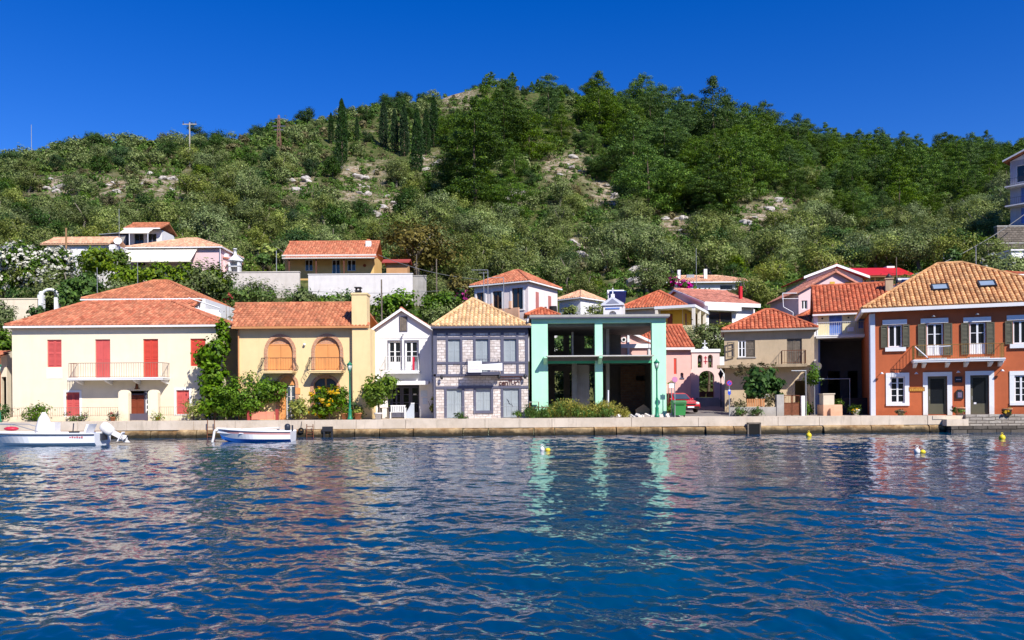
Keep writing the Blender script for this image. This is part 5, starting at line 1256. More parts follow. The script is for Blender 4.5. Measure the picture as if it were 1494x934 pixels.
mb = MB(); mb.box(6.4, 7.3, 1.5, 3, 1.6, 2.6); mb.build('side_box', whitewall, T)
# 14 upper tan hip house
Y = 102; fr, T = bg('house', 'wide white house with tan hip roof and two chimneys highest above the chapel', 'house', 985, 426, Y, 9.9, 7, 1.15, whitewall, front=[(5.8, 7.4, .25, .8), (8.2, 9.6, .25, .8)], wm=timber)
hip_roof(T, -1.1, 10.6, -.5, 7.4, 1.2, 2.5, 1.2, 6.4, 3.5, roof_pale, .32, .08, trim=white)
for xx, zz in ((.9, 3.0), (4.3, 3.1)): mb = MB(); mb.box(xx - .2, xx + .2, 1.3, 1.7, 1.5, zz); k = mb.build('chimney', white, T)
mb = MB(); mb.box(2.0, 3.0, 2, 2.4, 2.0, 2.5); mb.build('roof_tank', greyiron, T)
# 15 pink house behind the yellow house
Y = 82; fr, T = bg('house', 'pink house with a broad front gable and tiny yellow windows', 'house', 1166, 470, Y, 7.4, 9, 2.95, M('pale_pink_wall', (.74, .52, .52)), front=[(.3, .9, 1.3, 2.2)], wm=whitewall)
gable_roof(T, -.35, 7.75, -.4, 9, 2.95, 5.15, roof_pink, 'y', .3, .07)
mb = MB(); mb.prism([(0, 2.95), (7.4, 2.95), (3.7, 5.0)], 0, .2); mb.build('gable_wall', M('pale_pink_wall', (.74, .52, .52)), T)
mb = MB(); mb.box(3.2, 3.7, -.04, -.002, 3.4, 4.1); mb.box(4.75, 5.3, -.04, -.002, 3.5, 4.05); mb.build('window', M('yellow_wood', (.60, .38, .06)), T)
Y = 92; fr, T = bg('house', 'white-gabled house just behind the pink gable', 'house', 1178, 450, Y, 6.4, 7, 3.4, whitewall, front=[(1, 1.8, 2, 3)])
gable_roof(T, -.5, 6.9, -.6, 7.2, 3.45, 4.85, metalred, 'y', .4, .03)
mb = MB(); mb.prism([(0, 3.4), (6.4, 3.4), (3.2, 4.75)], 0, .2); mb.prism([(-.55, 3.3), (3.2, 4.68), (3.2, 4.95), (-.55, 3.58)], -.7, -.6); mb.prism([(6.95, 3.3), (6.95, 3.58), (3.2, 4.95), (3.2, 4.68)], -.7, -.6); mb.build('bargeboard', white, T)
fr, T = bg('annex', 'small red-roofed annex between beige and yellow houses', 'annex', 1158, 500, 68, 3.4, 4, (500 - 472) * 68 / FPX, beige)
hip_roof(T, -.3, 3.7, -.3, 4.3, 1.65, 2.9, 2.2, 2.6, 2, roof_orange, .3, .08)
# 16 red metal roof house
Y = 100; fr, T = bg('house', 'yellow house under a bright red metal roof with timber eaves', 'house', 1246, 418, Y, 6.6, 6, 1.4, yellow, front=[(.5, 1.6, .2, .8), (2.2, 3.3, .2, .8), (4.6, 5.6, .2, .8)], wm=browndoor)
mb = MB(); mb.prismx([(-1.0, 1.2), (2.8, 2.6), (6.6, 1.4), (6.6, 1.55), (2.8, 2.75), (-1.0, 1.35)], -.9, 7.1); mb.build('roof', metalred, T)
mb = MB(); mb.box(-.7, 6.9, -.95, -.1, .98, 1.15); mb.box(-.6, 6.8, -.9, -.8, .0, .1); mb.build('timber_eaves', M('brown_timber', (.22, .10, .04)), T)
mb = MB(); mb.box(5.6, 6.6, 3, 4, 2.3, 3.0); mb.build('roof_box', whitewall, T)
mb = MB()
for k in range(6): mb.cyl((-.5 + k * 1.4, -.85, -.3), (-.5 + k * 1.4, -.85, .98), .06, n=6)
mb.build('post', M('brown_timber', (.22, .10, .04)), T)
# 18 roofs behind the red house
Y = 72; fr, T = bg('house', 'house with an orange hip roof showing over the red house ridge', 'house', 1362, 470, Y, 8.0, 8, (470 - 402) * 72 / FPX, creamw, front=[(1, 2, 1, 2.4)])
zz = (470 - 402) * 72 / FPX; hip_roof(T, -.4, 8.4, -.4, 8.4, zz, zz + 1.2, 3.9, 4.3, 4, roof_orange, .3, .085, trim=white)
p = at(1328, 423, 70); T = thing('solar_heater', 'blue solar heater panels with tank on the orange roof behind beige chimney', 'solar heater', p)
mb = MB(); mb.T = Matrix.Rotation(R(38), 4, 'X')
for k in range(2): mb.box(-1.0 + k * .95, -.1 + k * .95, 0, .1, -.3, 1.0)
mb.build('panel', solar, T); mb = MB(); mb.cyl((-.8, .75, .95), (.8, .75, .95), .22, .22, 12); mb.build('tank', greyiron, T); mb = MB(); mb.box(-.9, -.8, .7, .8, -5, 1); mb.box(.8, .9, .7, .8, -5, 1); mb.build('stand', iron, T)
fr, T = bg('hut', 'small turquoise hut below the dark right-hand slope', 'hut', 1355, 412, 98, 2.0, 2, 1.1, M('turquoise', (.25, .55, .50)))
mb = MB(); mb.prism([(-.2, 1.05), (2.2, 1.05), (2.2, 1.2), (-.2, 1.25)], -.3, 2.2); mb.build('roof', conc, T)
# 17 far right three-storey building
Y = 104; fr = Fr(1476, Y, -48, zat(1476, 332, Y)); T = fthing(fr, 'apartment_house', 'tall pale three-storey house with blue shutters high on the dark slope', 'house'); u = Y / FPX
W = 9.0; terrace(fr, W, 9); z1, z2, z3 = 30 * u, 58 * u, 96 * u
hs = [(1.2, 2.3, .3, 2.3), (1.2, 2.3, z1 + .3, z1 + 2.2), (.7, 2.6, z2 + .5, z3 - .7), (4, 5.2, .3, 2.3), (4, 5.2, z1 + .3, z1 + 2.2)]
mb = MB(); shell(mb, 0, W, 0, 9, -3, z3, hs, [(2, 3.2, .8, 2), (2, 3.2, z1 + .6, z1 + 2), (4, 7.5, z2 + .8, z3 - .8)], [], .25); mb.build('wall', M('shadow_toned_wall', (.40, .40, .46), var=.1, stain=.3), T)  # wall colour lowered to stand for the shadow on this side
for i in (0, 1, 3, 4): shutter(T, *hs[i], .08, blue, 2)
window(T, *hs[2], .1, white, glass, 2, 1)
mb = MB(); mb.box(-.3, W, -1.2, 0, z2 - .15, z2); mb.box(-.3, W, -1.2, 0, z1 - .15, z1); mb.build('balcony', whitewall, T)
mb = MB(); rail(mb, [(-.2, -.05, z1), (-.2, -1.1, z1), (W, -1.1, z1)], .9, .2, .015); rail(mb, [(-.2, -.05, z2), (-.2, -1.1, z2), (W, -1.1, z2)], .9, .2, .015); mb.build('railing', iron, T)
gable_roof(T, -.6, W + .5, -.9, 9.8, z3 + .05, z3 + 2.1, roof_red, 'y', .3, .08, ridge=5)
mb = MB(); mb.prism([(-.6, z3 - .12), (5, z3 + 1.95), (5, z3 + 2.15), (-.6, z3 + .08)], -1.0, -.9); mb.prism([(0, z3), (W, z3), (5, z3 + 1.9)], 0, .2); mb.build('bargeboard', white, T)
for pxa, pt, pb, Y, lb in ((1455, 331, 362, 101, 'rough dark stone retaining wall under the tall three-storey house'), (1440, 356, 385, 97, 'lower dark stone terrace wall at the shaded slope')):
    p = at(pxa, pb, Y); T = thing('retaining_wall', lb, 'retaining wall', p); mb = MB(); mb.box(0, 16, 0, .6, -4, (pb - pt) * Y / FPX); mb.build('wall', stonewall, T); FLAT.append((p.x + 8, Y, 8, .4, 0, p.z - .2))
    mb = MB(); mb.box(-.05, 16, -.06, .66, (pb - pt) * Y / FPX, (pb - pt) * Y / FPX + .15); mb.build('coping', conc, T)
p = at(1485, 395, 90); T = thing('shed', 'white flat-roofed shed with open front above the red house roof', 'shed', (p.x, 90, zat(1485, 400, 90))); mb = MB(); shell(mb, -.7, 1.5, 0, 2.5, -3, 2.6, [(-.2, 1.0, .2, 1.8)], depth=.3); mb.build('wall', whitewall, T); mb = MB(); mb.box(-.9, 1.7, -.2, 2.7, 2.6, 2.75); mb.build('roof', whitewall, T)
# left edge outbuilding
fr = Fr(-30, 58, 0, QZ); T = fthing(fr, 'outbuilding', 'low white outbuilding with orange tiled porch beside the cream house', 'outbuilding'); X = lambda p: fr.x(p, 540); Z = lambda p: fr.z(p, 5)
mb = MB(); shell(mb, X(-60), X(10), 0, 5, b0, Z(512), [(X(2), X(9), .5, Z(550))], depth=.3); mb.build('wall', creamw, T)
mb = MB(); f_ = [(X(-60), -1.4, Z(521)), (X(17), -1.4, Z(521)), (X(17), -.01, Z(513)), (X(-60), -.01, Z(513))]; mb.poly(f_); mb.add([Vector(p) - Vector((0, 0, .1)) for p in f_], [(3, 2, 1, 0)]); tiles(mb, f_, .28, .38, .08); mb.build('porch_roof', roof_red, T)
mb = MB(); mb.box(X(14), X(16), -1.3, -1.15, 0, Z(522)); mb.box(X(-20), X(-18), -1.3, -1.15, 0, Z(522)); mb.build('porch_post', terracotta, T)
mb = MB(); mb.box(X(-40), X(17), -1.9, -1.85, 0, Z(567)); mb.build('gate', purplegate, T)
# ================================================================== ground, water, quay
def np_mesh(name, V, F, mat, smooth=True):
    me = bpy.data.meshes.new(name); me.vertices.add(len(V)); me.vertices.foreach_set('co', V.astype(np.float32).ravel())
    n = F.shape[1]; me.loops.add(F.size); me.loops.foreach_set('vertex_index', F.astype(np.int32).ravel())
    me.polygons.add(len(F)); me.polygons.foreach_set('loop_start', np.arange(0, F.size, n, dtype=np.int32)); me.polygons.foreach_set('loop_total', np.full(len(F), n, dtype=np.int32))
    me.polygons.foreach_set('use_smooth', np.full(len(F), smooth)); me.update(calc_edges=True)
    for m in (mat if isinstance(mat, (list, tuple)) else [mat]): me.materials.append(m)
    return me
def grid_faces(nr, nc):
    i = np.arange(nr * nc).reshape(nr, nc)
    return np.stack([i[:-1, :-1], i[:-1, 1:], i[1:, 1:], i[1:, :-1]], -1).reshape(-1, 4)
# hillside
us = np.array([-900, -700, -500, -400] + list(range(-300, 1800, 9)) + [1900, 2050, 2200, 2500, 2900], float)
ys = np.concatenate([np.arange(60.5, 110, 1.1), np.arange(110, 180, 1.8), np.arange(180, 300, 2.6), np.arange(300, 480, 7.), [520, 600]])
V = np.zeros((len(ys), len(us), 3))
for i, y in enumerate(ys):
    for j, u in enumerate(us):
        x = (u - CX) / FPX * y
        if y < 500: z = ground(x, y)
        else: z = max(ground0(x, 480) * (1 - (y - 480) / 130), -2)
        V[i, j] = (x, y, z)
m, nt_, b = base_mat('hillside_ground', .95, .1)
v = coords(nt_)
n1 = noisef(nt_, v, .09, 8, .65); n2 = noisef(nt_, v, .5, 8, .7)
c1 = mixc(nt_, remap(nt_, n2, .40, .64, 0, 1), (.05, .07, .018), (.12, .12, .045))
rk = mixc(nt_, remap(nt_, noisef(nt_, v, 1.3, 6, .7), .42, .60, 0, 1), (.24, .165, .09), (.42, .36, .29))
at_n = nn(nt_, 'ShaderNodeAttribute', attribute_name='rock')
rf = nn(nt_, 'ShaderNodeMath', operation='MULTIPLY'); nt_.links.new(at_n.outputs['Fac'], rf.inputs[0]); nt_.links.new(remap(nt_, noisef(nt_, v, .35, 6, .7), .42, .54, 0, 1), rf.inputs[1])
rf2 = nn(nt_, 'ShaderNodeMath', operation='MAXIMUM'); nt_.links.new(rf.outputs[0], rf2.inputs[0]); nt_.links.new(remap(nt_, n1, .64, .72, 0, .5), rf2.inputs[1])
c3 = mixc(nt_, rf2.outputs[0], c1, rk)
nt_.links.new(c3, b.inputs['Base Color'])
vo = nn(nt_, 'ShaderNodeTexVoronoi'); vo.inputs['Scale'].default_value = 1.1; nt_.links.new(v, vo.inputs['Vector'])
bumpit(nt_, b, vo.outputs['Distance'], .9, .5)
struct(bpy.data.objects.new('hillside', np_mesh('hillside', V.reshape(-1, 3), grid_faces(len(ys), len(us)), m)))
hob = bpy.data.objects['hillside']; C.objects.link(hob)
OPEN = [(208, 262, 252, 284), (50, 108, 258, 284), (150, 185, 262, 285), (495, 560, 240, 262), (500, 545, 262, 290), (545, 585, 285, 320), (795, 850, 228, 258), (868, 900, 250, 300), (965, 1010, 318, 345), (835, 870, 350, 378), (1118, 1148, 290, 310), (1085, 1125, 300, 330), (615, 650, 228, 250), (645, 690, 130, 158), (735, 760, 275, 300), (425, 450, 258, 280), (1180, 1200, 335, 352), (905, 935, 395, 418)]
ra = hob.data.attributes.new('rock', 'FLOAT', 'POINT'); vals = np.zeros(V.shape[0] * V.shape[1], np.float32)
for i, (x, y, z) in enumerate(V.reshape(-1, 3)):
    u_, v_ = x / y * FPX, -(z - HC) / y * FPX; px, py = CX + u_ + ROLL * v_, HY + v_ - ROLL * u_
    q_ = 0
    for a_, b_, c_, d_ in OPEN:
        q_ = max(q_, min(1, 1.25 - max(abs(px - (a_ + b_) / 2) / ((b_ - a_) / 2 + 9), abs(py - (c_ + d_) / 2) / ((d_ - c_) / 2 + 6)) * .9))
    vals[i] = max(q_, 0)
ra.data.foreach_set('value', vals)

# sea
rows = [-2500., -300., -60., -12., 0., 2.]
y = 3.0
while y < 51.4: rows.append(y); y += max(.022, y * .0046)
rows += [51.5, 56.]
us = np.concatenate([[-60., -9., -2.5, -1.1], np.linspace(-.78, .78, 720), [1.1, 2.5, 9., 60.]])
ys = np.array(rows); GX = us[None, :] * np.maximum(np.abs(ys), 8.)[:, None]; GY_ = np.repeat(ys[:, None], len(us), 1); xs = us
H_ = np.zeros_like(GX); rs = np.random.RandomState(11)
wdir = R(205); NW = 130; srms = .142
for k in range(NW):
    lam = .09 * (3.2 / .09) ** ((k + rs.rand()) / NW); a = wdir + rs.normal(0, .8); kk = 2 * PI / lam
    amp = srms * math.sqrt(2 / NW) * lam / (2 * PI) * rs.uniform(.5, 1.4) * (1.25 if lam < .75 else .72)
    H_ += amp * np.sin(kk * (GX * math.sin(a) + GY_ * math.cos(a)) + rs.rand() * 2 * PI)
gust = .85 + .35 * np.sin(GX * .13 + 1.0 + .4 * np.sin(GY_ * .21)) * np.sin(GY_ * .17 + .5)
fade = np.clip((51.4 - GY_) / 1.5, 0.15, 1) * (np.abs(us)[None, :] < .8) * (GY_ > 2.5)
Zw = H_ * fade * gust
V = np.stack([GX, GY_, Zw], -1).reshape(-1, 3)
m, nt_, b = base_mat('sea_water', .04, .5)
b.inputs['Base Color'].default_value = (.000, .030, .165, 1); b.inputs['IOR'].default_value = 1.33; b.inputs['Specular IOR Level'].default_value = .5
v = coords(nt_, (1, 1.25, 1), True)
dw = noisef(nt_, v, .06, 3)
nt_.links.new(mixc(nt_, remap(nt_, dw, .35, .65, 0, 1), (.0, .029, .088), (.0, .054, .116)), b.inputs['Base Color'])
na = noisef(nt_, v, 2.2, 3, .55); nb = noisef(nt_, v, 7.0, 2, .5)
ad = nn(nt_, 'ShaderNodeMath', operation='MULTIPLY_ADD'); nt_.links.new(nb, ad.inputs[0]); ad.inputs[1].default_value = .28; nt_.links.new(na, ad.inputs[2])
bumpit(nt_, b, ad.outputs[0], .25, .06)
o = bpy.data.objects.new('sea_water', np_mesh('sea_water', V, grid_faces(len(ys), len(xs)), m)); C.objects.link(o); struct(o)

# unseen opposite-shore hills behind the viewer, added to darken reflections and block low skylight
us2 = np.linspace(-1500, 1500, 90); ys2 = np.array([-230, -260, -300, -350, -420, -500, -600, -720, -850.]); V2 = np.zeros((len(ys2), len(us2), 3))
for i, y in enumerate(ys2):
    for j, x in enumerate(us2):
        t = min(1, (-y - 230) / 300); k = noise.fractal(Vector((x * .0035, y * .004, 1.7)), 1, 2, 4)
        V2[i, j] = (x, y - abs(x) * -.12, max(-1, 105 * t ** .8 * (1 + .55 * k) - 1))
o = bpy.data.objects.new('far_shore_hills', np_mesh('far_shore_hills', V2.reshape(-1, 3), grid_faces(len(ys2), len(us2)), M('far_wooded_slope', (.06, .08, .03), var=.5, sc=.03, bump=0))); C.objects.link(o); struct(o)

# quay
mq, nt_, b = base_mat('quay_concrete', .85, .2)
v = coords(nt_, (1, 1, 1), True)
c = mixc(nt_, remap(nt_, noisef(nt_, v, .7, 7, .7), .35, .7, 0, 1), (.68, .57, .45), (.50, .41, .31))
c = mixc(nt_, remap(nt_, noisef(nt_, coords(nt_, (2.2, 2, .3), True), 1.4, 6, .7), .55, .75, 0, .6), c, (.25, .20, .15))
nt_.links.new(c, b.inputs['Base Color']); bumpit(nt_, b, noisef(nt_, v, 9, 5), .4, .03)
mst, nt_, b = base_mat('quay_stone', .8, .25)
v = coords(nt_, (1, 1, 1), True); g = nn(nt_, 'ShaderNodeNewGeometry'); sx = nn(nt_, 'ShaderNodeSeparateXYZ'); nt_.links.new(g.outputs['Position'], sx.inputs[0])
c = mixc(nt_, remap(nt_, noisef(nt_, v, 1.1, 7, .7), .35, .62, 0, 1), (.50, .36, .19), (.22, .12, .045))
hz_ = nn(nt_, 'ShaderNodeMath', operation='MULTIPLY_ADD'); nt_.links.new(noisef(nt_, v, 1.8, 5), hz_.inputs[0]); hz_.inputs[1].default_value = -.5; nt_.links.new(sx.outputs[2], hz_.inputs[2])
c = mixc(nt_, remap(nt_, hz_.outputs[0], -.08, .2, 1, 0), c, (.03, .024, .013))
nt_.links.new(c, b.inputs['Base Color']); bumpit(nt_, b, noisef(nt_, v, 5, 6, .7), .8, .06)
mb = MB(); mb.add([(-70, QY, QZ), (70, QY, QZ), (70, 63, QZ), (-70, 63, QZ)], [(0, 1, 2, 3)]); struct(mb.build('quay_pavement', mq))
rq = random.Random(8)
mb = MB(); x = -70.0
while x < 27.2:
    L = rq.choice([3.1, 4.2, 5.0, 2.6]); x2 = min(x + L, 27.2)
    j = rq.uniform(-.02, .02)
    mb.box(x + .012, x2 - .012, QY - .05 + j, QY + .5, .50, QZ + .012 + rq.uniform(0, .03)); x = x2
struct(mb.build('quay_coping', mq))
mb = MB(); x = -70.0
while x < 27.2:
    x2 = min(x + rq.uniform(1.2, 3.4), 27.2); pr = QY - .17 + rq.uniform(-.09, .09); n = 6
    v = []; zs_ = [-1, .12, .40, .50]
    for k in range(n + 1):
        xx = x + (x2 - x) * k / n
        for z_, dy in zip(zs_, (.0, -.06, 0, .16)): v.append((xx + (.03 if k == 0 else -.03 if k == n else 0), pr + dy + rq.uniform(-.05, .05), z_ + rq.uniform(-.03, .01)))
        v.append((xx, QY + .4, .50))
    f = []
    for k in range(n):
        for q_ in range(4): a = k * 5 + q_; f.append((a, a + 5, a + 6, a + 1))
    f += [(0, 1, 2, 3, 4), tuple(n * 5 + q_ for q_ in (4, 3, 2, 1, 0))]
    mb.add(v, f); x = x2
struct(mb.build('quay_footing', mst))
mdk = brickmat('dark_quay_stone', (.075, .062, .05), (.13, .11, .09), (.03, .025, .02), .9, .26, .03, .9, .4)
mdt = brickmat('slab_stone', (.30, .26, .22), (.40, .36, .31), (.12, .1, .08), .8, .2, .025, .7)
mb = MB(); mb.box(27.2, 70, QY - .75, QY + .6, -1, .42); struct(mb.build('quay_landing', mdk))
mb = MB(); mb.box(28.35, 70, QY - .3, QY + .5, .42, QZ + .08); struct(mb.build('quay_step', mdt))
mb = MB(); mb.box(27.0, 28.35, QY - .6, QY + .5, .42, QZ - .2); mb.box(26.4, 28.3, QY - .1, QY + .6, QZ - .2, QZ + .02); struct(mb.build('quay_coping_end', mq))
def dx(px, Y=QY): return at(px, 620, Y).x
T = thing('drain_outlet', 'square black drain opening with rusty frame in the quay wall', 'drain', (dx(1098), QY - .2, 0))
mb = MB(); mb.box(-.34, .34, -.12, .05, .0, .62); mb.build('opening', M('drain_hole_dark', (.006, .006, .006), bump=0), T)  # solid black panel stands for the dark inside the outlet
mb = MB(); mb.box(-.42, -.34, -.16, .05, -.2, .66); mb.box(.34, .42, -.16, .05, -.2, .66); mb.box(-.42, .42, -.16, .05, .62, .72); mb.build('frame', oldwood, T)
for px, lb, wd, hh in ((310.5, 'rusty iron ladder on the quay below the ivy', 11, 1.15), (454, 'rusty bent mooring ladder on the quay left of dark fender', 10, .82)):
    T = thing('quay_ladder', lb, 'ladder', (dx(px), QY - .32, 0), 0, 'rusty ladders on the quay'); w_ = wd * QY / FPX / 2
    for sx_ in (-1, 1): mb = MB(); mb.cyl((sx_ * w_, 0, -.3), (sx_ * w_ * .9, 0, hh), .03, n=6); mb.build('stile', rust, T)
    for k in range(5): mb = MB(); mb.cyl((-w_, 0, -.12 + k * .2), (w_, 0, -.12 + k * .2), .018, n=6); mb.build('rung', rust, T)
T = thing('dock_fender', 'dark rusted bracket fender hanging on the quay wall', 'fender', (dx(480), QY - .3, 0)); mb = MB(); mb.box(-.34, .3, -.1, .12, .36, .66); mb.build('beam', iron, T)
for xx in (-.28, .22): mb = MB(); mb.box(xx, xx + .1, -.08, .1, -.1, .36); mb.build('leg', iron, T)
T = thing('tyre_fender', 'small black tyre fender on the quay beside the rusty ladder', 'tyre', (dx(441), QY - .3, .42)); mb = MB()
pts = [(.14 * math.cos(t), 0, .14 * math.sin(t)) for t in [2 * PI * k / 12 for k in range(13)]]; mb.tube(pts, .06, 7); mb.build('tyre', rubber, T); mb = MB(); mb.cyl((0, .05, .15), (0, .2, .6), .015); mb.build('rope', oldwood, T)

# ---------------------------------------------------------------- boats and buoys
def hull(L, B, H, draft, nose=.55, n=22, rake=.25, flare=.8, sheer=.18):
    """stern at x=0, bow at x=-L; returns section rings (keel -> gunwale, port then starboard)"""
    secs = []
    for i in range(n + 1):
        t = i / n; s = 1 - max(0, (t - (1 - nose)) / nose) ** 2.2
        wg = B / 2 * max(s, .02) * (0.90 + .10 * min(1, t * 3)); wk = wg * (.94 * (1 - .5 * max(0, (t - .5) / .5)))
        zt = H * (1 + sheer * t * t * 1.5); zk = -draft + (draft + zt * .25) * max(0, (t - .72) / .28) ** 2.2
        x = -L * t - rake * 0
        secs.append([(x, 0, zk), (x - 0, wk * .75, zk + (zt - zk) * .14), (x - rake * t * .3, wk, zk + (zt - zk) * .38), (x - rake * t * .6, wg * .97, zk + (zt - zk) * .75), (x - rake * t, wg, zt)])
    return secs
def hull_mesh(secs, bands, mats, T, inner=True, bottom=.0):
    """bands: material index per strake"""
    mb = MB(); n = len(secs)
    for sgn in (1, -1):
        for i in range(n - 1):
            for k in range(4):
                a, b, c, d = secs[i][k], secs[i + 1][k], secs[i + 1][k + 1], secs[i][k + 1]
                q = [(p[0], p[1] * sgn, p[2]) for p in (a, b, c, d)]
                mb.add(q, [(0, 1, 2, 3) if sgn < 0 else (3, 2, 1, 0)], bands[k], True)
    st = secs[0]; ring = [(p[0], p[1], p[2]) for p in st] + [(p[0], -p[1], p[2]) for p in st[:0:-1]]
    mb.add(ring, [tuple(range(len(ring)))], bands[2])
    o = mb.build('hull', mats, T)
    d = MB()
    for i in range(n - 1):
        a, b = secs[i][4], secs[i + 1][4]
        f = .86; za = a[2] - .22
        d.add([(a[0], a[1] * f, za), (b[0], b[1] * f, b[2] - .22), (b[0], -b[1] * f, b[2] - .22), (a[0], -a[1] * f, za)], [(0, 1, 2, 3)])
        for s in (1, -1):
            d.add([(a[0], a[1] * s, a[2]), (b[0], b[1] * s, b[2]), (b[0], b[1] * s * f, b[2]), (a[0], a[1] * s * f, a[2])], [(0, 1, 2, 3)])
            d.add([(a[0], a[1] * s * f, a[2]), (b[0], b[1] * s * f, b[2]), (b[0], b[1] * s * f, b[2] - .22), (a[0], a[1] * s * f, za)], [(0, 1, 2, 3)])
    d.build('deck', mats[0], T); return o
# motor boat
p = at(150, 648, 42.6); T = thing('motor_boat', 'white open motor boat with covered console and tilted outboard engine', 'boat', (p.x, 42.6, 0), R(2))
S = hull(6.4, 2.1, .66, .18, .6, 24, .5, .86, .12)
hull_mesh(S, [2, 1, 0, 0], [boatwhite, boatwhite, boatred], T)
mb = MB()
for sg in (-1, 1):
    for a, b in zip(S[:-1], S[1:]): mb.cyl((a[4][0], a[4][1] * sg * 1.01, a[4][2] - .09), (b[4][0], b[4][1] * sg * 1.01, b[4][2] - .09), .032, n=5)
mb.build('rubbing_strake', M('grey_rubber', (.10, .11, .14), bump=0), T)
mb = MB(); mb.lathe([(.56, .42), (.52, .7), (.44, 1.05), (.30, 1.45), (.16, 1.62), (.10, 1.74), (.02, 1.7)], (-3.05, 0, 0), 9, 0, .85, .8); mb.box(-2.8, -2.35, -.3, .3, .42, 1.2); mb.build('console_cover', canvas, T)
mb = MB(); mb.box(-1.4, -.75, -.5, .5, .45, .62); mb.prism([(-.8, .6), (-.7, .6), (-.5, 1.1), (-.62, 1.1)], -.45, .45); mb.build('seat', boatwhite, T)
mb = MB(); mb.box(-1.62, -1.35, -.3, .3, .5, .72); mb.cyl((-1.5, -.1, .7), (-1.46, -.1, 1.15), .03); mb.build('battery_box', boatdark, T)
mb = MB(); mb.ball((-4.8, .1, .88), (.4, .3, .12), 8); mb.build('red_bag', signred, T)
mb = MB(); mb.tube([(-3.0, -.7, .75), (-4.2, -.62, 1.1), (-5.6, -.35, 1.15), (-6.3, -.06, .95)], .025, 6); mb.tube([(-3.0, .7, .75), (-4.2, .62, 1.1), (-5.6, .35, 1.15), (-6.3, .06, .95)], .025, 6); mb.build('bow_rail', greyiron, T)
mb = MB(); mb.T = Matrix.Translation((.38, 0, .72)) @ Matrix.Rotation(R(-52), 4, 'Y')
mb.lathe([(.05, .56), (.18, .53), (.24, .38), (.25, .1), (.21, -.1), (.13, -.18)], (0, 0, 0), 12, 0, 1.2, .8); en = mb.build('engine', canvas, T)
mb = MB(); mb.T = Matrix.Translation((.38, 0, .72)) @ Matrix.Rotation(R(-62), 4, 'Y') @ Matrix.Rotation(PI, 4, 'Y'); mb.box(-.12, .12, -.07, .07, .1, .72); mb.prism([(-.28, .62), (.3, .62), (.26, .68), (-.26, .68)], -.16, .16); mb.lathe([(.1, .74), (.12, .9), (.05, 1.0)], (0, 0, 0), 8, 0, 1.6, .8); mb.prism([(-.05, .9), (.2, .9), (.05, 1.22)], -.02, .02); mb.build('engine_leg', canvas, en)
mb = MB(); c_ = Vector((1.12, 0, .42))
for k in range(3): a = k * 2 * PI / 3; mb.T = Matrix.Translation((1.22, 0, .30)) @ Matrix.Rotation(R(28), 4, 'Y') @ Matrix.Rotation(a, 4, 'X'); mb.box(-.02, .02, -.06, .06, .02, .2)
mb.build('propeller', boatdark, en)
mb = MB(); mb.box(-.05, .12, -.3, .3, .25, .6); mb.build('engine_bracket', boatdark, T)
mb = MB()
for k in range(6): mb.box(-1.25 + k * .12, -1.17 + k * .12, -.975, -.965, .40, .46 + .02 * (k % 2))
mb.build('lettering', M('red_lettering', (.5, .08, .1), bump=0), T)
# rowing boat
p = at(428, 640, 45); T = thing('rowing_boat', 'small white wooden rowing boat with red stripe and blue bottom', 'boat', (p.x, 45, 0), R(1))
S = hull(4.0, 1.5, .56, .12, .7, 20, .25, .8, .2)
hull_mesh(S, [1, 1, 0, 2], [boatwhite, boatblue, M('boat_stripe', (.62, .30, .28), rough=.35, bump=0)], T)
mb = MB()
for sg in (-1, 1):
    for a, b in zip(S[:-1], S[1:]): mb.cyl((a[4][0], a[4][1] * sg, a[4][2] + .01), (b[4][0], b[4][1] * sg, b[4][2] + .01), .055, n=6)
mb.build('gunwale', boatwhite, T)
for xx in (-.5, -1.7, -2.7): mb = MB(); mb.box(xx - .14, xx + .14, -.6, .6, .46, .5); mb.build('thwart', boatwhite, T)
mb = MB(); mb.box(-2.9, -.9, -.12, .5, .56, .68); mb.prism([(-2.9, .66), (-.8, .74), (-.8, .8), (-2.9, .72)], -.1, .42); mb.build('cover', canvas, T)
mb = MB(); mb.lathe([(.06, .5), (.16, .62), (.17, .85), (.1, .95), (.02, .97)], (-.32, 0, .02), 10); mb.cyl((-.05, 0, -.2), (-.05, 0, .9), .05); mb.build('outboard', boatdark, T)
mb = MB(); mb.tube([(-4.1, 0, .7), (-4.35, -.1, .62), (-4.42, -.1, .2), (-4.5, -.1, -.1)], .07, 7); mb.build('bow_cloth', canvas, T)
# buoys
for px, py, m_, lb, s_ in ((1180, 634.5, yellowb, 'yellow mooring buoy floating below the shaded yard', .155), (1462, 638, yellowb, 'yellow mooring buoy floating before the dark landing', .155), (1338, 658.5, canvas, 'small white float drifting off the red house', .11), (791, 655.5, canvas, 'tiny cream float drifting before the green building', .10)):
    Y = HC * FPX / (py + 3 + ROLL * (px - CX) - HY); p = at(px, py, Y); T = thing('buoy', lb, 'buoy', (p.x, Y, .02), 0, 'mooring buoys')
    mb = MB(); mb.ball((0, 0, .06), (s_ * 1.0, s_ * 1.0, s_ * 1.05), 12); mb.build('float', m_, T)
    mb = MB(); mb.cyl((0, 0, s_), (0, 0, s_ + .1), .03, .03, 8); pts = [(.05 * math.cos(t), 0, s_ + .12 + .05 * math.sin(t)) for t in [2 * PI * k / 8 for k in range(9)]]; mb.tube(pts, .012, 5); mb.build('ring', m_, T)
    if m_ is canvas: mb = MB(); mb.ball((.24, .05, .03), (.12, .1, .09), 8); mb.build('second_float', yellowb, T)

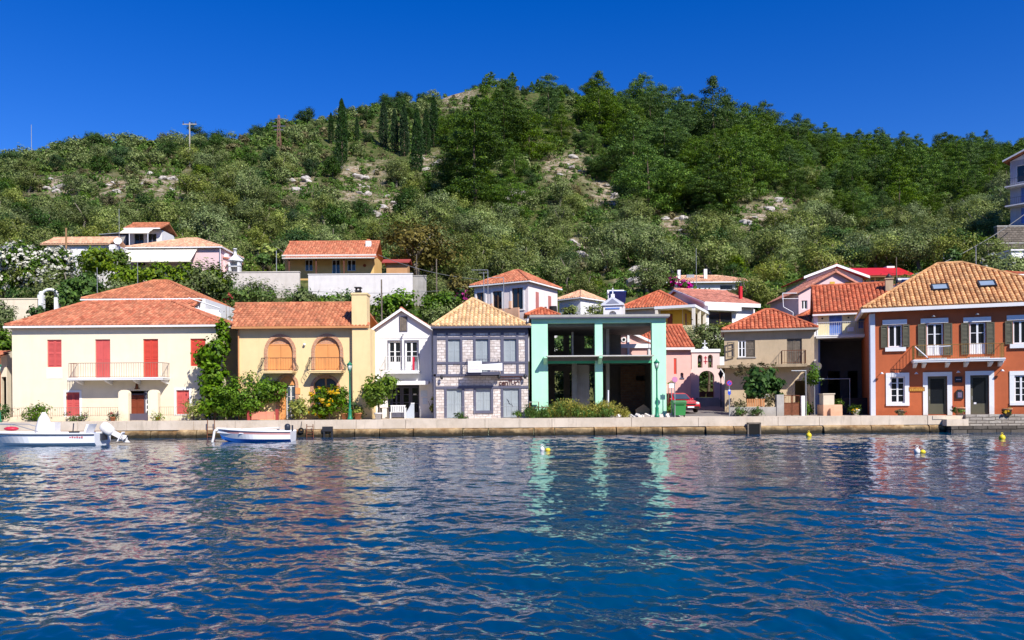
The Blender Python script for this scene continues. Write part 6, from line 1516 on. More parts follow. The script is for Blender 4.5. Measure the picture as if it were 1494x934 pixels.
# ---------------------------------------------------------------- poles and wires
def pole(px, pt, pb, Y, label, m, r=.11, cross=0, name='utility_pole', cat='utility pole'):
    p = at(px, pb, Y); z0 = min(p.z, ground(p.x, Y)) - .4 ; T = thing(name, label, cat, (p.x, Y, z0)); h = zat(px, pt, Y) - z0
    mb = MB(); mb.cyl((0, 0, 0), (0, 0, h), r, r * .7, 8); mb.build('shaft', m, T)
    if cross:
        mb = MB(); mb.box(-cross, cross, -.08, .08, h - .5, h - .3); mb.build('crossarm', m, T)
        for xx in (-cross * .9, 0, cross * .9): mb = MB(); mb.lathe([(.1, h - .3), (.13, h - .15), (.05, h + .1), (.1, h + .25), (.02, h + .35)], (xx, 0, 0), 6); mb.build('insulator', whiteiron if 0 else iron, T)
    return T
greywood = M('grey_pole_wood', (.38, .34, .29), var=.2)
pole(277, 179, 240, 195, 'grey wooden power pole with crossarm on the hilltop skyline', greywood, .22, 1.7)
pole(97, 333, 420, 88, 'brown wooden utility pole rising out of the white blossom', M('brown_pole_wood', (.30, .17, .08), var=.25), .14)
pole(142, 390, 430, 76, 'thin white pole behind the cream house, left one', greyiron, .035, 0, 'pole', 'pole')
pole(201, 383, 420, 80, 'thin white pole over the red hip roof below the awning', greyiron, .035, 0, 'pole', 'pole')
pole(174, 305, 352, 99, 'thin white antenna mast above the low orange roof', greyiron, .035, 0, 'pole', 'pole')
pole(637, 378, 425, 96, 'dark bare utility pole right of the return wall', oldwood, .1)
pole(608, 371, 403, 102, 'dark slim pole behind the red-roofed shed', oldwood, .07, 0)
pole(557, 408, 470, 70, 'dark slanting pole between the white house and terrace wall', oldwood, .09)
pole(46, 182, 222, 210, 'thin antenna pole on the hill skyline at far side', greyiron, .09, 0, 'antenna_pole', 'antenna')
pole(1016, 362, 412, 101, 'tall thin antenna mast above the tan hip roof', greyiron, .04, 0, 'pole', 'pole')
pole(1377, 370, 400, 99, 'grey lamp pole standing beside the turquoise hut', greyiron, .09)
pole(1424, 360, 395, 75, 'thin pole above the red house ridge', greyiron, .05, 0, 'pole', 'pole')
pole(1308, 375, 410, 99, 'dark pole before the bright red metal roof', oldwood, .08)
p = at(407, 190, 212); T = thing('pylon', 'red and white lattice pylon standing on the skyline', 'pylon', (p.x, 212, ground(p.x, 212) - .5)); h = zat(407, 154, 212) - T.location.z
h *= .78; pyl = M('pylon_red', (.30, .15, .11)); mb = MB()
for sx_ in (-1, 1):
    for sy_ in (-1, 1): mb.cyl((sx_ * .5, sy_ * .5, 0), (sx_ * .16, sy_ * .16, h), .055, n=5)
for k in range(8):
    z0, z1 = h * k / 8, h * (k + 1) / 8; w0, w1 = .5 - .34 * k / 8, .5 - .34 * (k + 1) / 8
    for sy_ in (-1, 1): mb.cyl((-w0, sy_ * w0, z0), (w1, sy_ * w1, z1), .028, n=4); mb.cyl((w0, sy_ * w0, z0), (-w1, sy_ * w1, z1), .028, n=4)
mb.build('lattice', pyl, T)
for zz, ww in ((h * .88, .9), (h * .66, 1.7), (h * .55, 1.2)): mb = MB(); mb.box(-ww, ww, -.1, .1, zz, zz + .22); mb.build('crossarm', timber, T)
def wire(a, b, sag, r, label):
    a, b = Vector(a), Vector(b); pts = [a.lerp(b, k / 14) - Vector((0, 0, sag * 4 * (k / 14) * (1 - k / 14))) for k in range(15)]
    mb = MB(); mb.tube(pts, r, 5); o = mb.build('power_cable', M('cable', (.20, .20, .20), bump=0), None); tag(o, label, 'cable')
wire(at(1330, 402, 95), at(1500, 309, 99), .7, .05, 'pale overhead cable climbing from the red metal roof to the tall house')
wire(at(552, 372, 98), at(700, 408, 90), .5, .03, 'overhead cable from the ochre hill house past the dark pole')
wire(at(330, 412, 92), at(690, 420, 92), .9, .025, 'thin cable running along below the whitewashed terrace walls')
# aerials on the pinkish house
for px, pt, pb, lb in ((706, 397, 440, 'tall thin television aerial before the pinkish white house, first mast'), (712, 394, 440, 'thicker aerial mast in the middle before pinkish house'), (735, 405, 440, 'short bent aerial pipe before the pinkish house roof')):
    p = at(px, pb, 80); T = thing('television_aerial', lb, 'aerial', (p.x, 80, p.z - 1.2)); h = zat(px, pt, 80) - T.location.z
    mb = MB(); mb.cyl((0, 0, 0), (0, 0, h), .035, n=6); mb.build('mast', greyiron, T); mb = MB()
    if px < 712: mb.cyl((-.5, 0, h - .1), (.5, 0, h - .1), .02, n=5); [mb.cyl((-.45 + k * .18, -.2, h - .1), (-.45 + k * .18, .2, h - .1), .012, n=4) for k in range(6)]
    else: mb.cyl((0, 0, h), (-1.6, 0, h), .03, n=5)
    mb.build('crossbar', greyiron, T)
T = thing('aerial_frame', 'bent white television aerial frame behind the beige house roof', 'aerial', (at(1143, 460, 72).x, 72, zat(1143, 470, 72))); u = 72 / FPX; mb = MB(); mb.tube([(14 * u, 0, -1), (14 * u, 0, 14 * u), (0, 0, 22 * u), (-1 * u, 0, 42 * u), (20 * u, 0, 42 * u)], .035, 6); mb.build('mast', plastic, T); mb = MB(); mb.cyl((-2 * u, 0, 34 * u), (22 * u, 0, 34 * u), .025, n=5); mb.build('crossbar', plastic, T)
# ================================================================== plants
def leaf_arr(ells, nclump, nleaf, cr, L, Wd, seed, up=.35, outw=.8, shell_=.55, flat=.75):
    """leaf quads gathered in clumps through a set of ellipsoids (cx,cy,cz,rx,ry,rz)"""
    rs = np.random.RandomState(seed); E = np.array(ells, float)
    vol = E[:, 3] * E[:, 4] * E[:, 5]; idx = rs.choice(len(E), nclump, p=vol ** .75 / (vol ** .75).sum())
    d = rs.normal(size=(nclump, 3)); d /= np.linalg.norm(d, axis=1, keepdims=True)
    rad = shell_ + (1 - shell_) * rs.rand(nclump, 1) ** .6
    cc = E[idx, :3] + d * E[idx, 3:6] * rad
    cl = np.repeat(np.arange(nclump), nleaf); N = len(cl)
    cs = cr * rs.uniform(.6, 1.25, nclump)
    off = rs.normal(size=(N, 3)) * np.array([1, 1, flat]) * cs[cl][:, None] * .62
    P = cc[cl] + off
    on = off / (np.linalg.norm(off, axis=1, keepdims=True) + 1e-6)
    n = on * outw * .8 + d[cl] * .75 + rs.normal(size=(N, 3)) * .33 + np.array([0, 0, up]); n /= np.linalg.norm(n, axis=1, keepdims=True)
    t = np.cross(n, rs.normal(size=(N, 3))); t /= np.linalg.norm(t, axis=1, keepdims=True); b = np.cross(n, t)
    s = rs.uniform(.6, 1.3, (N, 1)); a = t * L * s; c = b * Wd * s
    return np.stack([P - a, P + c - a * .1, P + a, P - c - a * .1], 1).reshape(-1, 3)
def leaf_mesh(name, arrs, mats):
    if not isinstance(arrs, list): arrs = [arrs]; mats = [mats]
    V = np.concatenate(arrs); F = np.arange(len(V)).reshape(-1, 4)
    me = np_mesh(name, V, F, mats, False)
    if len(arrs) > 1:
        mi = np.concatenate([np.full(len(a) // 4, i, dtype=np.int32) for i, a in enumerate(arrs)]); me.polygons.foreach_set('material_index', mi)
    return me
def pine_arr(H, Rr, seed, tiers=8, L=.115, Wd=.05, n=130, low=.10, cr=.55):
    rs = np.random.RandomState(seed); E = []
    for k in range(tiers):
        t = k / (tiers - 1); z = H * (low + (.93 - low) * t); r = Rr * (1 - t ** 2.8) ** .5 * (.72 + .28 * math.sin(t * 9 + seed)) + .35
        nb = max(4, int(4 + 2.6 * r)); a0 = rs.rand() * 6.3
        for j in range(nb):
            a = a0 + 2 * PI * j / nb + rs.normal(0, .3); rr = r * rs.uniform(.45, 1.08)
            pr = (.50 + .16 * r) * rs.uniform(.8, 1.25)
            E.append((math.cos(a) * rr, math.sin(a) * rr, z + rs.normal(0, .32), pr, pr, pr * .5))
    for j in range(4): E.append((rs.normal(0, .45), rs.normal(0, .45), H * rs.uniform(.9, .99), .65, .65, .5))
    out = []
    for e in E:
        m_ = int(n * (e[3] / .7) ** 1.5) + 12; d = rs.normal(size=(m_, 3)); d /= np.linalg.norm(d, axis=1, keepdims=True)
        P = np.array(e[:3]) + d * np.array(e[3:]) * rs.uniform(.55, 1.15, (m_, 1))
        nr = d * np.array([.9, .9, 1.2]) + rs.normal(size=(m_, 3)) * .35 + np.array([0, 0, .35]); nr /= np.linalg.norm(nr, axis=1, keepdims=True)
        t_ = np.cross(nr, rs.normal(size=(m_, 3))); t_ /= np.linalg.norm(t_, axis=1, keepdims=True); b_ = np.cross(nr, t_); s_ = rs.uniform(.6, 1.4, (m_, 1))
        out.append(np.stack([P - t_ * L * s_, P + b_ * Wd * s_, P + t_ * L * s_, P - b_ * Wd * s_], 1).reshape(-1, 3))
    return np.concatenate(out)
def cyp_arr(H, Rr, seed, n=4200, L=.24, Wd=.09):
    rs = np.random.RandomState(seed); t = rs.rand(n) ** .85; prof = np.sin(np.clip(t * .93 + .07, 0, 1) ** .62 * PI) ** .55
    a = rs.rand(n) * 6.283; lump = .8 + .25 * np.sin(a * 3 + t * 17) * np.sin(t * 23 + seed)
    r = Rr * prof * lump * rs.uniform(.65, 1.05, n)
    P = np.stack([r * np.cos(a), r * np.sin(a), .3 + t * H], 1)
    dr = np.stack([np.cos(a) * .3, np.sin(a) * .3, np.ones(n)], 1) + rs.normal(size=(n, 3)) * .22; dr /= np.linalg.norm(dr, axis=1, keepdims=True)
    s_ = np.cross(dr, rs.normal(size=(n, 3))); s_ /= np.linalg.norm(s_, axis=1, keepdims=True)
    return np.stack([P - dr * L * .5, P + s_ * Wd, P + dr * L, P - s_ * Wd], 1).reshape(-1, 3)
def trunk_mb(H, r, seed, limbs=4, spread=1.4, lean=.15, base=.35):
    rs = random.Random(seed); mb = MB(); top = Vector((rs.uniform(-lean, lean) * H, rs.uniform(-lean, lean) * H, H * base))
    mid = top * .5 + Vector((rs.uniform(-.1, .1), rs.uniform(-.1, .1), 0)) * H * .3
    mb.limb([(0, 0, -.6), (0, 0, 0), mid, top], [r * 1.5, r * 1.2, r * .9, r * .75], 7)
    for k in range(limbs):
        a = 2 * PI * k / limbs + rs.uniform(-.4, .4); e = top + Vector((math.cos(a) * spread * rs.uniform(.5, 1), math.sin(a) * spread * rs.uniform(.5, 1), (H - top.z) * rs.uniform(.45, .8)))
        mb.limb([top - Vector((0, 0, .1)), top.lerp(e, .5) + Vector((0, 0, .15)), e], [r * .6, r * .42, r * .15], 5)
    return mb
KIT = {}
def kit(kind, variants):
    """variants: list of (crown mesh, trunk mesh, joined mesh, low mesh, width, height)"""
    KIT[kind] = variants
def joined(name, cr, tr_mb, lm, tm):
    V = np.array([v.co for v in cr.vertices]); me = MB(); me.v = list(map(tuple, V)); me.f = [tuple(p.vertices) for p in cr.polygons]; me.mi = [0] * len(me.f); me.sm = [False] * len(me.f)
    me.add(tr_mb.v, tr_mb.f, 1, True); return me.mesh(name, [lm, tm])
def mk(kind, n, fn, lm, tm, low):
    vs = []
    for i in range(n):
        arr, tmb, wd, ht = fn(i); cr = leaf_mesh(kind + '_crown', arr, lm); tr = tmb.mesh(kind + '_trunk', tm)
        vs.append((cr, tr, joined(kind, cr, tmb, lm, tm), low(i), wd, ht))
    KIT[kind] = (vs, lm, tm)
def ells_round(seed, Wd, H, n=5, base=.3):
    r = random.Random(seed); o = [(0, 0, H * (base + (1 - base) * .5), Wd * .36, Wd * .36, H * (1 - base) * .5)]
    for k in range(n):
        a = 2 * PI * k / n + r.uniform(-.5, .5); q = Wd * r.uniform(.2, .32)
        o.append((math.cos(a) * q, math.sin(a) * q, H * r.uniform(base + .12, .82), Wd * r.uniform(.16, .26), Wd * r.uniform(.16, .26), H * r.uniform(.14, .24)))
    return o
mk('olive_tree', 6, lambda i: (leaf_arr(ells_round(i, 5.2, 4.6, 6, .26), 62, 66, .72, .13, .062, 50 + i), trunk_mb(4.6, .2, i, 4, 1.5), 5.2, 4.6), lvs_olive, barkg,
   lambda i: leaf_arr(ells_round(i, 5.2, 4.6, 6, .2), 46, 14, .68, .27, .14, 80 + i))
mk('holm_oak', 5, lambda i: (leaf_arr(ells_round(20 + i, 4.6, 4.2, 6, .1), 70, 58, .58, .12, .07, 150 + i, .5), trunk_mb(4, .18, 9 + i, 4, 1.2), 4.6, 4.2), lvs_dark, bark,
   lambda i: leaf_arr(ells_round(20 + i, 4.6, 4.2, 6, .1), 60, 9, .5, .34, .19, 180 + i, .5))
mk('shrub', 6, lambda i: (leaf_arr(ells_round(40 + i, 3.2, 2.3, 5, .02), 42, 48, .46, .11, .06, 250 + i, .5), trunk_mb(1.6, .07, 19 + i, 4, .8, .05, .2), 3.2, 2.3), lvs_green, bark,
   lambda i: leaf_arr(ells_round(40 + i, 3.2, 2.3, 5, .02), 36, 8, .42, .32, .17, 280 + i, .5))
mk('pine_tree', 8, lambda i: (pine_arr(10.5 * (1, .9, .8, 1.05, .95, .85, 1, .75)[i], 3.9 * (1, 1.2, 1.3, .85, 1.05, 1.35, .95, 1.2)[i], 350 + i, 8 - (i % 3 == 2)), (lambda m_: (m_.limb([(0, 0, -.8), (.1, 0, 3), (0, .1, 7), (.05, 0, 8.2)], [.22, .16, .07, .02], 7), m_)[1])(MB()), 6.4, 10.5), lvs_pine, bark,
   lambda i: pine_arr(10.5, 3.3, 380 + i, 7, .34, .17, 13))
mk('big_pine', 3, lambda i: (pine_arr(20, (5.6, 6.6, 6.0)[i], 360 + i, 12, .15, .065, 105, .08), (lambda m_: (m_.limb([(0, 0, -.8), (.1, 0, 5), (0, .1, 11), (.05, 0, 16)], [.4, .3, .14, .03], 7), m_)[1])(MB()), 12, 20), leafmat('big_pine_needles', [(.016, .05, .005), (.045, .10, .008), (.135, .215, .014)], .2, .1), bark, lambda i: pine_arr(10, 3, 1, 3, .4, .2, 4))
mk('cypress', 4, lambda i: (cyp_arr(12, 1.25, 450 + i), (lambda m_: (m_.limb([(0, 0, -.8), (0, 0, 1), (0, 0, 8)], [.2, .16, .04], 6), m_)[1])(MB()), 2.4, 12), lvs_cyp, bark, lambda i: cyp_arr(12, 1.25, 480 + i, 300, .6, .2))
lvs_shy = leafmat('bright_shrub_leaves', [(.06, .12, .012), (.12, .20, .02), (.20, .27, .03)], .25, .3)
KIT['bright_shrub'] = ([(v[0].copy(), v[1], v[2].copy(), v[3], v[4], v[5]) for v in KIT['shrub'][0]], lvs_shy, bark)
KIT['dry_shrub'] = ([(v[0].copy(), v[1], v[2].copy(), v[3], v[4], v[5]) for v in KIT['shrub'][0]], lvs_dry, bark)
for k in ('bright_shrub', 'dry_shrub'):
    for v in KIT[k][0]: v[0].materials[0] = KIT[k][1]; v[2].materials[0] = KIT[k][1]
PROTO = {}
def plant_tree(kind, x, y, z, s, rot, label, cat, group=None, parts=True, vi=None, sz=1.0):
    vs, lm, tm = KIT[kind]; i = vi if vi is not None else int(abs(x * 13.7 + y * 7.3)) % len(vs); v = vs[i]
    nm = {'bright_shrub': 'shrub', 'dry_shrub': 'shrub', 'big_pine': 'pine_tree'}.get(kind, kind)
    if parts:
        T = thing(nm, label, cat, (x, y, z), rot, group); T.scale = (s, s, s * sz)
        for n_, me in (('crown', v[0]), ('trunk', v[1])): o = bpy.data.objects.new(n_, me); C.objects.link(o); o.parent = T
        return T
    o = bpy.data.objects.new(nm, v[2]); C.objects.link(o); o.location = (x, y, z); o.rotation_euler = (0, 0, rot); o.scale = (s, s, s * sz * (.82 + .36 * ((x * 3.7 + y * 1.3) % 1))); return tag(o, label, cat, group)
def project(x, y, z):
    u = x / y * FPX; v = -(z - HC) / y * FPX; return CX + u + ROLL * v, HY + v - ROLL * u
# rock windows of the slope, in the picture's own measures (kept open)
def is_open(px, py, h):
    return any(a - 4 < px < b + 4 and c - 2 < py and py - h * .8 < d for a, b, c, d in OPEN)
KEEP = []
# notable trees
def at_ground(px, py):
    """where the picture ray meets the slope"""
    for k in range(2600):
        Y = 70 + k * .1; r = ray(px, py); 
        if HC + r.z * Y <= ground(r.x * Y, Y): return r.x * Y, Y
    return r.x * 250, 250
def special(kind, px, pyb, htpx, label, cat='tree', vi=None, wide=1.0, Y=None):
    x, Yy = at_ground(px, pyb) if Y is None else (ray(px, pyb).x * Y, Y)
    z = ground(x, Yy) - .2; vs = KIT[kind][0]; h = htpx * Yy / FPX if Y is None else zat(px, pyb - htpx, Yy) - z; s = h / vs[0][5] * wide; KEEP.append((x, Yy, 2.0 if kind == 'cypress' else h * .2 + .5))
    return plant_tree(kind, x, Yy, z, s, px * .7, label, cat, None, True, vi, 1 / wide)
for i, (px, pb, h, lb) in enumerate(((499, 238, 92, 'slender dark cypress standing alone with its tip above the skyline'), (483, 210, 45, 'short dark cypress left of the lone tall cypress'), (521, 205, 36, 'small cypress between the lone cypress and the cypress group'), (560, 215, 68, 'first tall cypress at the near end of the dark group'), (576, 222, 62, 'broad cypress second in the dark group'), (590, 228, 74, 'dense middle cypress of the dark group'), (609, 252, 92, 'tallest lowest standing cypress of the dark group'), (622, 226, 66, 'narrow cypress behind the lowest one of the group'), (633, 215, 74, 'last cypress of the dark group beside the rocky top'))):
    special('cypress', px, pb, h, lb, 'tree', i % 4, 1.1)
special('big_pine', 693, 305, 165, 'largest pine, a tall spreading tree in the middle of the hill', 'tree', 0, 1.1)
special('big_pine', 735, 240, 122, 'tall pine whose crown reaches the summit skyline', 'tree', 1, 1.05)
special('big_pine', 668, 290, 105, 'lower pine leaning against the largest pine', 'tree', 2, 1.1)
special('pine_tree', 800, 165, 55, 'windswept pine on the summit, its crown breaking the skyline', 'tree', 3, 1.2)
special('pine_tree', 745, 318, 68, 'bushy young pine at the foot of the largest pine', 'tree', 4, 1.3)
special('pine_tree', 878, 262, 46, 'small light pine at the top of the pale rock scar', 'tree', 5, 1.1)
special('big_pine', 970, 268, 108, 'big pine with layered crown above the pale rock slope', 'tree', 0, 1.2)
special('big_pine', 1035, 318, 100, 'dense pine low on the wooded flank above the tan roof', 'tree', 2, 1.15)
special('pine_tree', 1489, 232, 58, 'dark pine at the right-hand end of the skyline', 'tree', 3, 1.1)
special('holm_oak', 140, 212, 28, 'round dark tree standing up from the left skyline', 'tree', 1, 1.1)
for px, pb, h, lb in ((660, 135, 13, 'little umbrella tree on the bare summit, first of three'), (676, 131, 11, 'tiny tree on the summit between its two neighbours'), (688, 131, 12, 'small umbrella tree on the summit, third of three')): special('holm_oak', px, pb, h, lb, 'tree', 2, 1.1)
T = special('olive_tree', 612, 400, 74, 'large yellow-brown autumn tree beside the red-roofed shed', 'tree', 3, 1.25, Y=106)
for ch in T.children:
    if ch.name.startswith('crown'): ch.data = ch.data.copy(); ch.data.materials[0] = lvs_ochre
special('olive_tree', 297, 442, 56, 'grey-green olive beside the awning house garden', 'tree', 4, 1.15, Y=88)
RG = random.Random(21); cand = []
y = 75.0
while y < 440:
    st = 4.3 + (y - 75) * .0085 + max(0, y - 300) * .02
    x = -y * .72
    while x < y * .72:
        xx, yy = x + RG.uniform(-.45, .45) * st, y + RG.uniform(-.45, .45) * st; x += st
        z = ground(xx, yy); px, py = project(xx, yy, z)
        if px < -40 or px > 1540: continue
        if z - ground(xx, yy + 3) > 2.0 and yy > 230: continue
        if yy > 320 and px < 1150: continue
        if any((xx - a) ** 2 + (yy - b) ** 2 < (r + 1.3) ** 2 for a, b, r in BASES): continue
        if any((abs(xx - a) < r + 1.5) and b - 9 < yy < b for a, b, r in BASES): low_ = True
        else: low_ = False
        t = RG.random(); nz = noise.noise(Vector((xx * .035, yy * .035, 9)))
        pine_line = np.interp(px, [620, 640, 700, 745, 765, 830, 870, 950, 1050, 1090, 1150, 1250, 1400, 1494], [0, 230, 330, 330, 190, 205, 290, 322, 325, 285, 300, 335, 310, 260])
        if 560 < px < 640 and py < 175: kind = 'holm_oak' if t < .6 else 'olive_tree'
        elif py < pine_line:
            kind = 'pine_tree' if t < (.80 if px > 860 or px < 765 else .6) else ('holm_oak' if t < .92 else 'olive_tree')
        elif py > 320 and px > 560: kind = 'olive_tree' if t < .70 else 'shrub' if t < .80 else 'bright_shrub' if t < .92 else 'holm_oak'
        elif py > 270: kind = 'olive_tree' if t < .58 else 'bright_shrub' if t < .72 else 'shrub' if t < .86 else 'dry_shrub' if t < .92 else 'holm_oak'
        elif 640 < px < 900: kind = 'bright_shrub' if t < .26 else 'shrub' if t < .46 else 'olive_tree' if t < .64 else 'pine_tree' if t < .84 else 'holm_oak'
        else: kind = 'olive_tree' if t < .34 else 'bright_shrub' if t < .60 else 'shrub' if t < .74 else 'holm_oak' if t < .88 else 'dry_shrub'
        if low_ and kind != 'shrub': kind = 'bright_shrub' if t < .5 else 'shrub'
        vs = KIT[kind][0]; s = RG.uniform(.62, 1.3) * (1 + .25 * nz)
        if kind == 'pine_tree': s *= (.5 if (px < 860 and py < 200) else 1.3 if px < 1120 and py > 215 else 1.08 if px < 1120 else 1.0) * RG.uniform(.65, 1.25)
        if kind == 'pine_tree' and RG.random() < .42: continue
        if kind == 'olive_tree' and py < 240: s *= .78
        if kind == 'olive_tree' and 200 < px < 480 and 290 < py < 365: s *= 1.18
        h = vs[0][5] * s * FPX / yy
        if is_open(px, py, h): 
            if RG.random() < .9: continue
            kind = 'dry_shrub'; s *= .5
        cand.append((vs[0][5] * s * vs[0][4] * s / yy / yy, kind, xx, yy, z, s, RG.uniform(0, 6.28), px, py, h))
    y += st * .92
y = 76.0
while y < 290:
    st = 2.4 + (y - 75) * .0075; x = -y * .7
    while x < y * .7:
        xx, yy = x + RG.uniform(-.5, .5) * st, y + RG.uniform(-.5, .5) * st; x += st
        if RG.random() < .2: continue
        z = ground(xx, yy); px, py = project(xx, yy, z)
        if px < -30 or px > 1530 or (z - ground(xx, yy + 3) > 1 and yy > 230): continue
        if any((xx - a) ** 2 + (yy - b) ** 2 < (r + .8) ** 2 for a, b, r in BASES): continue
        s = RG.uniform(.3, .72); h = 2.3 * s * FPX / yy
        if is_open(px, py, h) and RG.random() < .5: continue
        t = RG.random(); kind = 'bright_shrub' if t < .42 else 'shrub' if t < .78 else 'dry_shrub'
        cand.append((2.3 * s * 3.2 * s / yy / yy, kind, xx, yy, z, s, RG.uniform(0, 6.28), px, py, h))
    y += st * .9
cand = [c_ for c_ in cand if not any(abs(c_[2] - a) < r and -9 < c_[3] - b < 2.5 for a, b, r in KEEP)]
cand.sort(key=lambda c_: -c_[0])
DESC = {'olive_tree': ('silvery green olive tree', 'tree'), 'holm_oak': ('dark evergreen oak', 'tree'), 'shrub': ('mid green shrub', 'shrub'), 'bright_shrub': ('bright yellow-green shrub', 'shrub'), 'dry_shrub': ('dry brownish shrub', 'shrub'), 'pine_tree': ('green pine tree', 'tree')}
def zone(px, py):
    a = 'low on the slope' if py > 335 else 'half way up the slope' if py > 245 else 'near the hilltop'
    for lim, b in ((190, 'above the blossom'), (330, 'above the awning house'), (560, 'above the ochre hill house'), (690, 'above the red-roofed shed'), (880, 'above the pinkish white house'), (1120, 'above the tan hip roof'), (1335, 'above the red metal roof')):
        if px < lim: return a + ' ' + b
    return a + ' beside the tall three-storey house'
cnt = {}; rest = []
# the slope goes on beyond the picture's edges
y = 66.0
while y < 330:
    st = 5.0 + (y - 66) * .014; x = -y * 1.25
    while x < y * 1.25:
        xx, yy = x + RG.uniform(-.5, .5) * st, y + RG.uniform(-.5, .5) * st; x += st
        px = CX + xx / yy * FPX
        if -40 <= px <= 1540 or abs(xx) > 210: continue
        t = RG.random(); kind = ('pine_tree' if t < .5 else 'olive_tree') if px > 1540 and yy > 150 else 'olive_tree' if t < .5 else 'bright_shrub' if t < .65 else 'shrub' if t < .8 else 'holm_oak'
        rest.append((0, kind, xx, yy, ground(xx, yy), RG.uniform(.7, 1.3), RG.uniform(0, 6.28), px, 0, 0))
    y += st * .92
for c_ in cand:
    kind = c_[1]; base = {'bright_shrub': 'shrub', 'dry_shrub': 'shrub'}.get(kind, kind)
    cnt[base] = cnt.get(base, 0) + 1
    if cnt[base] > 285: rest.append(c_); continue
    d = DESC[kind]; zn = zone(c_[7], c_[8]); lb = d[0] + ' ' + zn
    plant_tree(kind, c_[2], c_[3], c_[4] - .15, c_[5], c_[6], lb, d[1], lb + 's' if 0 else lb, parts=c_[9] > 44)
print('hill plants', cnt, 'rest', len(rest))
for base, nm in (('pine', 'pine_forest'), ('olive', 'hillside_scrub')):
    arrs = {}; 
    for c_ in rest:
        is_p = c_[1] == 'pine_tree'
        if is_p != (base == 'pine'): continue
        v = KIT[c_[1]][0][int(c_[2] * 7) % len(KIT[c_[1]][0])][3]; a = c_[6]; ca, sa = math.cos(a), math.sin(a)
        W_ = v @ np.array([[ca, sa, 0], [-sa, ca, 0], [0, 0, 1]]) * c_[5] + np.array([c_[2], c_[3], c_[4] - .15])
        arrs.setdefault(c_[1], []).append(W_)
    if arrs:
        ks = sorted(arrs); o = bpy.data.objects.new(nm, leaf_mesh(nm, [np.concatenate(arrs[k]) for k in ks], [KIT[k][1] for k in ks])); C.objects.link(o)
        stuff(tag(o, {'pine': 'far pine wood merging into one mass along the ridge', 'olive': 'far scrub and small trees covering the upper hillside'}[base], 'woodland'))
# boulders in the open patches
bm_rock = M('limestone', (.42, .38, .34), var=.25, bump=.8, bsc=5, objr=.2)
def rock_mesh(seed):
    me = MB(); me.ball((0, 0, 0), (1, 1, .75), 14); rr = random.Random(seed); o_ = Vector((rr.random() * 9,) * 3)
    me.v = [tuple(Vector(v) * (1 + .55 * noise.noise(Vector(v) * 1.1 + o_) + .2 * noise.noise(Vector(v) * 3 + o_))) for v in me.v]; me.sm = [False] * len(me.f); return me.mesh('boulder', bm_rock)
RM = [rock_mesh(i) for i in range(5)]; RG = random.Random(4)
for k, (a, b, c, d) in enumerate(OPEN):
    for q in range(5):
        px, py = RG.uniform(a, b), RG.uniform(c, d); x, Y = at_ground(px, py)
        if Y > 240: continue
        o = bpy.data.objects.new('boulder', RM[RG.randrange(5)]); C.objects.link(o); s = RG.uniform(.35, 1.25); o.location = (x, Y, ground(x, Y) + s * .1); o.rotation_euler = (RG.uniform(-.3, .3), RG.uniform(-.3, .3), RG.uniform(0, 6)); o.scale = (s * RG.uniform(.9, 1.5), s, s * RG.uniform(.6, 1))
        lb = 'pale limestone boulder ' + zone((a + b) / 2, (c + d) / 2); tag(o, lb, 'boulder', lb)
# low undergrowth and dry grass
RSU = np.random.RandomState(5)
def ground_cover(n, mat, name, label, L, Wd, thr, seed):
    rs = np.random.RandomState(seed); P = []
    while len(P) < n:
        Y = 74 + 215 * rs.rand() ** 1.25; x = (rs.rand() - .5) * 1.38 * Y
        if noise.noise(Vector((x * .13, Y * .13, seed))) < thr: continue
        if any((x - a) ** 2 + (Y - b) ** 2 < (r + .2) ** 2 for a, b, r in BASES): continue
        P.append((x, Y, ground(x, Y)))
    P = np.array(P); arr = []
    for q in range(9):
        Q = P + rs.normal(size=P.shape) * np.array([.45, .45, .1]) + np.array([0, 0, .15 + .3 * rs.rand()])
        dr = rs.normal(size=P.shape) * .7 + np.array([0, 0, .8]); dr /= np.linalg.norm(dr, axis=1, keepdims=True)
        sd_ = np.cross(dr, rs.normal(size=P.shape)); sd_ /= np.linalg.norm(sd_, axis=1, keepdims=True); sz = (L * rs.uniform(.5, 1.3, (len(P), 1)))
        arr.append(np.stack([Q - dr * sz, Q + sd_ * Wd, Q + dr * sz, Q - sd_ * Wd], 1).reshape(-1, 3))
    o = bpy.data.objects.new(name, leaf_mesh(name, np.concatenate(arr), mat)); C.objects.link(o); stuff(tag(o, label, 'undergrowth'))
ground_cover(11000, lvs_green, 'undergrowth', 'low green scrub covering the slope between the trees', .34, .15, -.08, 31)
ground_cover(5000, lvs_dry, 'dry_grass', 'dry straw-coloured grass between rocks and trees', .32, .07, .02, 57)

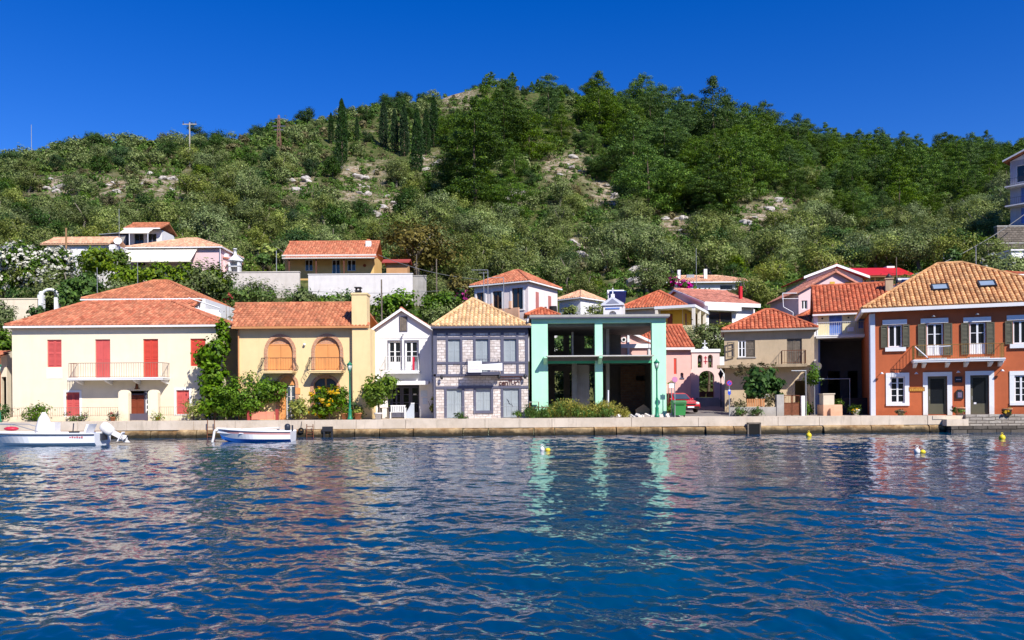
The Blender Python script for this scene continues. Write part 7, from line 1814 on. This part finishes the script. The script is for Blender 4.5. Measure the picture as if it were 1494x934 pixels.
# ------------------------------------------------------------------ garden and quay plants
def plant(name, label, cat, boxes, Y, mat, L=.11, Wd=.06, dens=1.0, cr=.26, trunk=None, seed=0, flowers=None, group=None, z0=None, pot=None, shell_=.45, up=.35):
    """boxes: picture rectangles (x0,x1,ytop,ybottom) that the foliage fills, at depth Y"""
    xs = [b[0] for b in boxes] + [b[1] for b in boxes]; cx = (min(xs) + max(xs)) / 2; pb = max(b[3] for b in boxes)
    p = at(cx, pb, Y); T = thing(name, label, cat, (p.x, Y, (p.z if Y < 60 else min(p.z, ground(p.x, Y))) if z0 is None else z0), 0, group); o0 = T.location
    E = []; area = 0; rr = random.Random(seed)
    for x0, x1, yt, yb in boxes:
        a, b = at(x0, yb, Y), at(x1, yt, Y); w_, h_ = (b.x - a.x) / 2, (b.z - a.z) / 2; area += w_ * h_ * 4
        c = ((a.x + b.x) / 2 - o0.x, 0, (a.z + b.z) / 2 - o0.z)
        E.append((c[0], 0, c[2], w_ * .92, min(w_, h_ * 1.3) * .9, h_ * .92))
        for k in range(4): q = rr.uniform(.35, .55); E.append((c[0] + rr.uniform(-.5, .5) * w_, rr.uniform(-.3, .3) * w_, c[2] + rr.uniform(-.55, .6) * h_, w_ * q, min(w_, h_) * q, h_ * q))
    n = int(max(8, area * 11 * dens)); arrs = [leaf_arr(E, n, 26, cr, L, Wd, seed + 700, up, .8, shell_)]; mats = [mat]
    if flowers: arrs.append(leaf_arr(E, max(3, int(n * flowers[1])), 11, cr * .6, L * .9, L * .7, seed + 900, .3, 1, .97)); mats.append(flowers[0])
    o = bpy.data.objects.new('foliage', leaf_mesh('foliage', arrs, mats)); C.objects.link(o); o.parent = T
    top = max(e[2] for e in E)
    tm = MB(); nt_l = trunk or 3
    if nt_l == 1: tm = trunk_mb(max(top, .6), .05 + .012 * top, seed, 4, .5, .05, .55)
    else:
        for k in range(nt_l): a = rr.uniform(0, 6.3); q = rr.uniform(.1, .4); tm.limb([(math.cos(a) * .06, math.sin(a) * .06, -.05), (math.cos(a) * q * .5, math.sin(a) * q * .5, top * .45), (math.cos(a) * q, math.sin(a) * q, top * .9)], [.03, .022, .01], 5)
    tm.build('trunk' if nt_l == 1 else 'stem', bark, T)
    if pot:
        mb = MB(); mb.lathe([(.17 * pot[1], -.0), (.25 * pot[1], .38 * pot[1]), (.28 * pot[1], .38 * pot[1]), (.28 * pot[1], .44 * pot[1]), (.22 * pot[1], .42 * pot[1])], (0, 0, 0), 14); mb.build('pot', pot[0], T)
    return T
P_ = plant
P_('olive_tree', 'dark olive tree between the chapel roof and the beige house', 'tree', [(1008, 1040, 484, 520), (1020, 1058, 476, 512), (1012, 1050, 472, 500)], 71, lvs_olive, .12, .06, .8, .4, 1, seed=61)
P_('olive_tree', 'grey olive at the left edge behind the outbuilding', 'tree', [(-20, 22, 432, 490)], 70, lvs_olive, .13, .06, .8, .4, 1, seed=62)
P_('oleander_bush', 'green oleander bush before the railing beside the motor boat canopy', 'bush', [(30, 72, 592, 617), (48, 78, 588, 603)], 54.2, lvs_green, .11, .035, seed=1)
P_('flowering_shrub', 'small grey-green shrub with pink blooms left of the garden door', 'shrub', [(96, 112, 600, 616), (106, 131, 597, 617)], 54.2, lvs_olive, .08, .035, .8, seed=2, flowers=(fl_pink, .08))
P_('potted_plant', 'low dark potted plant against the cream wall beside the door', 'plant', [(156, 173, 601, 615)], 54.2, lvs_dark, .07, .03, seed=3, flowers=(fl_red, .1), pot=(terracotta, .7))
P_('potted_plant', 'tiny potted plant right of the garden door pillar', 'plant', [(225, 236, 602, 614)], 54.2, lvs_green, .06, .03, seed=4, pot=(terracotta, .6))
P_('yellow_bush', 'yellow-green feathery bush before the faded red ground-floor shutter', 'bush', [(262, 300, 580, 606), (270, 296, 596, 614)], 54.0, lvs_yell, .10, .03, 1.0, seed=5)
P_('climbing_vine', 'tall dark green vine climbing the gap between cream and ochre houses', 'vine', [(317, 332, 462, 500), (300, 333, 492, 530), (286, 314, 498, 545), (292, 330, 525, 575), (284, 345, 560, 612), (315, 335, 478, 520)], 54.6, lvs_green, .13, .09, 1.0, .3, 1, seed=6)
P_('round_bush', 'big rounded green tree-bush spreading over the salmon fence', 'bush', [(325, 390, 541, 611), (308, 352, 556, 613), (368, 421, 548, 594)], 53.4, lvs_green, .10, .055, 1.15, .28, 1, seed=7)
P_('croton_bush', 'bright yellow variegated bush right of the ochre house door', 'bush', [(420, 444, 573, 612), (428, 452, 585, 612)], 53.0, lvs_yell, .12, .05, 1.0, seed=8)
P_('oleander_bush', 'tall bush with red and yellow blooms under the second arched balcony', 'bush', [(448, 492, 563, 611), (470, 512, 558, 608)], 53.0, lvs_green, .12, .05, 1.0, seed=9, flowers=(fl_yel, .3))
P_('dark_shrub', 'dark green shrub filling the corner behind the green lamp post', 'shrub', [(505, 532, 578, 611)], 53.3, lvs_dark, .11, .05, 1.0, seed=10)
P_('citrus_tree', 'small light green tree in a white pot before the white house', 'tree', [(526, 560, 548, 590), (540, 577, 540, 580), (530, 570, 560, 596)], 52.8, leafmat('lime_leaves', [(.05, .11, .01), (.12, .20, .02), (.22, .30, .03)], .1, .35), .12, .06, 1.0, .28, 1, seed=11, z0=QZ, pot=(plastic, 1.0))
P_('potted_plant', 'leafy plant in a terracotta pot beside the green lamp post', 'plant', [(497, 510, 592, 606)], 52.6, lvs_green, .08, .04, seed=12, z0=QZ, pot=(terracotta, 1.0))
P_('potted_plant', 'low plant in a terracotta pot between lamp post and white pot', 'plant', [(515, 529, 596, 607)], 52.6, lvs_yell, .08, .04, seed=13, z0=QZ, pot=(terracotta, 1.0))
P_('hanging_plant', 'yellow-green trailing plant on the white house drainpipe', 'plant', [(627, 635, 578, 601)], 56.6, lvs_yell, .08, .04, 1.2, .12, seed=14)
P_('agave_tuft', 'bright green tuft on the pavement before the grey shuttered window', 'plant', [(664, 688, 600, 613)], 53.0, lvs_green, .16, .03, 1.0, .2, seed=15, up=.8)
P_('agave_tuft', 'smaller green tuft before the grey door with graffiti', 'plant', [(747, 762, 600, 608)], 53.2, lvs_green, .12, .03, 1.0, .15, seed=16, up=.8)
P_('wall_plant', 'green spiky weed at the foot of the mint column beside lane', 'plant', [(962, 982, 583, 606), (974, 983, 556, 572)], 56.4, lvs_green, .14, .04, .8, .22, seed=17, up=.7)
P_('fig_tree', 'broad dark green fig tree in the yard of the beige house', 'tree', [(1082, 1120, 545, 582), (1100, 1142, 540, 584), (1092, 1130, 535, 560)], 56.2, leafmat('fig_leaves', [(.025, .08, .012), (.05, .125, .02), (.09, .18, .03)], .1, .3), .17, .13, .85, .3, 1, seed=18, z0=QZ)
P_('yard_shrub', 'pale leafy shrub behind the low yard wall, first one', 'shrub', [(1068, 1088, 580, 598)], 55.4, lvs_dry, .09, .05, seed=19)
P_('yard_shrub', 'dry pinkish shrub tangled in the orange slat panel', 'shrub', [(1112, 1132, 576, 594)], 55.2, lvs_dry, .09, .05, seed=20, flowers=(fl_white, .3))
P_('quay_weed', 'green weed tuft on the pavement below the yard wall', 'weed', [(1072, 1092, 594, 606)], 54.2, lvs_green, .1, .04, .8, seed=21)
P_('quay_weed', 'second green weed tuft along the yard wall, nearer the gate', 'weed', [(1096, 1112, 596, 606)], 54.2, lvs_green, .1, .04, .8, seed=22)
P_('climbing_plant', 'leafy climber beside the red-brown gate and pipe upright', 'plant', [(1168, 1184, 576, 606), (1174, 1196, 525, 565)], 55.6, lvs_green, .11, .06, .9, seed=23)
P_('climbing_plant', 'dry climber trailing over the stained balcony slab', 'plant', [(1062, 1090, 532, 548), (1085, 1140, 529, 540)], 56.9, lvs_dry, .08, .05, .8, .16, seed=24)
P_('potted_plant', 'bright green plant beside the cream gatepost on the peach base', 'plant', [(1218, 1230, 582, 593)], 54.5, lvs_green, .08, .04, 1.2, .14, seed=25)
P_('planter_shrub', 'dark shrub in a white planter at the shaded yard', 'shrub', [(1236, 1262, 592, 607)], 54.4, lvs_dark, .09, .04, seed=26, flowers=(fl_yel, .1), z0=QZ, pot=(plastic, .9))
P_('planter_flowers', 'flowering plants in stone planter between the two red house doors', 'plant', [(1388, 1412, 590, 604)], 49.8 + 1.6, lvs_green, .08, .035, 1.2, .14, seed=27, flowers=(fl_red, .4), z0=QZ, pot=(brickarch, 1.2))
P_('planter_flowers', 'low planter of dry flowers under the square red house window', 'plant', [(1303, 1324, 597, 606)], 52.6, lvs_dry, .07, .03, 1.2, .12, seed=28, flowers=(fl_red, .2), z0=QZ, pot=(oldwood, .8))
P_('planter_flowers', 'orange flower planter right of the second red house door', 'plant', [(1456, 1484, 594, 606)], 50.2, lvs_green, .08, .035, 1.2, .14, seed=29, flowers=(fl_yel, .5), z0=QZ, pot=(brickarch, 1.0))
P_('left_shrub', 'dark shrub by the green lamp at the outbuilding gate', 'shrub', [(-8, 13, 590, 616)], 54.6, lvs_dark, .1, .05, seed=30)
# terrace gardens behind
P_('white_bougainvillea', 'huge sprawling mass of white blossom around the brown pole', 'bush', [(0, 60, 352, 405), (20, 100, 375, 430), (60, 110, 360, 410), (-20, 40, 390, 432)], 86, lvs_green, .2, .12, .5, .5, seed=31, flowers=(fl_white, 1.5))
P_('garden_tree', 'bright green tree behind the cream house roof ridge', 'tree', [(100, 150, 395, 450), (85, 130, 405, 448)], 80, lvs_green, .2, .12, .55, .5, 1, seed=32)
P_('garden_shrub', 'dark tangled shrub seen through the churchyard gate arch', 'shrub', [(1010, 1050, 535, 590)], 73, lvs_dark, .14, .08, .6, .35, seed=71)
P_('garden_shrub', 'green shrubs growing behind the empty green building', 'shrub', [(795, 870, 480, 540), (800, 875, 520, 600)], 67, lvs_green, .14, .08, .6, .4, seed=72)
P_('garden_shrub', 'green shrub between outbuilding and cream house at the back', 'shrub', [(-10, 24, 470, 530)], 66, lvs_green, .14, .08, .6, .4, seed=73)
P_('garden_shrub', 'yellow-green shrubs hiding the long low house beside the blossom', 'shrub', [(108, 152, 360, 408), (146, 188, 364, 402)], 92, lvs_shy, .18, .1, .5, .45, seed=74)
P_('garden_shrub', 'green shrub below the whitewashed wall end near barbecue', 'shrub', [(310, 345, 405, 445)], 90, lvs_green, .18, .1, .5, .45, seed=75)
P_('garden_hedge', 'long green hedge of garden shrubs below the cream awning', 'hedge', [(115, 165, 358, 400), (150, 215, 385, 425), (200, 270, 382, 425), (250, 300, 384, 425), (285, 330, 388, 430)], 88, lvs_shy, .2, .12, .5, .5, seed=33)
P_('garden_shrub', 'round dark shrub below the white garden arch', 'shrub', [(42, 70, 444, 468)], 75, lvs_dark, .16, .1, .6, .4, seed=34)
P_('garden_shrub', 'bright green fruit shrub between white house and terrace wall', 'shrub', [(540, 585, 425, 470), (560, 610, 420, 455)], 78, lvs_green, .18, .1, .55, .45, seed=35)
P_('garden_shrub', 'leafy green shrub above the stone house roof', 'shrub', [(605, 655, 428, 468), (635, 672, 425, 455)], 80, lvs_green, .18, .1, .55, .45, seed=36)
P_('garden_shrub', 'orange-green shrub beside the pinkish white house', 'shrub', [(650, 690, 400, 440)], 86, lvs_ochre, .18, .1, .55, .45, seed=37)
P_('bougainvillea', 'small dark pink bougainvillea over the tan roof corner', 'bush', [(664, 684, 422, 440)], 82, lvs_dark, .16, .09, .6, .35, seed=38, flowers=(fl_pink, .8))
P_('bougainvillea', 'magenta bougainvillea above the white gable house', 'bush', [(972, 990, 404, 416), (988, 1010, 410, 421)], 96, lvs_dark, .16, .09, .6, .35, seed=39, flowers=(fl_pink, 2.2))
P_('cactus_clump', 'pale prickly pear clump beside the barbecue terrace', 'cactus', [(375, 412, 360, 378)], 103, lvs_olive, .3, .2, .5, .4, seed=40)
P_('garden_tree', 'little green tree beside the barbecue', 'tree', [(374, 396, 368, 390)], 97, lvs_green, .18, .1, .8, .35, 1, seed=41)
P_('garden_shrub', 'green shrub on the bank below the barbecue wall', 'shrub', [(330, 375, 420, 444), (365, 402, 416, 442)], 80, lvs_shy, .18, .1, .5, .45, seed=42)
P_('garden_shrub', 'pale cactus-like shrub below the long terrace wall', 'shrub', [(424, 462, 420, 446)], 82, lvs_olive, .22, .1, .5, .45, seed=43)
P_('garden_shrub', 'small shrub at the middle of the long terrace wall', 'shrub', [(466, 498, 426, 446)], 84, lvs_green, .2, .1, .5, .4, seed=44)
P_('garden_shrub', 'dark shrub at the chimney end of the terrace wall', 'shrub', [(498, 520, 424, 446)], 84, lvs_dark, .2, .1, .5, .4, seed=45)
P_('garden_shrub', 'dark shrubs above the mint roof slab near the tiny white house', 'shrub', [(818, 850, 448, 464)], 84, lvs_olive, .16, .08, .6, .35, seed=46)
P_('red_geranium', 'red flowers at the ivy top beside the terrace bank', 'plant', [(326, 340, 428, 442)], 72, lvs_green, .12, .07, .8, .25, seed=47, flowers=(fl_red, .8))
P_('garden_shrub', 'grey-green shrub before the white gable house veranda', 'shrub', [(1020, 1076, 470, 486)], 81, lvs_olive, .16, .08, .5, .35, seed=48)
P_('hill_tree', 'leafy green tree beside the turquoise hut', 'tree', [(1378, 1400, 358, 398)], 97, lvs_green, .2, .12, .7, .45, 1, seed=49)
P_('white_flower_bush', 'cream flowering bush above the red house roof', 'bush', [(1432, 1462, 372, 398)], 90, lvs_olive, .16, .1, .6, .35, seed=50, flowers=(fl_white, .5))
# weeds before the unfinished building
def weeds(name, label, x0, x1, yt, yb, Y, n, mat, seed):
    rs = np.random.RandomState(seed); a, b = at(x0, yb, Y), at(x1, yb, Y); H = at(x0, yt, Y).z - QZ; arr = []
    x = a.x + (b.x - a.x) * rs.rand(n); yy = Y + rs.rand(n) * 1.6 - .3; hh = H * (.45 + .55 * rs.rand(n)) * (.55 + .45 * np.sin((x - a.x) / (b.x - a.x) * 2.6 + .5)) * (1 + .3 * np.sin(x * 2.2))
    B = np.stack([x, yy, np.full(n, QZ)], 1); le = rs.normal(size=(n, 3)) * .3 * hh[:, None]; le[:, 2] = 0
    T_ = B + le + np.stack([0 * x, 0 * x, hh], 1); sd_ = np.stack([np.full(n, .022), rs.normal(size=n) * .02, 0 * x], 1); Md = B * .45 + T_ * .55 - le * .15
    arr.append(np.stack([B - sd_, Md - sd_, T_, Md + sd_], 1).reshape(-1, 3))
    for k in range(5):
        f = rs.uniform(.25, 1, (n, 1)); Q = B * (1 - f) + T_ * f + rs.normal(size=(n, 3)) * .09; d = rs.normal(size=(n, 3)); d /= np.linalg.norm(d, axis=1, keepdims=True); e = np.cross(d, rs.normal(size=(n, 3))); e /= np.linalg.norm(e, axis=1, keepdims=True)
        arr.append(np.stack([Q - d * .09, Q + e * .035, Q + d * .09, Q - e * .035], 1).reshape(-1, 3))
    o = bpy.data.objects.new(name, leaf_mesh(name, np.concatenate(arr), mat)); C.objects.link(o); stuff(tag(o, label, 'weeds'))
weeds('tall_weeds', 'yellow-green weeds overgrowing the front of the unfinished green building', 797, 916, 586, 607, 53.6, 1250, lvs_weed, 3)
weeds('low_weeds', 'green weeds among the dry stalks by the metal stand', 768, 895, 588, 608, 53.3, 600, lvs_green, 5)
